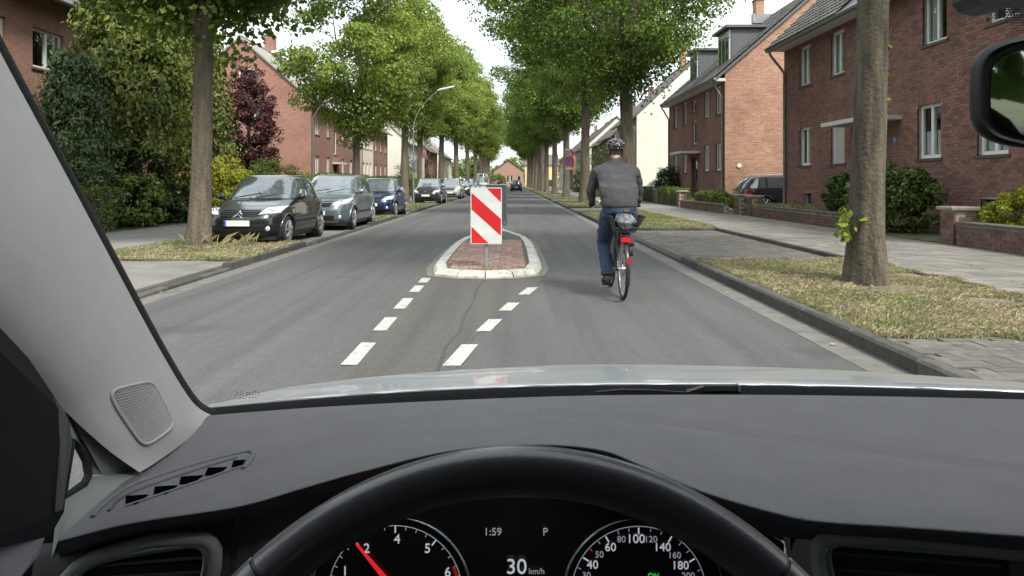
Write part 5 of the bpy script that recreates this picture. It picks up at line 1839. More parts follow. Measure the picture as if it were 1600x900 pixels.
def build_car(name, label, loc, rz, pm, car, group, doors=4, emblem=None, grille='slats', face='round', plate=True, wagon=False, detail=2, rack=False, lamp_hi=0.72):
    t = thing(name, label, 'car', loc, rz, group)
    hw = car.W / 2
    zs = list(np.linspace(0.20, car.belt, 26))
    N = 72
    mb = MB()
    rings = [car.ring(z, N=N) for z in zs]
    # body with the wheel openings cut out
    b = 0
    for g_ in rings:
        mb.v += g_
    for i in range(len(rings) - 1):
        for j in range(N):
            j2 = (j + 1) % N
            q = [rings[i][j], rings[i][j2], rings[i + 1][j2], rings[i + 1][j]]
            cx_ = sum(p[0] for p in q) / 4
            cy_ = sum(p[1] for p in q) / 4
            cz_ = sum(p[2] for p in q) / 4
            if abs(cx_) > hw * .8 and any(math.hypot(cy_ - wy, cz_ - car.wr) < car.wr + 0.035 for wy in car.wb):
                continue
            mb.f.append((i * N + j, i * N + j2, (i + 1) * N + j2, (i + 1) * N + j))
    k = len(mb.v)
    mb.f.append(tuple((len(rings) - 1) * N + j for j in range(N)))
    mb.f.append(tuple(reversed(range(N))))
    body = ob('body', mb, pm, t, smooth=40, local=True)
    mb = MB()
    mb.rings([car.ring(z, True) for z in (car.belt - 0.004, *car.gz[1:])], cap=True)
    ob('cabin', mb, pm, t, smooth=50, local=True)
    ob('underbody', MB().box(-hw * .86, hw * .86, 0.16, car.L - .18, 0.13, 0.205), BLACKPL, t, local=True)
    # wheels
    for sg in (-1, 1):
        for wy in car.wb:
            xw = sg * (hw - 0.115)
            wh = ob('wheel', MB(), TYRE, t, local=True) if False else None
            m = MB()
            pr = [(-.095, car.wr * .66), (-.10, car.wr * .9), (-.075, car.wr), (.075, car.wr), (.10, car.wr * .9), (.095, car.wr * .66)]
            nn = 28
            m.rings([[(xw + dx, wy + r_ * math.cos(2 * math.pi * q / nn), car.wr + r_ * math.sin(2 * math.pi * q / nn)) for q in range(nn)] for dx, r_ in pr], cap=True)
            wh = ob('wheel', m, TYRE, t, smooth=40, local=True)
            if detail:
                xo = xw + sg * .085
                m = MB()
                m.tube([(xo + sg * .012, wy + car.wr * .67 * math.cos(a * math.pi / 12), car.wr + car.wr * .67 * math.sin(a * math.pi / 12)) for a in range(24)], 0.014, 6, closed=True)
                for q in range(7):
                    a = 2 * math.pi * q / 7 + .3
                    m.tube([(xo + sg * .022, wy + .03 * math.cos(a), car.wr + .03 * math.sin(a)), (xo + sg * .014, wy + car.wr * .66 * math.cos(a), car.wr + car.wr * .66 * math.sin(a))], [0.036, 0.028], 6)
                m.tube([(xo - sg * .02, wy, car.wr), (xo + sg * .034, wy, car.wr)], [0.075, 0.055], 14)
                ob('rim', m, RIM, wh, smooth=50, local=True)
            arch = [(sg * (car.sx(wy + (car.wr + .04) * math.cos(a), max(.21, car.wr + (car.wr + .04) * math.sin(a))) + .003), wy + (car.wr + .04) * math.cos(a), car.wr + (car.wr + .04) * math.sin(a)) for a in np.linspace(-.28, math.pi + .28, 22)]
            ob('wheel_arch', MB().tube(arch, 0.022, 6), BLACKPL if detail < 2 else pm, t, smooth=60, local=True)
            m = MB()
            m.rings([[(sg * xx, wy + (car.wr + .055) * math.cos(2 * math.pi * q / 20), car.wr + .01 + (car.wr + .055) * math.sin(2 * math.pi * q / 20)) for q in range(20)] for xx in (hw * .62, hw * .93)], cap=False)
            m.f.append(tuple(range(20)))
            ob('wheel_well', m, RUBBER, t, local=True)
    # glazing
    gz0, gz1 = car.belt + .035, car.gz[3] - .02
    w0, w1 = car.gw[0] * .86, car.gw[3] * .93
    ws = ob('windscreen', car.screen([(-w0, gz0), (w0, gz0), (w1, gz1), (-w1, gz1)], nu=14, nv=8), CARGLASS, t, smooth=60, local=True)
    if detail > 1:
        for x0, x1 in ((-.55 * hw, .12 * hw), (.02 * hw, .66 * hw)):
            ob('wiper', MB().tube([(x, car.fy(x, gz0 + .02 + .03 * q, True) - .02, gz0 + .02 + .03 * q) for q, x in enumerate(np.linspace(x0, x1, 4))], 0.008, 5), BLACKPL, ws, local=True)
    ob('rear_window', car.screen([(-w0, gz0 + .02), (w0, gz0 + .02), (w1, gz1 - .02), (-w1, gz1 - .02)], rear=True, nu=14, nv=8), CARGLASS, t, smooth=60, local=True)
    f0, f1 = car.gf[0], car.gf[3]
    r0, r1 = car.gr[0], car.gr[3]
    ya, yb = f0 + .30, f1 + .12
    ym = (f1 + r1) / 2 - (.15 if doors == 4 else -.2)
    yc, yd = r0 - .42, r1 - .20
    for sg in (-1, 1):
        segs = [((ya, ym - .05), (yb, ym - .05)), ((ym + .05, yc), (ym + .05, yd))]
        if wagon:
            yq = ym + (yc - ym) * .55
            segs = [segs[0], ((ym + .05, yq - .04), (ym + .05, yq - .04)), ((yq + .04, yc + .1), (yq + .04, yd + .05))]
        for (lo, hi) in segs:
            ob('side_window', car.side(sg, [(lo[0], gz0 + .01), (lo[1], gz0 + .01), (hi[1], gz1 - .02), (hi[0], gz1 - .02)], up=True), CARGLASS, t, smooth=60, local=True)
        if detail:
            mr = thing_ = None
            ym_ = f0 + .36
            xm = car.sx(ym_, car.belt - .01) + .11
            mir = ob('wing_mirror', MB().ell((sg * xm, ym_, car.belt + .07), (.105, .06, .07), 12, 8), pm, t, smooth=80, local=True)
            ob('mirror_foot', MB().tube([(sg * (xm - .13), ym_ + .02, car.belt + .01), (sg * (xm - .05), ym_, car.belt + .05)], .025, 6), BLACKPL, mir, local=True)
        if detail > 1:
            for y in (ya - .12, ym, yc + .06):
                ob('door_seam', car.side(sg, [(y - .006, .30), (y + .006, .30), (y + .006, car.belt - .02), (y - .006, car.belt - .02)], e=.0015, t=.004, nu=1, nv=10), BLACKPL, t, local=True)
            for y in (ym - .22, yc - .16):
                ob('door_handle', car.side(sg, [(y, car.belt - .13), (y + .16, car.belt - .13), (y + .16, car.belt - .095), (y, car.belt - .095)], e=.022, t=.03, nu=4, nv=2), pm, t, local=True)
            ob('side_strip', car.side(sg, [(car.wb[0] + car.wr + .1, .44), (car.wb[1] - car.wr - .1, .44), (car.wb[1] - car.wr - .1, .49), (car.wb[0] + car.wr + .1, .49)], e=.012, t=.02, nu=14, nv=2), BLACKPL, t, local=True)
            ob('sill', car.side(sg, [(car.wb[0] + car.wr + .08, .205), (car.wb[1] - car.wr - .08, .205), (car.wb[1] - car.wr - .08, .25), (car.wb[0] + car.wr + .08, .25)], e=.01, t=.03, nu=14, nv=2), BLACKPL, t, local=True)
            ob('indicator', MB().ell((sg * car.sx(ya - .25, .70), ya - .25, .70), (.012, .035, .02), 8, 6), AMBER, t, local=True)
    # front end
    hz = lamp_hi
    for sg in (-1, 1):
        q = [(sg * hw * .48, hz - .085), (sg * hw * .90, hz - .05), (sg * hw * .93, hz + .075), (sg * hw * .60, hz + .045)]
        hl = ob('headlight', car.front(q, e=.012, t=.05, nu=10, nv=6), LAMPGLASS, t, smooth=60, local=True)
        if detail > 1:
            xx = sg * hw * .72
            ob('lamp_reflector', MB().ell((xx, car.fy(xx, hz) - .008, hz - .005), (.06, .02, .05), 12, 8), CHROME, hl, smooth=80, local=True)
            ob('fog_light', MB().ell((sg * hw * .70, car.fy(sg * hw * .70, .36) - .005, .36), (.052, .022, .052), 14, 8), LAMPGLASS, t, smooth=80, local=True)
    gq = [(-hw * .42, hz - .13), (hw * .42, hz - .13), (hw * .50, hz + .01), (-hw * .50, hz + .01)]
    gr = ob('grille', car.front(gq, e=.004, t=.03, nu=14, nv=4), BLACKPL, t, smooth=60, local=True)
    if detail:
        nb = 4
        for q in range(nb):
            z = hz - .118 + .115 * q / (nb - 1)
            hx = hw * (.42 + .08 * q / nb)
            ob('grille_bar', MB().tube([(x, car.fy(x, z) - .008, z) for x in np.linspace(-hx, hx, 15)], .0095, 6), pm if face == 'chevron' else BLACKPL, gr, smooth=60, local=True)
    ob('lower_intake', car.front([(-hw * .55, .27), (hw * .55, .27), (hw * .55, .40), (-hw * .55, .40)], e=.003, t=.02, nu=14, nv=4), BLACKPL, t, smooth=60, local=True)
    ob('bumper_strip', car.front([(-hw * .93, .485), (hw * .93, .485), (hw * .93, .525), (-hw * .93, .525)], e=.016, t=.03, nu=24, nv=2), pm if face != 'strip' else BLACKPL, t, smooth=60, local=True)
    if detail > 1:
        ob('bonnet_seam', MB().tube([(x, car.fy(x, hz + .075) - .002, hz + .075) for x in np.linspace(-hw * .8, hw * .8, 21)], .004, 4), BLACKPL, t, local=True)
    if emblem == 'chevron':
        for dz in (0.0, -.05):
            for sg in (-1, 1):
                z0_, z1_ = hz - .085 + dz + .012, hz - .03 + dz + .03
                poly = [(0, z1_), (sg * .085, z0_), (sg * .085, z0_ - .026), (0, z1_ - .028)]
                pts = [(x, car.fy(x, z) - .022, z) for x, z in poly]
                ob('chevron', MB().prism(pts, (0, .01, 0)), CHROME, gr, local=True)
    elif emblem == 'oval':
        z = hz - .05
        ob('emblem', MB().tube([(.07 * math.cos(a), car.fy(.07 * math.cos(a), z) - .018, z + .045 * math.sin(a)) for a in np.linspace(0, 2 * math.pi, 20, endpoint=False)], .011, 6, closed=True), CHROME, gr, smooth=60, local=True)
        ob('emblem', MB().ell((0, car.fy(0, z) - .014, z), (.045, .008, .026), 12, 6), CHROME, gr, smooth=60, local=True)
    if plate:
        z = .47
        pl_ = ob('number_plate', MB().box(-.25, .25, -.034, -.014, z - .055, z + .055), PLATE, t, local=True)
        ob('blue_strip', MB().box(-.25, -.205, -.0365, -.0345, z - .053, z + .053), PLATEBLUE, pl_, local=True)
    # rear end
    for sg in (-1, 1):
        q = [(sg * hw * .66, .62), (sg * hw * .93, .60), (sg * hw * .93, .88), (sg * hw * .72, .86)]
        ob('tail_light', car.rear(q, e=.012, t=.05, nu=8, nv=6), TAIL, t, smooth=60, local=True)
        if wagon:
            ob('tail_light_side', car.side(sg, [(car.L - .42, .66), (car.L - .16, .63), (car.L - .16, .85), (car.L - .30, .82)], e=.012, t=.04), TAIL, t, smooth=60, local=True)
    ob('rear_plate', MB().box(-.25, .25, car.L + .004, car.L + .02, .55, .66), PLATE, t, local=True)
    if rack:
        for sg in (-1, 1):
            ob('roof_rail', MB().tube([(sg * car.gw[3] * .98, y, car.gz[3] + .05 + .03 * math.sin(math.pi * q / 6)) for q, y in enumerate(np.linspace(f1 + .1, r1 - .1, 7))], .016, 6), CHROME, t, smooth=60, local=True)
    return t


GRP = 'cars parked along the left kerb'
z_b = 0.052
c1 = Car(L=3.55, W=1.63, Hh=1.44, belt=.90, hood=.70, cowl=.86, roof0=1.62, roof1=2.75, wb=(.66, 2.95), wr=.295, rear_lean=.55)
build_car('parked_car', 'black hatchback with chevron badge parked nearest on the left beside the bare trunk', (-5.36, 14.35, z_b), R(-1.5), paint('black paint', (0.012, 0.014, 0.018), 0.1), c1, GRP, emblem='chevron', face='chevron')
c2 = Car(L=4.1, W=1.70, Hh=1.50, belt=.95, hood=.74, cowl=.95, roof0=1.72, roof1=3.2, wb=(.78, 3.3), wr=.31, rear_lean=.5)
build_car('parked_car', 'grey blue compact van parked between the black and the dark blue car', (-5.12, 19.2, z_b), R(-0.8), paint('grey blue paint', (0.17, 0.21, 0.24), 0.55), c2, GRP, emblem='oval', lamp_hi=.76)
c3 = Car(L=3.7, W=1.63, Hh=1.44, belt=.90, hood=.70, cowl=.88, roof0=1.60, roof1=2.8, wb=(.68, 3.0), wr=.295, rear_lean=.5)
build_car('parked_car', 'dark blue hatchback parked third in the row before the slender tree', (-5.08, 26.4, z_b), R(-1.0), paint('dark blue paint', (0.012, 0.022, 0.085), 0.25), c3, GRP, emblem='oval', lamp_hi=.71)
c4 = Car(L=4.2, W=1.70, Hh=1.46, belt=.92, hood=.72, cowl=.98, roof0=1.75, roof1=3.1, wb=(.8, 3.35), wr=.31, rear_lean=.6)
build_car('parked_car', 'dark car parked half behind the street lamp pole', (-4.95, 42.0, z_b + .05), R(-1), paint('anthracite paint', (0.035, 0.04, 0.055), 0.4), c4, GRP, emblem='oval', detail=1)
c5 = Car(L=4.3, W=1.74, Hh=1.62, belt=.98, hood=.80, cowl=.85, roof0=1.5, roof1=3.5, wb=(.78, 3.4), wr=.32, rear_lean=.3)
build_car('parked_car', 'silver high roofed car parked beyond the dark car at the lamp', (-4.85, 57.3, z_b), R(-1), paint('silver paint', (0.50, 0.52, 0.53), 0.6), c5, GRP, emblem='oval', detail=1, lamp_hi=.8)
build_car('parked_car', 'dark far parked car next to the silver high roofed car', (-4.9, 70.5, z_b), R(-1), paint('dark green paint', (0.03, 0.045, 0.045), 0.3), c4, GRP, detail=1)
build_car('parked_car', 'pale blue distant parked car partly behind the striped board', (-4.9, 80.5, z_b), R(-1), paint('pale blue paint', (0.25, 0.33, 0.40), 0.4), c2, GRP, detail=1)
build_car('parked_car', 'farthest dark parked car left of the white van', (-4.9, 92, z_b), R(-1), paint('blue black paint', (0.02, 0.025, 0.04), 0.3), c4, GRP, detail=1)
c6 = Car(L=5.0, W=2.0, Hh=2.55, belt=1.25, hood=1.05, cowl=.6, roof0=1.1, roof1=4.4, wb=(.9, 3.9), wr=.34, rear_lean=.1)
build_car('white_van', 'white van parked far down the left side behind the striped board', (-4.35, 104, z_b), R(-1), paint('white paint', (0.72, 0.73, 0.73), 0.0), c6, None, detail=1, lamp_hi=.9)
c7 = Car(L=4.3, W=1.75, Hh=1.68, belt=1.02, hood=.85, cowl=.95, roof0=1.6, roof1=3.4, wb=(.8, 3.4), wr=.36, rear_lean=.35)
build_car('driving_car', 'dark car driving far ahead in the right hand lane of the street', (0.62, 112, 0.0), R(180), paint('far dark blue paint', (0.02, 0.025, 0.05), 0.3), c7, None, detail=1)
c8 = Car(L=4.6, W=1.76, Hh=1.50, belt=.94, hood=.74, cowl=1.1, roof0=1.85, roof1=3.75, wb=(.88, 3.6), wr=.32, rear_lean=.45)
build_car('estate_car', 'black estate car in the driveway between the two brick houses on the right', (14.05, 31.2, 0.105), R(90), paint('deep black paint', (0.012, 0.013, 0.017), 0.1), c8, None, wagon=True, rack=True)
build_car('parked_car', 'pale green car half hidden behind the hedge in front of the white gable', (14.2, 55.5, 0.11), R(62), paint('pale turquoise paint', (0.32, 0.42, 0.40), 0.4), c4, None, detail=1)
# ------------------------------------------------------------------ bicycle and cyclist
BX, BY = 1.252, 8.30           # rear wheel contact
WR = 0.345
FY = BY + 1.06                 # front wheel contact
BIKE = M('dark bicycle lacquer', (0.02, 0.021, 0.024), 0.35, coat=0.5, var=0.1)
SILVER = M('aluminium', (0.46, 0.47, 0.48), 0.35, metal=0.8, var=0.08)
bike = thing('bicycle', 'dark touring bicycle with mudguards and rear rack ridden along the right lane', 'bicycle', (BX, BY, 0))


def wheel(yc, name='wheel'):
    n = 40
    circ = lambda r: [(BX, yc + r * math.cos(2 * math.pi * k / n), WR + r * math.sin(2 * math.pi * k / n)) for k in range(n)]
    wh = ob(name, MB().tube(circ(WR - 0.019), 0.019, 10, closed=True), RUBBER, bike, smooth=80)
    ob('rim', MB().tube(circ(WR - 0.045), 0.011, 8, closed=True), SILVER, wh, smooth=80, local=True)
    m = MB()
    for k in range(32):
        a = 2 * math.pi * k / 32
        sx_ = 0.03 if k % 2 else -0.03
        m.tube([(BX + sx_, yc + .02 * math.cos(a + .7), WR + .02 * math.sin(a + .7)), (BX, yc + (WR - .05) * math.cos(a), WR + (WR - .05) * math.sin(a))], 0.0009, 4, cap=False)
    ob('spokes', m, SILVER, wh, local=True)
    ob('hub', MB().tube([(BX - .055, yc, WR), (BX - .03, yc, WR), (BX + .03, yc, WR), (BX + .055, yc, WR)], [0.012, .026, .026, .012], 12), SILVER, wh, smooth=60, local=True)
    return wh


rw, fw = wheel(BY), wheel(FY)
for yc, a0, a1, nm in ((BY, -25, 200, 'rear_mudguard'), (FY, 10, 195, 'front_mudguard')):
    rows = []
    for k in range(25):
        a = R(a0 + (a1 - a0) * k / 24) if yc == FY else R(-a0 + 180 - (a1 - a0) * k / 24 + 0)
        rr = WR + 0.018
        rows.append([(BX + dx, yc + (rr + dr) * math.cos(a), WR + (rr + dr) * math.sin(a)) for dx, dr in ((-.027, -.02), (-.02, .004), (0, .012), (.02, .004), (.027, -.02))])
    mg = MB().grid(rows)
    mg.grid([[(x, y, z - .0015) for x, y, z in r] for r in reversed(rows)])
    ob(nm, mg, BIKE, bike, smooth=60)
BBY, BBZ = BY + 0.43, 0.29
bb = (BX, BBY, BBZ)
seat_top = (BX, BY + 0.235, 0.86)
headt, headb = (BX, FY - .235, 0.93), (BX, FY - .195, 0.74)
fr = MB()
fr.tube([bb, seat_top], 0.017, 10).tube([bb, headb], 0.019, 10).tube([(BX, BY + 0.30, 0.66), (BX, FY - .215, 0.83)], 0.016, 10).tube([headt, headb], 0.021, 10)
for s_ in (-1, 1):
    fr.tube([(BX + s_ * .02, BBY, BBZ), (BX + s_ * .06, BY, WR)], 0.010, 8)
    fr.tube([(BX + s_ * .018, BY + 0.26, 0.78), (BX + s_ * .06, BY, WR)], 0.009, 8)
ob('frame', fr, BIKE, bike, smooth=60)
fk = MB().tube([headb, (BX, FY - .17, .70)], 0.02, 8)
for s_ in (-1, 1):
    fk.tube([(BX, FY - .17, .71), (BX + s_ * .05, FY - .14, .69), (BX + s_ * .055, FY - .06, .5), (BX + s_ * .055, FY, WR)], [.016, .015, .013, .010], 8)
ob('fork', fk, BIKE, bike, smooth=60)
ob('seat_post', MB().tube([seat_top, (BX, BY + .21, .935)], 0.0135, 10), SILVER, bike, smooth=60)
sd = MB()
rows = []
for k, (dy, wx, z) in enumerate(((-.13, .02, .955), (-.115, .075, .972), (-.06, .085, .975), (0, .065, .968), (.07, .032, .965), (.12, .02, .96), (.135, .008, .955))):
    rows.append([(BX + wx * math.cos(a), BY + .20 + dy, z + (.018 if math.sin(a) > 0 else .04) * math.sin(a)) for a in np.linspace(0, 2 * math.pi, 12, endpoint=False)])
ob('saddle', sd.rings(rows), BLACKPL, bike, smooth=60)
hb = MB()
hz_ = 1.045
hb.tube([headt, (BX, FY - .25, 1.0), (BX, FY - .22, 1.03)], 0.014, 8)
hb.tube([(BX - .30, FY - .40, hz_ - .012), (BX - .26, FY - .34, hz_), (BX - .17, FY - .25, hz_ + .005), (BX, FY - .22, 1.035), (BX + .17, FY - .25, hz_ + .005), (BX + .26, FY - .34, hz_), (BX + .30, FY - .40, hz_ - .012)], 0.0115, 8)
hbo = ob('handlebar', hb, SILVER, bike, smooth=60)
for s_ in (-1, 1):
    ob('grip', MB().tube([(BX + s_ * .25, FY - .325, hz_), (BX + s_ * .30, FY - .40, hz_ - .012), (BX + s_ * .305, FY - .41, hz_ - .014)], [.016, .017, .012], 10), BLACKPL, bike, smooth=60)
    ob('brake_lever', MB().tube([(BX + s_ * .22, FY - .27, hz_ - .01), (BX + s_ * .25, FY - .28, hz_ - .035), (BX + s_ * .31, FY - .37, hz_ - .05)], .006, 6), SILVER, bike, smooth=60)
ob('bell', MB().ell((BX - .16, FY - .24, hz_ + .03), (.026, .026, .022), 12, 8), CHROME, bike, smooth=80)
cr = MB().tube([(BX + .045, BBY + .09 * math.cos(a), BBZ + .09 * math.sin(a)) for a in np.linspace(0, 2 * math.pi, 28, endpoint=False)], .006, 6, closed=True)
for k in range(5):
    a = k * 1.257
    cr.tube([(BX + .045, BBY, BBZ), (BX + .045, BBY + .088 * math.cos(a), BBZ + .088 * math.sin(a))], .006, 5)
cr.tube([(BX - .06, BBY, BBZ), (BX + .06, BBY, BBZ)], .02, 10)
ob('chainring', cr, SILVER, bike, smooth=60)
ch = MB()
ch.tube([(BX + .045, BBY + .0, BBZ + .09), (BX + .042, BY, WR + .04)], .004, 5).tube([(BX + .045, BBY, BBZ - .09), (BX + .042, BY + .02, WR - .04)], .004, 5)
ob('chain', ch, BLACKPL, bike)
ob('sprocket', MB().tube([(BX + .036, BY, WR), (BX + .050, BY, WR)], .042, 16), SILVER, bike, smooth=60)
ob('derailleur', MB().tube([(BX + .06, BY, WR - .02), (BX + .062, BY + .03, WR - .09), (BX + .055, BY + .045, WR - .16)], [.012, .016, .018], 8), SILVER, bike, smooth=60)
PA = R(-97)      # crank: left pedal down
ped = {}
for s_, a in ((-1, PA), (1, PA + math.pi)):
    p0 = Vector((BX + s_ * .062, BBY, BBZ))
    p1 = p0 + Vector((s_ * .02, .17 * math.cos(a), .17 * math.sin(a)))
    ob('crank', MB().tube([p0, p1], [.014, .010], 8), SILVER, bike, smooth=60)
    ped[s_] = p1 + Vector((s_ * .055, 0, 0))
    ob('pedal', MB().obox(p1 + Vector((s_ * .055, 0, 0)), (.09, .085, .024)), BLACKPL, bike)
rk = MB()
for s_ in (-1, 1):
    rk.tube([(BX + s_ * .065, BY + .17, .745), (BX + s_ * .065, BY - .17, .745), (BX + s_ * .03, BY - .20, .745)], .006, 6)
    rk.tube([(BX + s_ * .065, BY - .06, .745), (BX + s_ * .07, BY, WR + .02)], .006, 6).tube([(BX + s_ * .065, BY + .08, .745), (BX + s_ * .07, BY, WR + .02)], .006, 6)
for y in (-.14, -.04, .06, .15):
    rk.tube([(BX - .065, BY + y, .745), (BX + .065, BY + y, .745)], .005, 6)
ob('rack', rk, BIKE, bike, smooth=60)
ob('tail_light', MB().prism([(BX + x, BY - .235, z) for x, z in rounded(-.062, .062, .655, .722, .018)], (0, .04, 0)), TAIL, bike)
ob('tail_light_lens', MB().prism([(BX + x, BY - .241, z) for x, z in rounded(-.052, .052, .664, .713, .014)], (0, .0055, 0)), M('bright red lens', (0.42, 0.012, 0.018), 0.15, coat=1, emit=(1, .05, .04), estr=0.04), bike)
ob('reflector', MB().prism([(BX + .012 + x, BY - .372, z) for x, z in rounded(-.026, .026, .44, .50, .012)], (0, .012, 0)), TAIL, bike)
ob('kickstand', MB().tube([(BX - .06, BY + .05, .31), (BX - .085, BY - .12, .25)], .008, 6), SILVER, bike)

# basket on the rack and the bag in it
BASK = M('dark woven basket', (0.022, 0.022, 0.020), 0.8, var=0.35, scale=40, bstr=0.8, bscale=90)
bsk = thing('rear_basket', 'dark flared basket fixed on the bicycle rack', 'basket', (BX, BY, .75))
z0, z1 = .765, .94
b0 = [(BX - .105, BY - .19), (BX + .105, BY - .19), (BX + .105, BY + .15), (BX - .105, BY + .15)]
b1 = [(BX - .15, BY - .22), (BX + .215, BY - .22), (BX + .215, BY + .18), (BX - .15, BY + .18)]
ob('floor', MB().box(BX - .105, BX + .105, BY - .19, BY + .15, z0, z0 + .008), BASK, bsk)
for i, (lo, hi) in enumerate(((.86, .90), (.955, .995), (.955, .995), (.955, .985))):
    j = (i + 1) % 4
    hz0 = .815 if i == 0 else z1
    q = lambda p, r, t: (p[0] + (r[0] - p[0]) * t, p[1] + (r[1] - p[1]) * t)
    tt = (hz0 - z0) / (z1 - z0)
    ta, tb = q(b0[i], b1[i], tt), q(b0[j], b1[j], tt)
    nrm = Vector((b0[j][1] - b0[i][1], -(b0[j][0] - b0[i][0]), 0)).normalized() * -.008
    ob('basket_side', MB().prism([(*b0[i], z0), (*b0[j], z0), (*tb, hz0), (*ta, hz0)], nrm), BASK, bsk)
    ob('basket_rim', MB().tube([(*ta, hz0), (*tb, hz0)], .010, 6), BASK, bsk)
BAG = M('crumpled grey plastic', (0.16, 0.17, 0.185), 0.22, coat=0.4, var=0.7, scale=16, bstr=1.0, bscale=22, bdist=0.03)
bag = MB().ell((BX + .0, BY - .09, .875), (.118, .165, .095), 26, 16)
for k in range(len(bag.v)):
    x, y, z = bag.v[k]
    q = 1 + .08 * math.sin(40 * x + 25 * z) + .06 * math.sin(55 * y - 20 * x) + .05 * math.sin(80 * z)
    bag.v[k] = (BX + (x - BX) * q, BY - .09 + (y - BY + .09) * q, .875 + (z - .875) * q)
tag(ob('bag', bag, BAG, smooth=60), 'crumpled shiny grey bag lying in the bicycle basket', 'bag')

# ---- the rider
SKIN = M('skin', (0.46, 0.26, 0.19), 0.55, var=0.08, scale=20)
SWEATER = M('grey knitted sweater', (0.056, 0.056, 0.062), 0.92, var=0.15, scale=8, bstr=0.5, bscale=130, bdist=0.004)
JEANS = M('blue denim', (0.032, 0.055, 0.098), 0.9, var=0.30, scale=5, bstr=0.4, bscale=120, bdist=0.003)
SHOE = M('dark brown shoe', (0.04, 0.026, 0.02), 0.6, var=0.2)
HAIR = M('grey brown hair', (0.085, 0.068, 0.055), 0.8, var=0.3, scale=40)
rider = thing('person', 'cyclist seen from behind in grey sweater, blue jeans and black helmet', 'person', (BX, BY + .3, 0))
HX = BX - .012
hip = Vector((HX, BY + .22, 1.075))
chest = Vector((HX - .002, BY + .42, 1.45))


def loft(mb, st, n=20):
    "st: (centre, rx, ry, tilt about X) elliptical sections"
    rings = []
    for c, a, b, tl in st:
        rings.append([(c[0] + a * math.cos(q), c[1] + b * math.sin(q) * math.cos(tl), c[2] + b * math.sin(q) * math.sin(tl)) for q in np.linspace(0, 2 * math.pi, n, endpoint=False)])
    return mb.rings(rings)


def limb(mb, pts, rr, n=14):
    return mb.tube(pts, rr, n)


def fuse(o, vox, it=6, fac=0.5):
    m = o.modifiers.new('fuse', 'REMESH')
    m.mode = 'VOXEL'
    m.voxel_size = vox
    m.use_smooth_shade = True
    s_ = o.modifiers.new('soften', 'SMOOTH')
    s_.factor = fac
    s_.iterations = it


def folds(o, scale, strength):
    tx = bpy.data.textures.new('folds', 'CLOUDS')
    tx.noise_scale = scale
    tx.noise_depth = 2
    m = o.modifiers.new('folds', 'DISPLACE')
    m.texture = tx
    m.texture_coords = 'LOCAL'
    m.strength = strength
    m.mid_level = 0.5


def dens(pts, k=6):
    "Catmull-Rom through the points, radii too"
    out = []
    P_ = [np.array([*p, r]) for p, r in pts]
    P_ = [2 * P_[0] - P_[1]] + P_ + [2 * P_[-1] - P_[-2]]
    for i in range(1, len(P_) - 2):
        for j in range(k):
            t = j / k
            a, b, c, d_ = P_[i - 1], P_[i], P_[i + 1], P_[i + 2]
            out.append(0.5 * ((2 * b) + (-a + c) * t + (2 * a - 5 * b + 4 * c - d_) * t ** 2 + (-a + 3 * b - 3 * c + d_) * t ** 3))
    out.append(P_[-2])
    return [tuple(q[:3]) for q in out], [max(.004, float(q[3])) for q in out]


shL, shR = Vector((HX - .205, BY + .47, 1.495)), Vector((HX + .205, BY + .47, 1.495))
elL, elR = Vector((HX - .285, BY + .56, 1.225)), Vector((HX + .283, BY + .56, 1.225))
haL, haR = Vector((BX - .285, FY - .365, 1.072)), Vector((BX + .285, FY - .365, 1.072))
wrL = haL + Vector((.0, -.085, .035))
wrR = haR + Vector((.0, -.085, .035))
neck0, neck1 = Vector((HX, BY + .485, 1.535)), Vector((HX + .002, BY + .525, 1.64))
headc = Vector((HX + .004, BY + .555, 1.700))
hpL, hpR = Vector((HX - .095, BY + .26, .985)), Vector((HX + .095, BY + .26, .985))
anL = ped[-1] + Vector((.005, -.055, .128))
anR = ped[1] + Vector((-.005, -.045, .128))
knL = Vector((HX - .135, BY + .56, .60))
knR = Vector((HX + .125, BY + .68, .865))


def arm_pts(sh, el, wr, k=1.0):
    return [(sh + Vector((-.25 * (sh.x - HX), -.01, -.05)), .060 * k), (sh.lerp(el, .35) + Vector((0, 0, 0)), .056 * k), (el, .050 * k), (el.lerp(wr, .4), .046 * k), (wr, .034 * k)]


def leg_pts(hp, kn, an, k=1.0):
    return [(hp, .105 * k), (hp.lerp(kn, .45), .088 * k), (kn, .066 * k), (kn.lerp(an, .35) + Vector((0, -.02, 0)), .060 * k), (an, .046 * k)]


# body (one surface)
b_ = MB()
loft(b_, [(hip + Vector((0, 0, -.09)), .15, .12, 0), (hip, .17, .135, 0), (hip + Vector((0, .04, .16)), .155, .12, .2), (chest + Vector((0, -.06, -.12)), .175, .125, .3), (chest, .17, .11, .35), (neck0 + Vector((0, -.01, -.03)), .085, .07, .4), (neck0 + Vector((0, .01, .02)), .062, .062, .3)])
loft(b_, [(neck0 - Vector((0, 0, .04)), .066, .068, 0), (neck0.lerp(neck1, .5), .060, .064, 0), (neck1 + Vector((0, .01, .03)), .058, .066, 0)])
b_.ell(headc + Vector((0, 0, .015)), (.077, .098, .118), 20, 14)
b_.ell(headc + Vector((0, .035, -.075)), (.058, .062, .055), 14, 10)               # jaw
b_.tube([headc + Vector((0, .09, .02)), headc + Vector((0, .118, -.022)), headc + Vector((0, .10, -.03))], [.010, .016, .010], 8)   # nose
for s_ in (-1, 1):
    b_.ell(headc + Vector((s_ * .082, .0, -.012)), (.012, .022, .034), 10, 8)
for sh, el, wr in ((shL, elL, wrL), (shR, elR, wrR)):
    limb(b_, *dens(arm_pts(sh, el, wr, .8)))
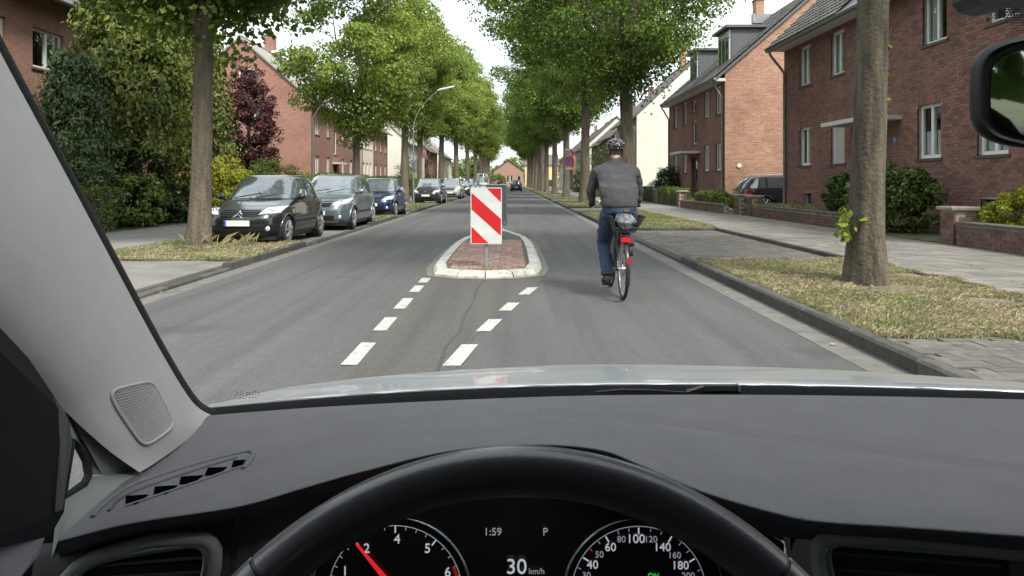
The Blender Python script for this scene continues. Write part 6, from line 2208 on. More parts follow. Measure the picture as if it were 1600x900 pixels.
for hp, kn, an in ((hpL, knL, anL), (hpR, knR, anR)):
    limb(b_, *dens(leg_pts(hp, kn, an, .88)))
    b_.ell(an + Vector((0, .06, -.065)), (.04, .11, .035), 12, 8)
for s_, ha, wr in ((-1, haL, wrL), (1, haR, wrR)):
    b_.obox(wr.lerp(ha, .55), (.075, .085, .030), Matrix.Rotation(R(-18), 3, 'X'))
    limb(b_, [wr + Vector((0, -.02, 0)), wr.lerp(ha, .4)], [.030, .030], 10)
    for f in range(4):
        q = Vector((s_ * (-.030 + .020 * f), 0, 0))
        L_ = (1.0, 1.1, 1.05, .85)[f]
        limb(b_, [ha + q + Vector((0, -.015, .004)), ha + q + Vector((0, .018 * L_, .002)), ha + q + Vector((0, .024 * L_, -.026)), ha + q + Vector((0, .004, -.044 * L_)), ha + q + Vector((0, -.016, -.042 * L_))], [.0105, .0105, .0095, .009, .008], 8)
    th = wr.lerp(ha, .45) + Vector((-s_ * .040, 0, -.004))
    limb(b_, [th, th + Vector((-s_ * .014, .03, -.020)), th + Vector((-s_ * .004, .055, -.042)), th + Vector((s_ * .012, .06, -.054))], [.014, .012, .0105, .009], 8)
body = ob('body', b_, SKIN, rider, smooth=180)
fuse(body, .0085, 3, .4)
for s_ in (-1, 1):
    ob('eye', MB().ell(headc + Vector((s_ * .031, .087, .022)), (.012, .010, .009), 10, 8), M('eye white', (.7, .68, .65), .2), rider, smooth=80)
ob('mouth', MB().tube([headc + Vector((-.024, .093, -.062)), headc + Vector((0, .101, -.060)), headc + Vector((.024, .093, -.062))], [.003, .006, .003], 6), M('lips', (.40, .16, .14), .5), rider, smooth=60)

# sweater
s1 = MB()
loft(s1, [(hip + Vector((0, -.008, -.008)), .205, .165, .0), (hip + Vector((0, -.006, .035)), .214, .172, .05), (hip + Vector((0, .012, .10)), .226, .178, .12), (hip + Vector((0, .05, .22)), .228, .176, .2),
          (chest + Vector((0, -.055, -.11)), .232, .170, .3), (chest + Vector((0, -.015, -.02)), .236, .158, .35), (chest + Vector((0, .02, .045)), .222, .132, .4), (chest + Vector((0, .045, .085)), .17, .10, .45), (neck0 + Vector((0, -.004, .012)), .095, .085, .4), (neck0 + Vector((0, .006, .052)), .074, .075, .3), (neck0 + Vector((0, .016, .096)), .070, .073, .3)], 28)
for sh, el, wr in ((shL, elL, wrL), (shR, elR, wrR)):
    sg = -1 if sh is shL else 1
    pts = [(sh + Vector((-sg * .07, -.01, -.035)), .080), (sh + Vector((sg * .006, .0, -.055)), .078), (sh.lerp(el, .5) + Vector((sg * .004, 0, 0)), .070), (el + Vector((0, -.008, 0)), .061), (el.lerp(wr, .45), .054), (wr + Vector((0, -.02, .004)), .045), (wr + Vector((0, .004, .0)), .041)]
    limb(s1, *dens(pts))
sw = ob('sweater', s1, SWEATER, rider, smooth=180)
fuse(sw, .0115, 5, .5)
folds(sw, .10, .022)
folds(sw, .045, .012)
ob('hem', MB().rings([[(hip.x + a * math.cos(q), hip.y - .008 + a * .80 * math.sin(q), hip.z + dz) for q in np.linspace(0, 2 * math.pi, 40, endpoint=False)] for a, dz in ((.200, -.03), (.212, -.028), (.217, -.005), (.214, .02), (.203, .022))], cap=False), SWEATER, sw, smooth=60, local=True)
# jeans
j1 = MB()
loft(j1, [(hip + Vector((0, .0, -.155)), .12, .115, 0), (hip + Vector((0, -.005, -.11)), .178, .160, 0), (hip + Vector((0, -.006, -.05)), .196, .162, 0), (hip + Vector((0, .0, .02)), .192, .15, 0), (hip + Vector((0, .01, .07)), .18, .13, 0)], 28)
for hp, kn, an in ((hpL, knL, anL), (hpR, knR, anR)):
    pts = [(hp + Vector((0, -.03, .0)), .120), (hp.lerp(kn, .45), .108), (kn + Vector((0, -.005, 0)), .084), (kn.lerp(an, .4) + Vector((0, -.022, 0)), .078), (kn.lerp(an, .8) + Vector((0, -.012, 0)), .072), (an + Vector((0, -.002, -.02)), .070)]
    limb(j1, *dens(pts))
je = ob('jeans', j1, JEANS, rider, smooth=180)
fuse(je, .0115, 4, .5)
folds(je, .085, .026)
folds(je, .04, .010)
ob('label_patch', MB().box(HX + .03, HX + .085, BY + .036, BY + .052, .985, 1.01), M('leather patch', (.16, .10, .06), .7), je, local=True)
# shoes
for an in (anL, anR):
    sgn = -1 if an is anL else 1
    m = MB()
    c = an + Vector((0, .055, -.07))
    rings = []
    for dy, a, h0, h1 in ((-.125, .026, -.03, .02), (-.115, .042, -.034, .045), (-.07, .046, -.036, .065), (-.01, .045, -.036, .05), (.06, .052, -.036, .022), (.12, .050, -.034, .008), (.155, .030, -.03, -.006)):
        rings.append([(c.x + a * math.cos(q), c.y + dy, c.z + (h0 + h1) / 2 + (h1 - h0) / 2 * math.sin(q)) for q in np.linspace(0, 2 * math.pi, 16, endpoint=False)])
    sh_ = ob('shoe', m.rings(rings), SHOE, rider, smooth=60)
    ob('sole', MB().prism([(c.x + x, c.y + y, c.z - .046) for x, y in ((-.03, -.13), (.03, -.13), (.048, -.08), (.045, 0), (.054, .07), (.048, .13), (.02, .16), (-.02, .16), (-.048, .13), (-.054, .07), (-.045, 0), (-.048, -.08))], (0, 0, .016)), BLACKPL, sh_, local=True)
# hair and helmet
hr = MB().ell(headc + Vector((0, -.014, .012)), (.083, .098, .112), 22, 14)
keep = []
for f in hr.f:
    cz = sum(hr.v[i][2] for i in f) / len(f) - headc.z
    cyy = sum(hr.v[i][1] for i in f) / len(f) - headc.y
    if cz > -.05 and cyy < .05 or cz > .06:
        keep.append(f)
hr.f = keep
ob('hair', hr, HAIR, rider, smooth=80)
HELM = M('glossy black helmet', (0.012, 0.012, 0.013), 0.22, coat=0.8, var=0.1)
HELM_REFL = M('painted helmet reflection', (0.42, 0.43, 0.44), 0.35, coat=0.5, var=0.2, scale=40)  # reflections on the black helmet, painted as pale patches
hc = headc + Vector((0, -.005, .045))
hm = MB().ell(hc, (.106, .138, .098), 28, 18)
hm.f = [f for f in hm.f if sum(hm.v[i][2] for i in f) / len(f) > hc.z - .022]
hel = ob('helmet', hm, HELM, rider, smooth=80)
mod = hel.modifiers.new('shell', 'SOLIDIFY')
mod.thickness = 0.014
for k in range(-3, 4):
    th = k * .40
    pts = []
    for a in np.linspace(R(-8), R(188), 17):
        v = Vector((math.sin(th) * math.sin(a) * .109, -math.cos(a) * .141, math.cos(th) * math.sin(a) * .103 + .0))
        pts.append(hc + v)
    ob('helmet_rib', MB().tube(pts, [.006] + [.0115] * 15 + [.006], 8), HELM, hel, smooth=60, local=True)
for k in range(-2, 4):
    th = (k - .5) * .40
    for a0, a1 in ((18, 44), (56, 80), (98, 120)):
        pts = []
        for a in np.linspace(R(a0), R(a1), 5):
            pts.append(hc + Vector((math.sin(th) * math.sin(a) * .1065, -math.cos(a) * .1385, math.cos(th) * math.sin(a) * .0995)))
        ob('vent', MB().tube(pts, [.002, .0065, .008, .0065, .002], 6), HELM_REFL if (k + a0) % 3 else BLACKPL, hel, smooth=60, local=True)
ob('helmet_rim', MB().tube([hc + Vector((.105 * math.cos(q), .137 * math.sin(q), -.022)) for q in np.linspace(0, 2 * math.pi, 32, endpoint=False)], .009, 8, closed=True), HELM, hel, smooth=60, local=True)
st = MB()
for s_ in (-1, 1):
    st.tube([hc + Vector((s_ * .09, .03, -.02)), headc + Vector((s_ * .078, .03, -.05)), headc + Vector((s_ * .04, .06, -.125))], .005, 5)
    st.tube([hc + Vector((s_ * .075, -.09, -.03)), headc + Vector((s_ * .082, -.01, -.05)), headc + Vector((s_ * .078, .03, -.055))], .005, 5)
ob('chin_strap', st, BLACKPL, hel, local=True)
# ------------------------------------------------------------------ the car one sits in
DASH = M('charcoal dashboard', (0.084, 0.085, 0.092), 0.60, var=0.08, scale=14, bstr=0.7, bscale=260, bdist=0.002)
PANEL = M('dark grey panel', (0.034, 0.036, 0.038), 0.5, var=0.06, scale=9, bstr=0.2, bscale=420, bdist=0.001)
GLOSSB = M('piano black', (0.008, 0.008, 0.009), 0.30, var=0.05)
PILLAR = M('light grey pillar trim', (0.275, 0.278, 0.268), 0.8, var=0.04, scale=20, bstr=0.3, bscale=500, bdist=0.001)
LINER = M('grey headliner', (0.24, 0.24, 0.23), 0.95, var=0.04)
LEATHER = M('black leather', (0.04, 0.04, 0.044), 0.33, coat=0.25, spec=0.8, var=0.12, scale=20, bstr=0.25, bscale=500, bdist=0.0008)
SEAL_M = M('fuzzy black seal', (0.012, 0.012, 0.012), 0.95, var=0.3, scale=90, bstr=1.0, bscale=600, bdist=0.003)
SATIN = M('satin metal ring', (0.34, 0.40, 0.40), 0.3, metal=0.9, var=0.05)
DULL = M('dull metal edge', (0.16, 0.18, 0.18), 0.4, metal=0.7, var=0.05)
SILVERCAR = M('silver car paint', (0.46, 0.48, 0.49), 0.36, metal=0.35, coat=0.6, var=0.03, scale=3)
TRIM_G = M('green grey trim', (0.15, 0.165, 0.155), 0.8, var=0.05)
CLEAR = M_clear('clear windscreen glass')
LIT = M('backlit white print', (0.35, 0.36, 0.38), 0.5, emit=(0.85, 0.88, 0.95), estr=0.22)
LIT2 = M('dim backlit print', (0.25, 0.26, 0.28), 0.5, emit=(0.8, 0.84, 0.95), estr=0.11)
LITRED = M('backlit red', (0.45, 0.01, 0.015), 0.4, emit=(1, .03, .05), estr=0.30)
LITREDD = M('dim red scale', (0.25, 0.01, 0.012), 0.4, emit=(1, .04, .05), estr=0.08)
LITGREEN = M('backlit green', (0.02, 0.3, 0.04), 0.4, emit=(.05, 1, .12), estr=0.25)
FABRIC_S = M('black seat fabric', (0.014, 0.014, 0.015), 0.95, var=0.2, scale=40)

car = thing('car', 'silver car seen from its driver seat with steering wheel, dials and dashboard', 'car', (0.37, 0.0, 0.0))


def resample(row, n):
    xs = [p[0] for p in row]
    out = []
    xa = np.linspace(xs[0], xs[-1], n)
    # smooth monotone-ish interpolation (Catmull-Rom over x)
    arr = np.array(row, float)
    for x in xa:
        i = int(np.clip(np.searchsorted(xs, x) - 1, 0, len(xs) - 2))
        a, b = arr[i], arr[i + 1]
        h = b[0] - a[0]
        t = (x - a[0]) / h
        m0 = (arr[i + 1] - arr[i - 1]) / (arr[i + 1][0] - arr[i - 1][0]) if i > 0 else (b - a) / h
        m1 = (arr[i + 2] - arr[i]) / (arr[i + 2][0] - arr[i][0]) if i + 2 < len(arr) else (b - a) / h
        q = (2 * t ** 3 - 3 * t ** 2 + 1) * a + (t ** 3 - 2 * t ** 2 + t) * h * m0 + (-2 * t ** 3 + 3 * t ** 2) * b + (t ** 3 - t ** 2) * h * m1
        out.append((x, q[1], q[2]))
    return out


def surf(rows, n=60, sub=5):
    "rows of (photo x, photo y, depth) -> smooth grid of points"
    rr = [resample(r, n) for r in rows]
    pts = [[P(*q) for q in r] for r in rr]
    # Catmull-Rom across the rows
    out = []
    k = len(pts)
    for i in range(k - 1):
        for s_ in range(sub):
            t = s_ / sub
            g_ = []
            for j in range(n):
                p0, p1, p2, p3 = pts[max(i - 1, 0)][j], pts[i][j], pts[i + 1][j], pts[min(i + 2, k - 1)][j]
                g_.append(0.5 * ((2 * p1) + (p2 - p0) * t + (2 * p0 - 5 * p1 + 4 * p2 - p3) * t * t + (3 * p1 - p0 - 3 * p2 + p3) * t ** 3))
            out.append(g_)
    out.append(pts[-1])
    return out


# dashboard pad
rows = [
    [(300, 690, 1.16), (500, 655, 1.20), (800, 640, 1.24), (1000, 634, 1.24), (1300, 636, 1.22), (1720, 648, 1.14)],
    [(310, 651, 1.13), (500, 636, 1.17), (800, 621.5, 1.21), (1000, 617, 1.21), (1300, 618, 1.19), (1720, 627, 1.10)],
    [(296, 668, 1.05), (450, 655, 1.08), (640, 644, 1.10), (850, 638, 1.10), (1000, 636, 1.09), (1300, 646, 1.06), (1720, 668, 1.00)],
    [(255, 705, .95), (450, 684, .98), (640, 660, 1.00), (850, 651, 1.00), (1000, 659, .985), (1200, 682, .955), (1400, 707, .925), (1720, 748, .87)],
    [(215, 735, .88), (450, 700, .93), (640, 668, .955), (850, 656, .96), (1000, 668, .94), (1200, 694, .905), (1400, 722, .875), (1720, 762, .82)],
    [(150, 790, .79), (300, 758, .82), (450, 718, .85), (640, 690, .87), (830, 674, .88), (1010, 696, .84), (1120, 738, .79), (1260, 772, .75), (1400, 782, .745), (1720, 806, .72)],
    [(96, 838, .735), (200, 812, .745), (380, 782, .755), (480, 754, .765), (560, 732, .775), (700, 700, .80), (830, 690, .80), (940, 698, .79), (1010, 724, .76), (1100, 762, .73), (1240, 801, .70), (1300, 809, .69), (1400, 815, .69), (1720, 838, .67)],
    [(92, 850, .733), (200, 824, .743), (380, 794, .752), (480, 766, .762), (560, 744, .772), (700, 712, .797), (830, 702, .797), (940, 710, .787), (1010, 737, .757), (1100, 775, .727), (1240, 815, .698), (1300, 823, .688), (1400, 830, .688), (1720, 853, .667)],
    [(92, 862, .76), (200, 836, .77), (380, 806, .78), (480, 780, .79), (560, 760, .81), (700, 735, .84), (830, 725, .84), (940, 730, .83), (1010, 752, .79), (1100, 788, .76), (1240, 828, .73), (1300, 836, .72), (1400, 843, .72), (1720, 866, .70)],
    [(92, 880, .82), (200, 852, .83), (380, 822, .84), (480, 796, .85), (560, 778, .87), (700, 752, .90), (830, 742, .90), (940, 748, .89), (1010, 770, .85), (1100, 806, .82), (1240, 846, .79), (1300, 854, .78), (1400, 861, .78), (1720, 884, .76)],
]
pad = ob('dashboard', MB().grid(surf(rows, 110, 6)), DASH, car, smooth=180)

# defroster slot with its openings (black plates painting their shade) and fins, laid on the pad by casting rays onto it
from mathutils.bvhtree import BVHTree
_pm = pad.data
BV = BVHTree.FromPolygons([v.co for v in _pm.vertices], [tuple(p.vertices) for p in _pm.polygons])


def on_pad(px_, py_, up=0.0):
    d_ = (P(px_, py_, 1.0) - Vector((0, 0, EYE))).normalized()
    hit = BV.ray_cast(Vector((0, 0, EYE)), d_)
    return (hit[0] if hit[0] is not None else P(px_, py_, .85)) + Vector((0, -.3, 1)).normalized() * up


def smooth_px(pts, k=5):
    out = []
    q = [np.array(p, float) for p in pts]
    q = [2 * q[0] - q[1]] + q + [2 * q[-1] - q[-2]]
    for i in range(1, len(q) - 2):
        for j in range(k):
            t = j / k
            out.append(tuple(0.5 * ((2 * q[i]) + (q[i + 1] - q[i - 1]) * t + (2 * q[i - 1] - 5 * q[i] + 4 * q[i + 1] - q[i + 2]) * t * t + (3 * q[i] - q[i - 1] - 3 * q[i + 1] + q[i + 2]) * t ** 3)))
    return out + [pts[-1]]


rim_px = smooth_px([(145, 809), (158, 793), (200, 762), (264, 738), (340, 716), (384, 706.5), (395, 709), (391, 721), (380, 733)])
vt = ob('defroster_vent', MB().tube([on_pad(x, y, .0005) for x, y in rim_px], 0.0028, 8), DASH, pad, smooth=60, local=True)
ob('slot_edge', MB().tube([on_pad(x, y, .0004) for x, y in smooth_px([(170, 799), (188, 780), (228, 761.5), (300, 737), (370, 715.5)])], 0.0018, 8), PANEL, vt, smooth=60)  # darker line paints the shade along the slot's depression
HOLE_SHADE = M('painted hollow shade', (0.0015, 0.0015, 0.0015), 1.0, spec=0.0)
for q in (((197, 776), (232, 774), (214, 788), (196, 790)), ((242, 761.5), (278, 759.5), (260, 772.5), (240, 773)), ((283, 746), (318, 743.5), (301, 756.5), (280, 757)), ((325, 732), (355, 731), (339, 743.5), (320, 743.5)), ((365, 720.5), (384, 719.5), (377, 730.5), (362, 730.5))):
    ob('opening_plate', MB().prism([on_pad(x, y, .0007) for x, y in q], (0, 0, .0006)), HOLE_SHADE, vt)  # black plates on the pad, the openings' inner shade put into colour
ob('slot_lip', MB().tube([on_pad(x, y, .0008) for x, y in smooth_px([(196, 791.5), (228, 781), (270, 767), (315, 751.5), (350, 739), (380, 729)])], 0.0016, 8), DASH, vt, smooth=60)
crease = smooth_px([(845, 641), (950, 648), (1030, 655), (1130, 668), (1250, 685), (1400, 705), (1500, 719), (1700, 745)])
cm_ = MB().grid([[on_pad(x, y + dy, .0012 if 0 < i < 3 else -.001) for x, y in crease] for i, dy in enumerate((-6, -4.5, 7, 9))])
ob('crease_shade', cm_, M('dashboard crease shade', (0.075, 0.075, 0.084), 0.6, var=.05), pad, smooth=60, local=True)  # crease shading put into the colour of a slightly darker strip

# lower fascia left and right of the instruments, black instrument recess
left_rows = [[(60, 850, .79), (200, 838, .80), (380, 806, .80), (500, 772, .80)], [(50, 900, .775), (200, 900, .78), (380, 900, .78), (492, 860, .785)], [(40, 1100, .74), (200, 1100, .74), (380, 1100, .74), (470, 1100, .74)]]
ob('fascia', MB().grid(surf(left_rows, 24, 5)), PANEL, car, smooth=180)
right_rows = [[(1205, 800, .80), (1300, 836, .755), (1450, 846, .75), (1720, 872, .74)], [(1228, 860, .775), (1300, 885, .74), (1450, 890, .735), (1720, 905, .73)], [(1240, 1100, .73), (1300, 1100, .71), (1450, 1100, .71), (1720, 1100, .71)]]
ob('fascia', MB().grid(surf(right_rows, 24, 5)), PANEL, car, smooth=180)


def vent_part(ring, depth, slats, label=None):
    "outer ring of (x, y) photo points at one depth: surround, bright ring, dark throat and slats"
    pts = [P(x, y, depth) for x, y in ring]
    v = ob('air_vent', MB().tube(pts, 0.0042, 8, closed=True), SATIN, car, smooth=60)
    cx_ = sum((p for p in pts), Vector()) / len(pts)
    ob('surround', MB().tube([cx_ + (p - cx_) * 1.0 + (p - cx_).normalized() * .0085 + Vector((0, .002, 0)) for p in pts], 0.0075, 8, closed=True), TRIM_G, v, smooth=60)
    ob('throat', MB().prism([p + Vector((0, .004, 0)) for p in pts], (0, .03, 0)), GLOSSB, v)
    for a, b in slats:
        pa, pb = P(*a, depth - .001), P(*b, depth - .001)
        m = (pa + pb) / 2
        ob('slat', MB().prism([pa + Vector((0, .006, -.0012)), pb + Vector((0, .006, -.0012)), pb + Vector((0, .006, .0012)), pa + Vector((0, .006, .0012))], (0, -.004, 0)), PANEL, v)
    return v


vent_part([(113, 905), (130, 889), (155, 876), (190, 867), (240, 858.5), (296, 850.5), (309, 851), (318, 856), (323, 865), (322, 885), (318, 905), (300, 940), (110, 940)], .765, [((150, 886), (318, 873)), ((125, 908), (316, 897)), ((112, 925), (312, 920))])
vent_part([(1299, 905), (1294.5, 885), (1292, 866), (1294, 855), (1301, 849.5), (1315, 848), (1400, 854), (1500, 862), (1600, 870), (1720, 880), (1720, 950), (1305, 950)], .72, [((1299, 866.5), (1566, 887)), ((1302, 892), (1575, 912)), ((1305, 915), (1580, 935))])
ob('vent_shutter', MB().prism([P(1577, 872, .722), P(1612, 874, .722), P(1612, 950, .722), P(1580, 950, .722)], (0, .006, 0)), PANEL, car)
for xa, ya, xb, yb in ((368, 832, 377, 806), (1238, 826, 1246, 880)):
    ob('trim_strip', MB().tube([P(xa, ya + 40, .772), P(xa, ya, .772), P(xb, yb, .775)], .0022, 6), GLOSSB, car, smooth=60)

ICY = .82
inst = ob('instrument_panel', MB().prism([P(x, y, ICY) for x, y in ((440, 1120), (440, 800), (520, 752), (640, 728), (830, 716), (1000, 738), (1130, 790), (1225, 850), (1225, 1120))], (0, .03, 0)), GLOSSB, car)
ob('instrument_hood', MB().grid(surf([[(470, 782, .80), (560, 750, .815), (700, 722, .83), (830, 712, .83), (1010, 742, .80), (1240, 830, .74)], [(455, 800, .828), (560, 768, .828), (700, 735, .828), (830, 722, .828), (1010, 752, .828), (1235, 850, .80)]], 30, 3)), GLOSSB, car, smooth=180)


def dial(cx_, cy_, r, ro, arc):
    k = ICY / F
    c = P(cx_, cy_, ICY)

    def q(rad, deg, off=.0):       # degrees clockwise from 12 o'clock
        return c + Vector((rad * k * math.sin(R(deg)), -.002 - off, rad * k * math.cos(R(deg))))
    d_ = ob('dial', MB().prism([q(ro, a, 0) for a in np.linspace(0, 360, 48, endpoint=False)], (0, .0015, 0)), GLOSSB, inst, local=True)
    return d_, q


def num(s, px_, py_, h, mat, parent):
    me = text_mesh(s, h * ICY / F * 1.38, 0.0004)
    me.materials.append(mat)
    o = bpy.data.objects.new('numeral', me)
    COL.objects.link(o)
    o.parent = inst
    o.matrix_parent_inverse = Matrix.Identity(4)
    o.matrix_basis = Matrix.Translation(P(px_, py_, ICY - .004)) @ Matrix.Rotation(R(90), 4, 'X')
    return o


k_ = ICY / F
for (cx_, cy_, r, ticks, red) in ((618, 924, 104, 'rev', (58, 92)), (997.5, 926, 105, 'speed', None)):
    d_, q = dial(cx_, cy_, r, 126, None)
    ob('scale_ring', MB().tube([q(r, a) for a in np.linspace(-100, 100, 61)], .00055, 5), LIT2, inst, local=True)
    chr_ = np.linspace(6, 100, 34) if ticks == 'rev' else np.linspace(-100, -4, 34)
    ob('bright_ring', MB().tube([q(117.5, a, .002) for a in chr_], [.0003 + .0013 * min(1, i / 10) if ticks == 'rev' else .0003 + .0013 * min(1, (33 - i) / 10) for i in range(34)], 6), SATIN, inst, smooth=60, local=True)
    if ticks == 'rev':
        ob('bright_ring', MB().tube([q(129, a, .002) for a in np.linspace(-100, -74, 12)], .0012, 6), SATIN, inst, smooth=60, local=True)
        ob('red_zone', MB().grid([[q(101.5, a, .0003) for a in np.linspace(66, 100, 16)], [q(96.5, a, .0003) for a in np.linspace(66, 100, 16)]]), LITREDD, inst, local=True)
    else:
        ob('bright_ring', MB().tube([q(131, a, .002) for a in np.linspace(70, 100, 12)], [.0003 + .0012 * i / 11 for i in range(12)], 6), SATIN, inst, smooth=60, local=True)
    maj = (-76, -38, 0, 38, 76) if ticks == 'rev' else (-57, -30, 0, 30, 58, 84)
    tl, tm, trd = MB(), MB(), MB()
    allt = np.arange(-95, 96, 9.5) if ticks == 'rev' else np.arange(-96, 97, 9.7)
    for a in maj:
        tl.tube([q(103, a), q(93, a)], .00085, 4)
    for i, a in enumerate(allt):
        if min(abs(a - m_) for m_ in maj) > 3:
            (trd if ticks == 'speed' and -52 < a < -45 else tm).tube([q(103, a), q(98, a)], .00045, 4)
    ob('major_ticks', tl, LIT, inst, local=True)
    ob('minor_ticks', tm, LIT2, inst, local=True)
    if trd.v:
        ob('red_tick', trd, LITRED, inst, local=True)
a0 = P(556, 850, ICY - .006)
hub = P(618, 924, ICY - .006)
dirn = (hub - a0).normalized()
side_ = Vector((dirn.z, 0, -dirn.x))
ob('needle', MB().prism([a0 + side_ * .0009, a0 - side_ * .0009, hub - side_ * .0032, hub + side_ * .0032], (0, .002, 0)), LITRED, inst, local=True)
for s_, x, y, h, m in (('1', 539, 893, 15, LIT), ('2', 573, 857.5, 15, LIT), ('4', 620.5, 843, 15, LIT), ('5', 668, 857.5, 15, LIT), ('6', 699.5, 894.5, 15, LIT),
                       ('40', 926, 883, 13, LIT), ('60', 954, 855.5, 13, LIT), ('100', 993.5, 842.5, 14, LIT), ('140', 1035, 855.5, 13, LIT), ('180', 1063, 884, 13, LIT),
                       ('30', 916.5, 899.5, 10, LIT2), ('50', 936.5, 867, 10, LIT2), ('80', 971, 843, 10, LIT2), ('120', 1017, 843, 10, LIT2), ('160', 1054, 868, 10, LIT2), ('200', 1075.5, 900, 10, LIT2),
                       ('1:59', 770, 831.5, 12, LIT2), ('P', 852, 831.5, 12, LIT2), ('30', 807, 886.5, 24, LIT), ('km/h', 838.5, 893, 9, LIT2), ('ON', 1021, 900, 8, LITGREEN)):
    num(s_, x, y, h, m, inst)

# steering wheel
wc = Vector((0.004, .297, EYE - .307))
TILT = R(25)
wx, wu = Vector((1, 0, 0)), Vector((0, math.sin(TILT), math.cos(TILT)))
wn = wx.cross(wu)
RW, rw_ = .19, .0122
sw_ = thing_ = bpy.data.objects.new('steering_wheel', None)
COL.objects.link(sw_)
sw_.parent = car
sw_.matrix_parent_inverse = car.matrix_basis.inverted()


def rim_ring(a0, a1, r, n, name, mat):
    pts = [wc + (wx * math.sin(R(a)) + wu * math.cos(R(a))) * (RW - rw_) for a in np.linspace(a0, a1, n)]
    return ob(name, MB().tube(pts, r, 24), mat, sw_, smooth=60, local=True)


rim_ring(-42.5, 42.5, rw_, 60, 'rim', LEATHER)
rim_ring(43.1, 316.9, rw_ * 1.03, 120, 'rim', LEATHER)
for a in (-42.8, 42.8):
    rim_ring(a - .35, a + .35, rw_ * .95, 3, 'seam', BLACKPL)
hubm = MB().ell(wc - wn * -.01, (.075, .065, .03), 20, 10, Matrix((wx, wu, wn)).transposed())
ob('hub', hubm, LEATHER, sw_, smooth=80, local=True)
for a in (90, 270, 180):
    v = wx * math.sin(R(a)) + wu * math.cos(R(a))
    ob('spoke', MB().tube([wc + v * .05, wc + v * .12, wc + v * (RW - rw_)], [.028, .017, .013], 10), PANEL, sw_, smooth=60, local=True)
ob('steering_column', MB().tube([wc - wn * .03, wc - wn * .03 + Vector((0, .40, -.15))], .035, 14), BLACKPL, car, smooth=60)

# A pillar trim
rowsA = []
keys = [  # right edge (x, y, depth) -> left edge
    ((332, 646, 1.14), (218, 738, .86)),
    ((300, 625, 1.13), (165, 700, .83)),
    ((250, 545, 1.09), (92, 632, .79)),
    ((172, 400, 1.02), (30, 556, .74)),
    ((95, 255, .95), (-40, 470, .69)),
    ((0, 78, .87), (-170, 330, .62)),
    ((-80, -80, .80), (-300, 180, .56)),
    ((-160, -240, .74), (-430, 20, .5)),
]
nn = 18
for ki, (a, b) in enumerate(keys):
    pa, pb = P(*a), P(*b)
    row = []
    for i in range(nn + 1):
        t = i / nn
        p = pa.lerp(pb, t)
        bul = .062 * min(1.0, .25 + .5 * ki) * math.sin(math.pi * t) ** .8
        row.append(p + Vector((.75 * bul, -.66 * bul, .1 * bul)))
    rowsA.append(row)
dense = []
for i in range(len(rowsA) - 1):
    for s_ in range(6):
        t = s_ / 6
        g_ = []
        for j in range(nn + 1):
            p0, p1, p2, p3 = rowsA[max(i - 1, 0)][j], rowsA[i][j], rowsA[i + 1][j], rowsA[min(i + 2, len(rowsA) - 1)][j]
            g_.append(0.5 * ((2 * p1) + (p2 - p0) * t + (2 * p0 - 5 * p1 + 4 * p2 - p3) * t * t + (3 * p1 - p0 - 3 * p2 + p3) * t ** 3))
        dense.append(g_)
dense.append(rowsA[-1])
# back of the pillar so that it is a solid body
mbp = MB().grid(dense)
back = [[p + Vector((-.055, .05, 0)) for p in (r[0], r[nn // 2] + Vector((-.06, .06, 0)), r[-1])] for r in dense]
mbp.grid(back)
mbp.grid([[r[0], q[0]] for r, q in zip(dense, back)])
mbp.grid([[r[-1], q[-1]] for r, q in zip(dense, back)])
pil = ob('windscreen_pillar', mbp, PILLAR, car, smooth=60)
ob('pillar_seal', MB().tube([r[0] + Vector((.003, -.004, 0)) for r in dense], .0075, 8), SEAL_M, car, smooth=60)


def on_pillar(u, v):
    "u across (0 right .. 1 left), v along the dense rows"
    j, i = min(nn - 1e-6, u * nn), min(len(dense) - 1.001, v)
    j0, i0 = int(j), int(i)
    a = dense[i0][j0].lerp(dense[i0][j0 + 1], j - j0)
    b = dense[i0 + 1][j0].lerp(dense[i0 + 1][j0 + 1], j - j0)
    return a.lerp(b, i - i0)


def pix(p):
    return PX + p.x / p.y * F, PY + (EYE - p.z) / p.y * F


def find(px_, py_):
    "pillar surface point seen at the photo pixel"
    best, arg = 1e9, (0.5, 8)
    for v in np.linspace(0, 22, 45):
        for u in np.linspace(0.02, .98, 25):
            x, y = pix(on_pillar(u, v))
            e = (x - px_) ** 2 + (y - py_) ** 2
            if e < best:
                best, arg = e, (u, v)
    u, v = arg
    st_ = .03
    for _ in range(30):
        for du, dv in ((st_, 0), (-st_, 0), (0, st_ * 12), (0, -st_ * 12)):
            uu, vv = min(.99, max(.01, u + du)), max(0, v + dv)
            x, y = pix(on_pillar(uu, vv))
            e = (x - px_) ** 2 + (y - py_) ** 2
            if e < best:
                best, u, v = e, uu, vv
        st_ *= .75
    return u, v


cor = [find(*c) for c in ((166, 610), (238, 594), (272, 664), (224, 698))]


def gquad(s_, t):
    a = (cor[0][0] + (cor[1][0] - cor[0][0]) * s_, cor[0][1] + (cor[1][1] - cor[0][1]) * s_)
    b = (cor[3][0] + (cor[2][0] - cor[3][0]) * s_, cor[3][1] + (cor[2][1] - cor[3][1]) * s_)
    return on_pillar(a[0] + (b[0] - a[0]) * t, a[1] + (b[1] - a[1]) * t)


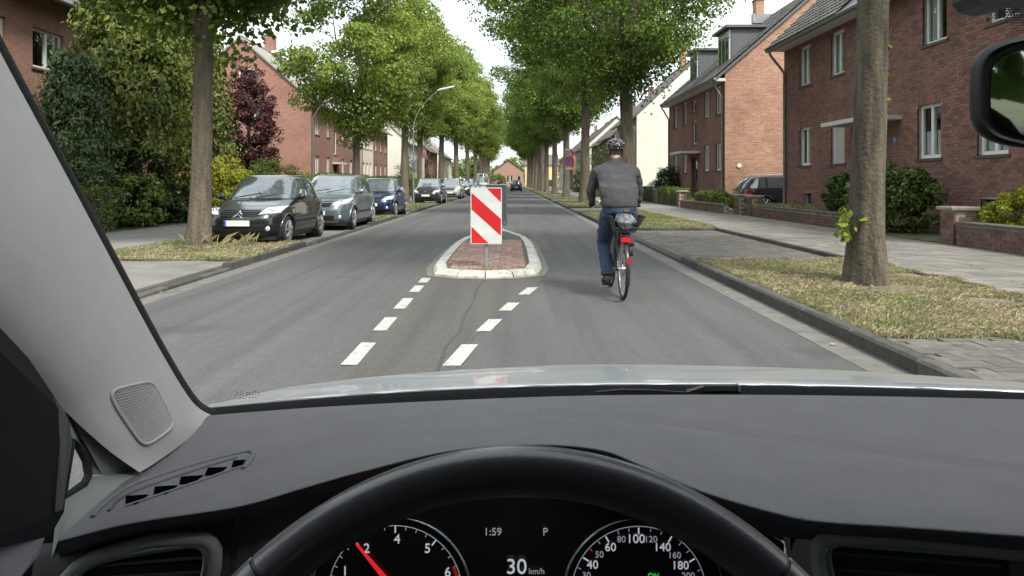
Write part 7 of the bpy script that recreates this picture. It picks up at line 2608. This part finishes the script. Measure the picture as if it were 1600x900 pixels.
TO = Vector((.55, -.8, .1)).normalized()
ringp = []
for k in range(48):
    a = 2 * math.pi * k / 48
    ca, sa = math.cos(a), math.sin(a)
    s_ = .5 + .5 * math.copysign(abs(ca) ** .35, ca)
    t = .5 + .5 * math.copysign(abs(sa) ** .35, sa)
    ringp.append(gquad(s_, t) + TO * .0015)
gri = ob('speaker_grille', MB().tube(ringp, .0022, 8, closed=True), PILLAR, pil, smooth=60, local=True)
m = MB()
for k in range(1, 27):
    t = k / 27
    e = .035 if 2 < k < 25 else .09
    m.tube([gquad(e + (1 - 2 * e) * q / 6, t) + TO * .0012 for q in range(7)], .0010, 5, cap=False)
for k in range(1, 22):
    t = k / 22
    e = .035 if 1 < k < 21 else .09
    m.tube([gquad(t, e + (1 - 2 * e) * q / 6) + TO * .0016 for q in range(7)], .0009, 5, cap=False)
ob('mesh', m, PILLAR, gri, smooth=60, local=True, kind='stuff')

# door frame, quarter window, sill by the door
DOORBLK = M('black door trim', (0.0045, 0.005, 0.0055), 0.85, spec=0.2, var=0.15, scale=12)
ob('door_frame', MB().prism([P(*q) for q in ((-400, 480, .50), (-60, 490, .60), (0, 512, .66), (45, 560, .70), (84, 618, .735), (108, 655, .745), (112, 688, .75), (100, 800, .72), (78, 838, .70), (-100, 870, .55), (-400, 950, .45))], (-.03, .02, 0)), DOORBLK, car)
ob('door_edge', MB().prism([P(*q) for q in ((84, 620, .725), (106, 652, .735), (113, 690, .74), (98, 796, .712), (86, 800, .70), (94, 690, .725))], (-.02, .008, 0)), PANEL, car)
ob('door_panel', MB().prism([P(*q) for q in ((-400, 860, .50), (0, 853, .64), (70, 840, .69), (60, 868, .67), (30, 905, .63), (0, 960, .58), (-400, 1100, .40))], (-.05, .02, -.03)), DASH, car)
ob('door_filler', MB().prism([P(*q) for q in ((-200, 800, .86), (96, 815, .86), (120, 850, .86), (120, 1000, .86), (-200, 1000, .86))], (0, .02, 0)), DOORBLK, car)
qf = [(112, 686, .80), (126, 702, .82), (136, 722, .835), (138, 742, .835), (132, 755, .825), (98, 778, .79)]
qw = ob('quarter_window', MB().tube([P(*q) for q in qf], .0045, 8, closed=True), SEAL_M, car, smooth=60)
ob('pane', MB().prism([P(*q) for q in qf], (-.002, .003, 0)), CLEAR, qw)
ob('pillar_foot', MB().prism([P(*q) for q in ((98, 628, .80), (190, 688, .86), (240, 738, .89), (205, 744, .86), (160, 742, .845), (141, 742, .84), (138, 720, .84), (128, 700, .825), (113, 684, .80))], (-.02, .02, -.005)), TRIM_G, car)
ob('pillar_foot', MB().prism([P(*q) for q in ((141, 744, .838), (225, 738, .872), (232, 748, .868), (160, 800, .80), (92, 842, .74), (98, 781, .785), (133, 758, .825))], (-.02, .02, -.03)), TRIM_G, car)

# windscreen, seal strip, wiper, bonnet
g_ = []
for k in range(15):
    t = k / 14
    row = []
    for j in range(31):
        s_ = j / 30
        xx = -.62 + 1.98 * s_
        c = 1 - (2 * s_ - 1) ** 2
        yb_, yt = 1.155 + .09 * c, .32 + .06 * c
        row.append(Vector((xx * (1 - .1 * t) + .037 * t, yb_ + (yt - yb_) * t, .955 + (1.47 - .955) * t + .03 * math.sin(math.pi * t))))
    g_.append(row)
mb = MB().grid(g_)
mb.grid([[p + Vector((0, .004, .004)) for p in r] for r in reversed(g_)])
ob('windscreen', mb, CLEAR, car, smooth=60)
mk = MB()
r2 = random.Random(4)
for k in range(26):
    x, y = 366 + (k % 9) * 4.6 + r2.uniform(-1, 1), 613 + (k // 9) * 4.2 + r2.uniform(-.8, .8)
    mk.tube([P(x, y, 1.16), P(x + r2.uniform(1, 3), y + r2.uniform(-1.4, 1.4), 1.16)], .0006, 4)
ob('glass_mark', mk, BLACKPL, car, kind='stuff')
strip = [[(300, 660, 1.165), (500, 648, 1.20), (800, 630, 1.245), (1000, 626, 1.245), (1300, 628, 1.225), (1720, 640, 1.15)],
         [(300, 646, 1.20), (500, 629, 1.235), (800, 612, 1.28), (1000, 607, 1.28), (1300, 608, 1.26), (1720, 622, 1.19)],
         [(312, 637.5, 1.27), (450, 626, 1.285), (600, 614.5, 1.30), (800, 605, 1.31), (1000, 601, 1.31), (1300, 604, 1.30), (1720, 617, 1.24)]]
ob('cowl', MB().grid(surf(strip, 40, 4)), M('matt black cowl', (0.005, 0.005, 0.006), 0.9, spec=0.1), car, smooth=180)
wp_ = MB()
wp_.tube([P(930, 613, 1.255), P(970, 609.5, 1.262), P(1015, 610, 1.262), P(1075, 614, 1.255)], [.002, .0025, .0025, .002], 6)
wp_.obox(P(1128, 605.5, 1.262), (.062, .012, .009))
wp_.tube([P(1072, 612, 1.255), P(1100, 603.5, 1.262)], .0035, 6)
wip = ob('wiper', wp_, BLACKPL, car, smooth=60)
ob('wiper_clip', MB().obox(P(1154, 605.5, 1.258), (.004, .012, .011)), SATIN, wip)
hood = [[(318, 650, 1.262), (450, 637, 1.28), (600, 625, 1.295), (800, 616, 1.305), (1000, 612, 1.305), (1300, 615, 1.295), (1720, 628, 1.235)],
        [(320, 637, 1.265), (450, 625, 1.285), (600, 613.5, 1.30), (800, 604, 1.31), (1000, 600, 1.31), (1300, 603, 1.30), (1720, 616, 1.24)],
        [(324, 634, 1.29), (450, 618.5, 1.33), (600, 605, 1.36), (800, 595, 1.38), (1000, 590, 1.38), (1300, 594, 1.36), (1720, 610, 1.28)],
        [(330, 632, 1.31), (400, 617, 1.36), (480, 604, 1.43), (600, 592, 1.50), (800, 580, 1.56), (950, 575, 1.57), (1200, 579, 1.55), (1400, 588, 1.48), (1720, 609, 1.33)],
        [(330, 640, 1.34), (400, 617, 1.42), (480, 601.5, 1.53), (600, 587.5, 1.66), (800, 574, 1.76), (950, 569.5, 1.78), (1200, 574, 1.74), (1400, 584, 1.62), (1720, 612, 1.38)],
        [(330, 680, 1.38), (400, 640, 1.50), (480, 615, 1.66), (600, 596, 1.86), (800, 582, 2.00), (950, 578, 2.03), (1200, 583, 1.98), (1400, 600, 1.80), (1720, 650, 1.48)],
        [(330, 800, 1.40), (400, 740, 1.55), (480, 690, 1.76), (600, 660, 2.02), (800, 640, 2.18), (950, 636, 2.2), (1200, 642, 2.16), (1400, 680, 1.92), (1720, 780, 1.52)]]
ob('bonnet', MB().grid(surf(hood, 90, 6)), SILVERCAR, car, smooth=180)
ob('bonnet_edge', MB().tube([P(*q) - Vector((0, .003, -.0005)) for q in resample([(322, 637, 1.264), (450, 625, 1.284), (600, 613.5, 1.299), (800, 604, 1.309), (1000, 600, 1.309), (1300, 603, 1.299), (1720, 616, 1.239)], 50)], .0032, 6), SILVERCAR, car, smooth=60)

# rear view mirror and the dotted print on the glass above it
my = .50
mc = P(1744, 141, my)
MYAW = R(-23.0)
fw_, fh_ = .135, .046
mrot = Matrix.Rotation(MYAW, 3, 'Z') @ Matrix.Rotation(R(3.4), 3, 'X')


def mpt(u, v, w_):
    return mc + mrot @ Vector((u, w_, v))


def lozenge(a, b, e=4.2, n=40):
    return [(a * math.copysign(abs(math.cos(t)) ** (2 / e), math.cos(t)), b * math.copysign(abs(math.sin(t)) ** (2 / e), math.sin(t)) - .05 * b * math.cos(t)) for t in np.linspace(0, 2 * math.pi, n, endpoint=False)]


prof = [(-.030, .55), (-.022, .85), (-.006, .985), (.004, 1.0), (.012, .975)]
mb = MB()
AX, AZ = .0865, .0405
sets = [[mpt(u, v, -.004 - w_ * -1) for u, v in lozenge(AX * k, AZ * k)] for w_, k in ((.034, .5), (.028, .8), (.010, .97), (0, 1.0), (-.006, .975), (-.0075, .93), (-.004, .885))]
AX2 = AX
mb.rings(sets, cap=True)
mir = ob('rear_view_mirror', mb, BLACKPL, car, smooth=60)
MIRG = M('mirror glass', (0.80, 0.83, 0.82), 0.02, metal=1.0, var=0.0)
ob('mirror_glass', MB().prism([mpt(u, v, -.0098) for u, v in lozenge(AX * .86, AZ * .80)], mrot @ Vector((0, .001, 0))), MIRG, mir)
ob('mirror_stem', MB().tube([mc + Vector((.0, .02, .03)), mc + Vector((.01, .05, .07)), mc + Vector((.015, .06, .12))], .012, 10), BLACKPL, mir, smooth=60)
dots = MB()
for ix in range(34):
    for iz in range(20):
        x, y = 1512 + ix * 4.4 + (iz % 2) * 2.2, -30 + iz * 4.1
        e = ((x - 1640) / 128) ** 2 + ((y + 40) / 96) ** 2
        if e < 1:
            c = P(x, y, .53)
            r_ = .00045 + .0006 * max(0, min(1, (1 - e) * 2.4))
            dots.add([c + Vector((r_ * math.cos(a), 0, r_ * math.sin(a))) for a in np.linspace(0, 2 * math.pi, 6, endpoint=False)], [(0, 1, 2, 3, 4, 5)])
ob('dotted_print', dots, BLACKPL, car, kind='stuff')
ob('sensor_cover', MB().prism([P(x, y, .56) for x, y in ((1620, -120), (1528, -60), (1524, -8), (1535, 6), (1560, 12), (1585, 8), (1600, -2), (1740, -2), (1740, -120))], (0, .03, 0)), BLACKPL, mir)

# body around the camera: roof, pillars, doors, seats, rear window
rf = MB().box(-.62, 1.36, -2.2, .34, 1.49, 1.53)
ob('headliner', rf, LINER, car)
ob('roof', MB().box(-.64, 1.38, -2.25, .38, 1.533, 1.56), SILVERCAR, car)
for s_, x in ((-1, -.66), (1, 1.40)):
    xa, xb = (x - .03, x + .03)
    ob('door', MB().box(xa, xb, -1.35, .62, .25, .93), SILVERCAR, car)
    ob('door_card', MB().box(*((xb + .002, xb + .03) if s_ < 0 else (xa - .03, xa - .002)), -1.3, .55, .4, .92), DOORBLK, car)
    ob('centre_pillar', MB().box(xa, xb, -.42, -.26, .932, 1.488), DOORBLK, car)
    ob('rear_pillar', MB().box(xa, xb, -2.2, -1.5, .932, 1.488), LINER, car)
    ob('fender', MB().box(xa, xb, .64, 1.25, .3, .80), SILVERCAR, car)
ob('side_pillar', MB().tube([P(1900, 640, 1.0) + Vector((.06, 0, 0)), Vector((1.30, .34, 1.48))], .04, 8), PILLAR, car, smooth=60)
ob('tailgate', MB().box(-.62, 1.36, -2.28, -2.2, .3, .98), SILVERCAR, car)
TINT = M_clear('cabin dimming glass', (0.30, 0.32, 0.31))  # unseen rear side panes, dark tint added to cut light in the cabin
TINT2 = M_clear('clear side glass', (0.93, 0.95, 0.94))
for x in (-.665, 1.395):
    ob('side_window', MB().box(x, x + .005, -.26, .30, .932, 1.488), TINT2, car)
    ob('side_window', MB().box(x, x + .005, -1.5, -.42, .932, 1.488), TINT, car)
ob('rear_window', MB().box(-.62, 1.36, -2.235, -2.23, .982, 1.488), M_clear('rear glass', (0.7, 0.73, 0.71)), car)
ob('floor', MB().box(-.66, 1.40, -2.2, .9, .18, .25), BLACKPL, car)
ob('bulkhead', MB().box(-.66, 1.40, .93, .97, .2, .78), BLACKPL, car)
for x in (0.02, .76):
    st_ = ob('front_seat', MB().prism([(x - .25, -.20, .5), (x + .25, -.20, .5), (x + .21, -.42, 1.12), (x - .21, -.42, 1.12)], (0, -.12, -.02)), FABRIC_S, car)
    ob('headrest', MB().ell((x, -.47, 1.25), (.15, .06, .115), 16, 10), FABRIC_S, st_, smooth=60)
    ob('seat_cushion', MB().box(x - .25, x + .25, -.28, .18, .38, .52), FABRIC_S, st_)
ob('rear_seat', MB().box(-.5, 1.24, -1.5, -1.36, .5, 1.0), FABRIC_S, car)
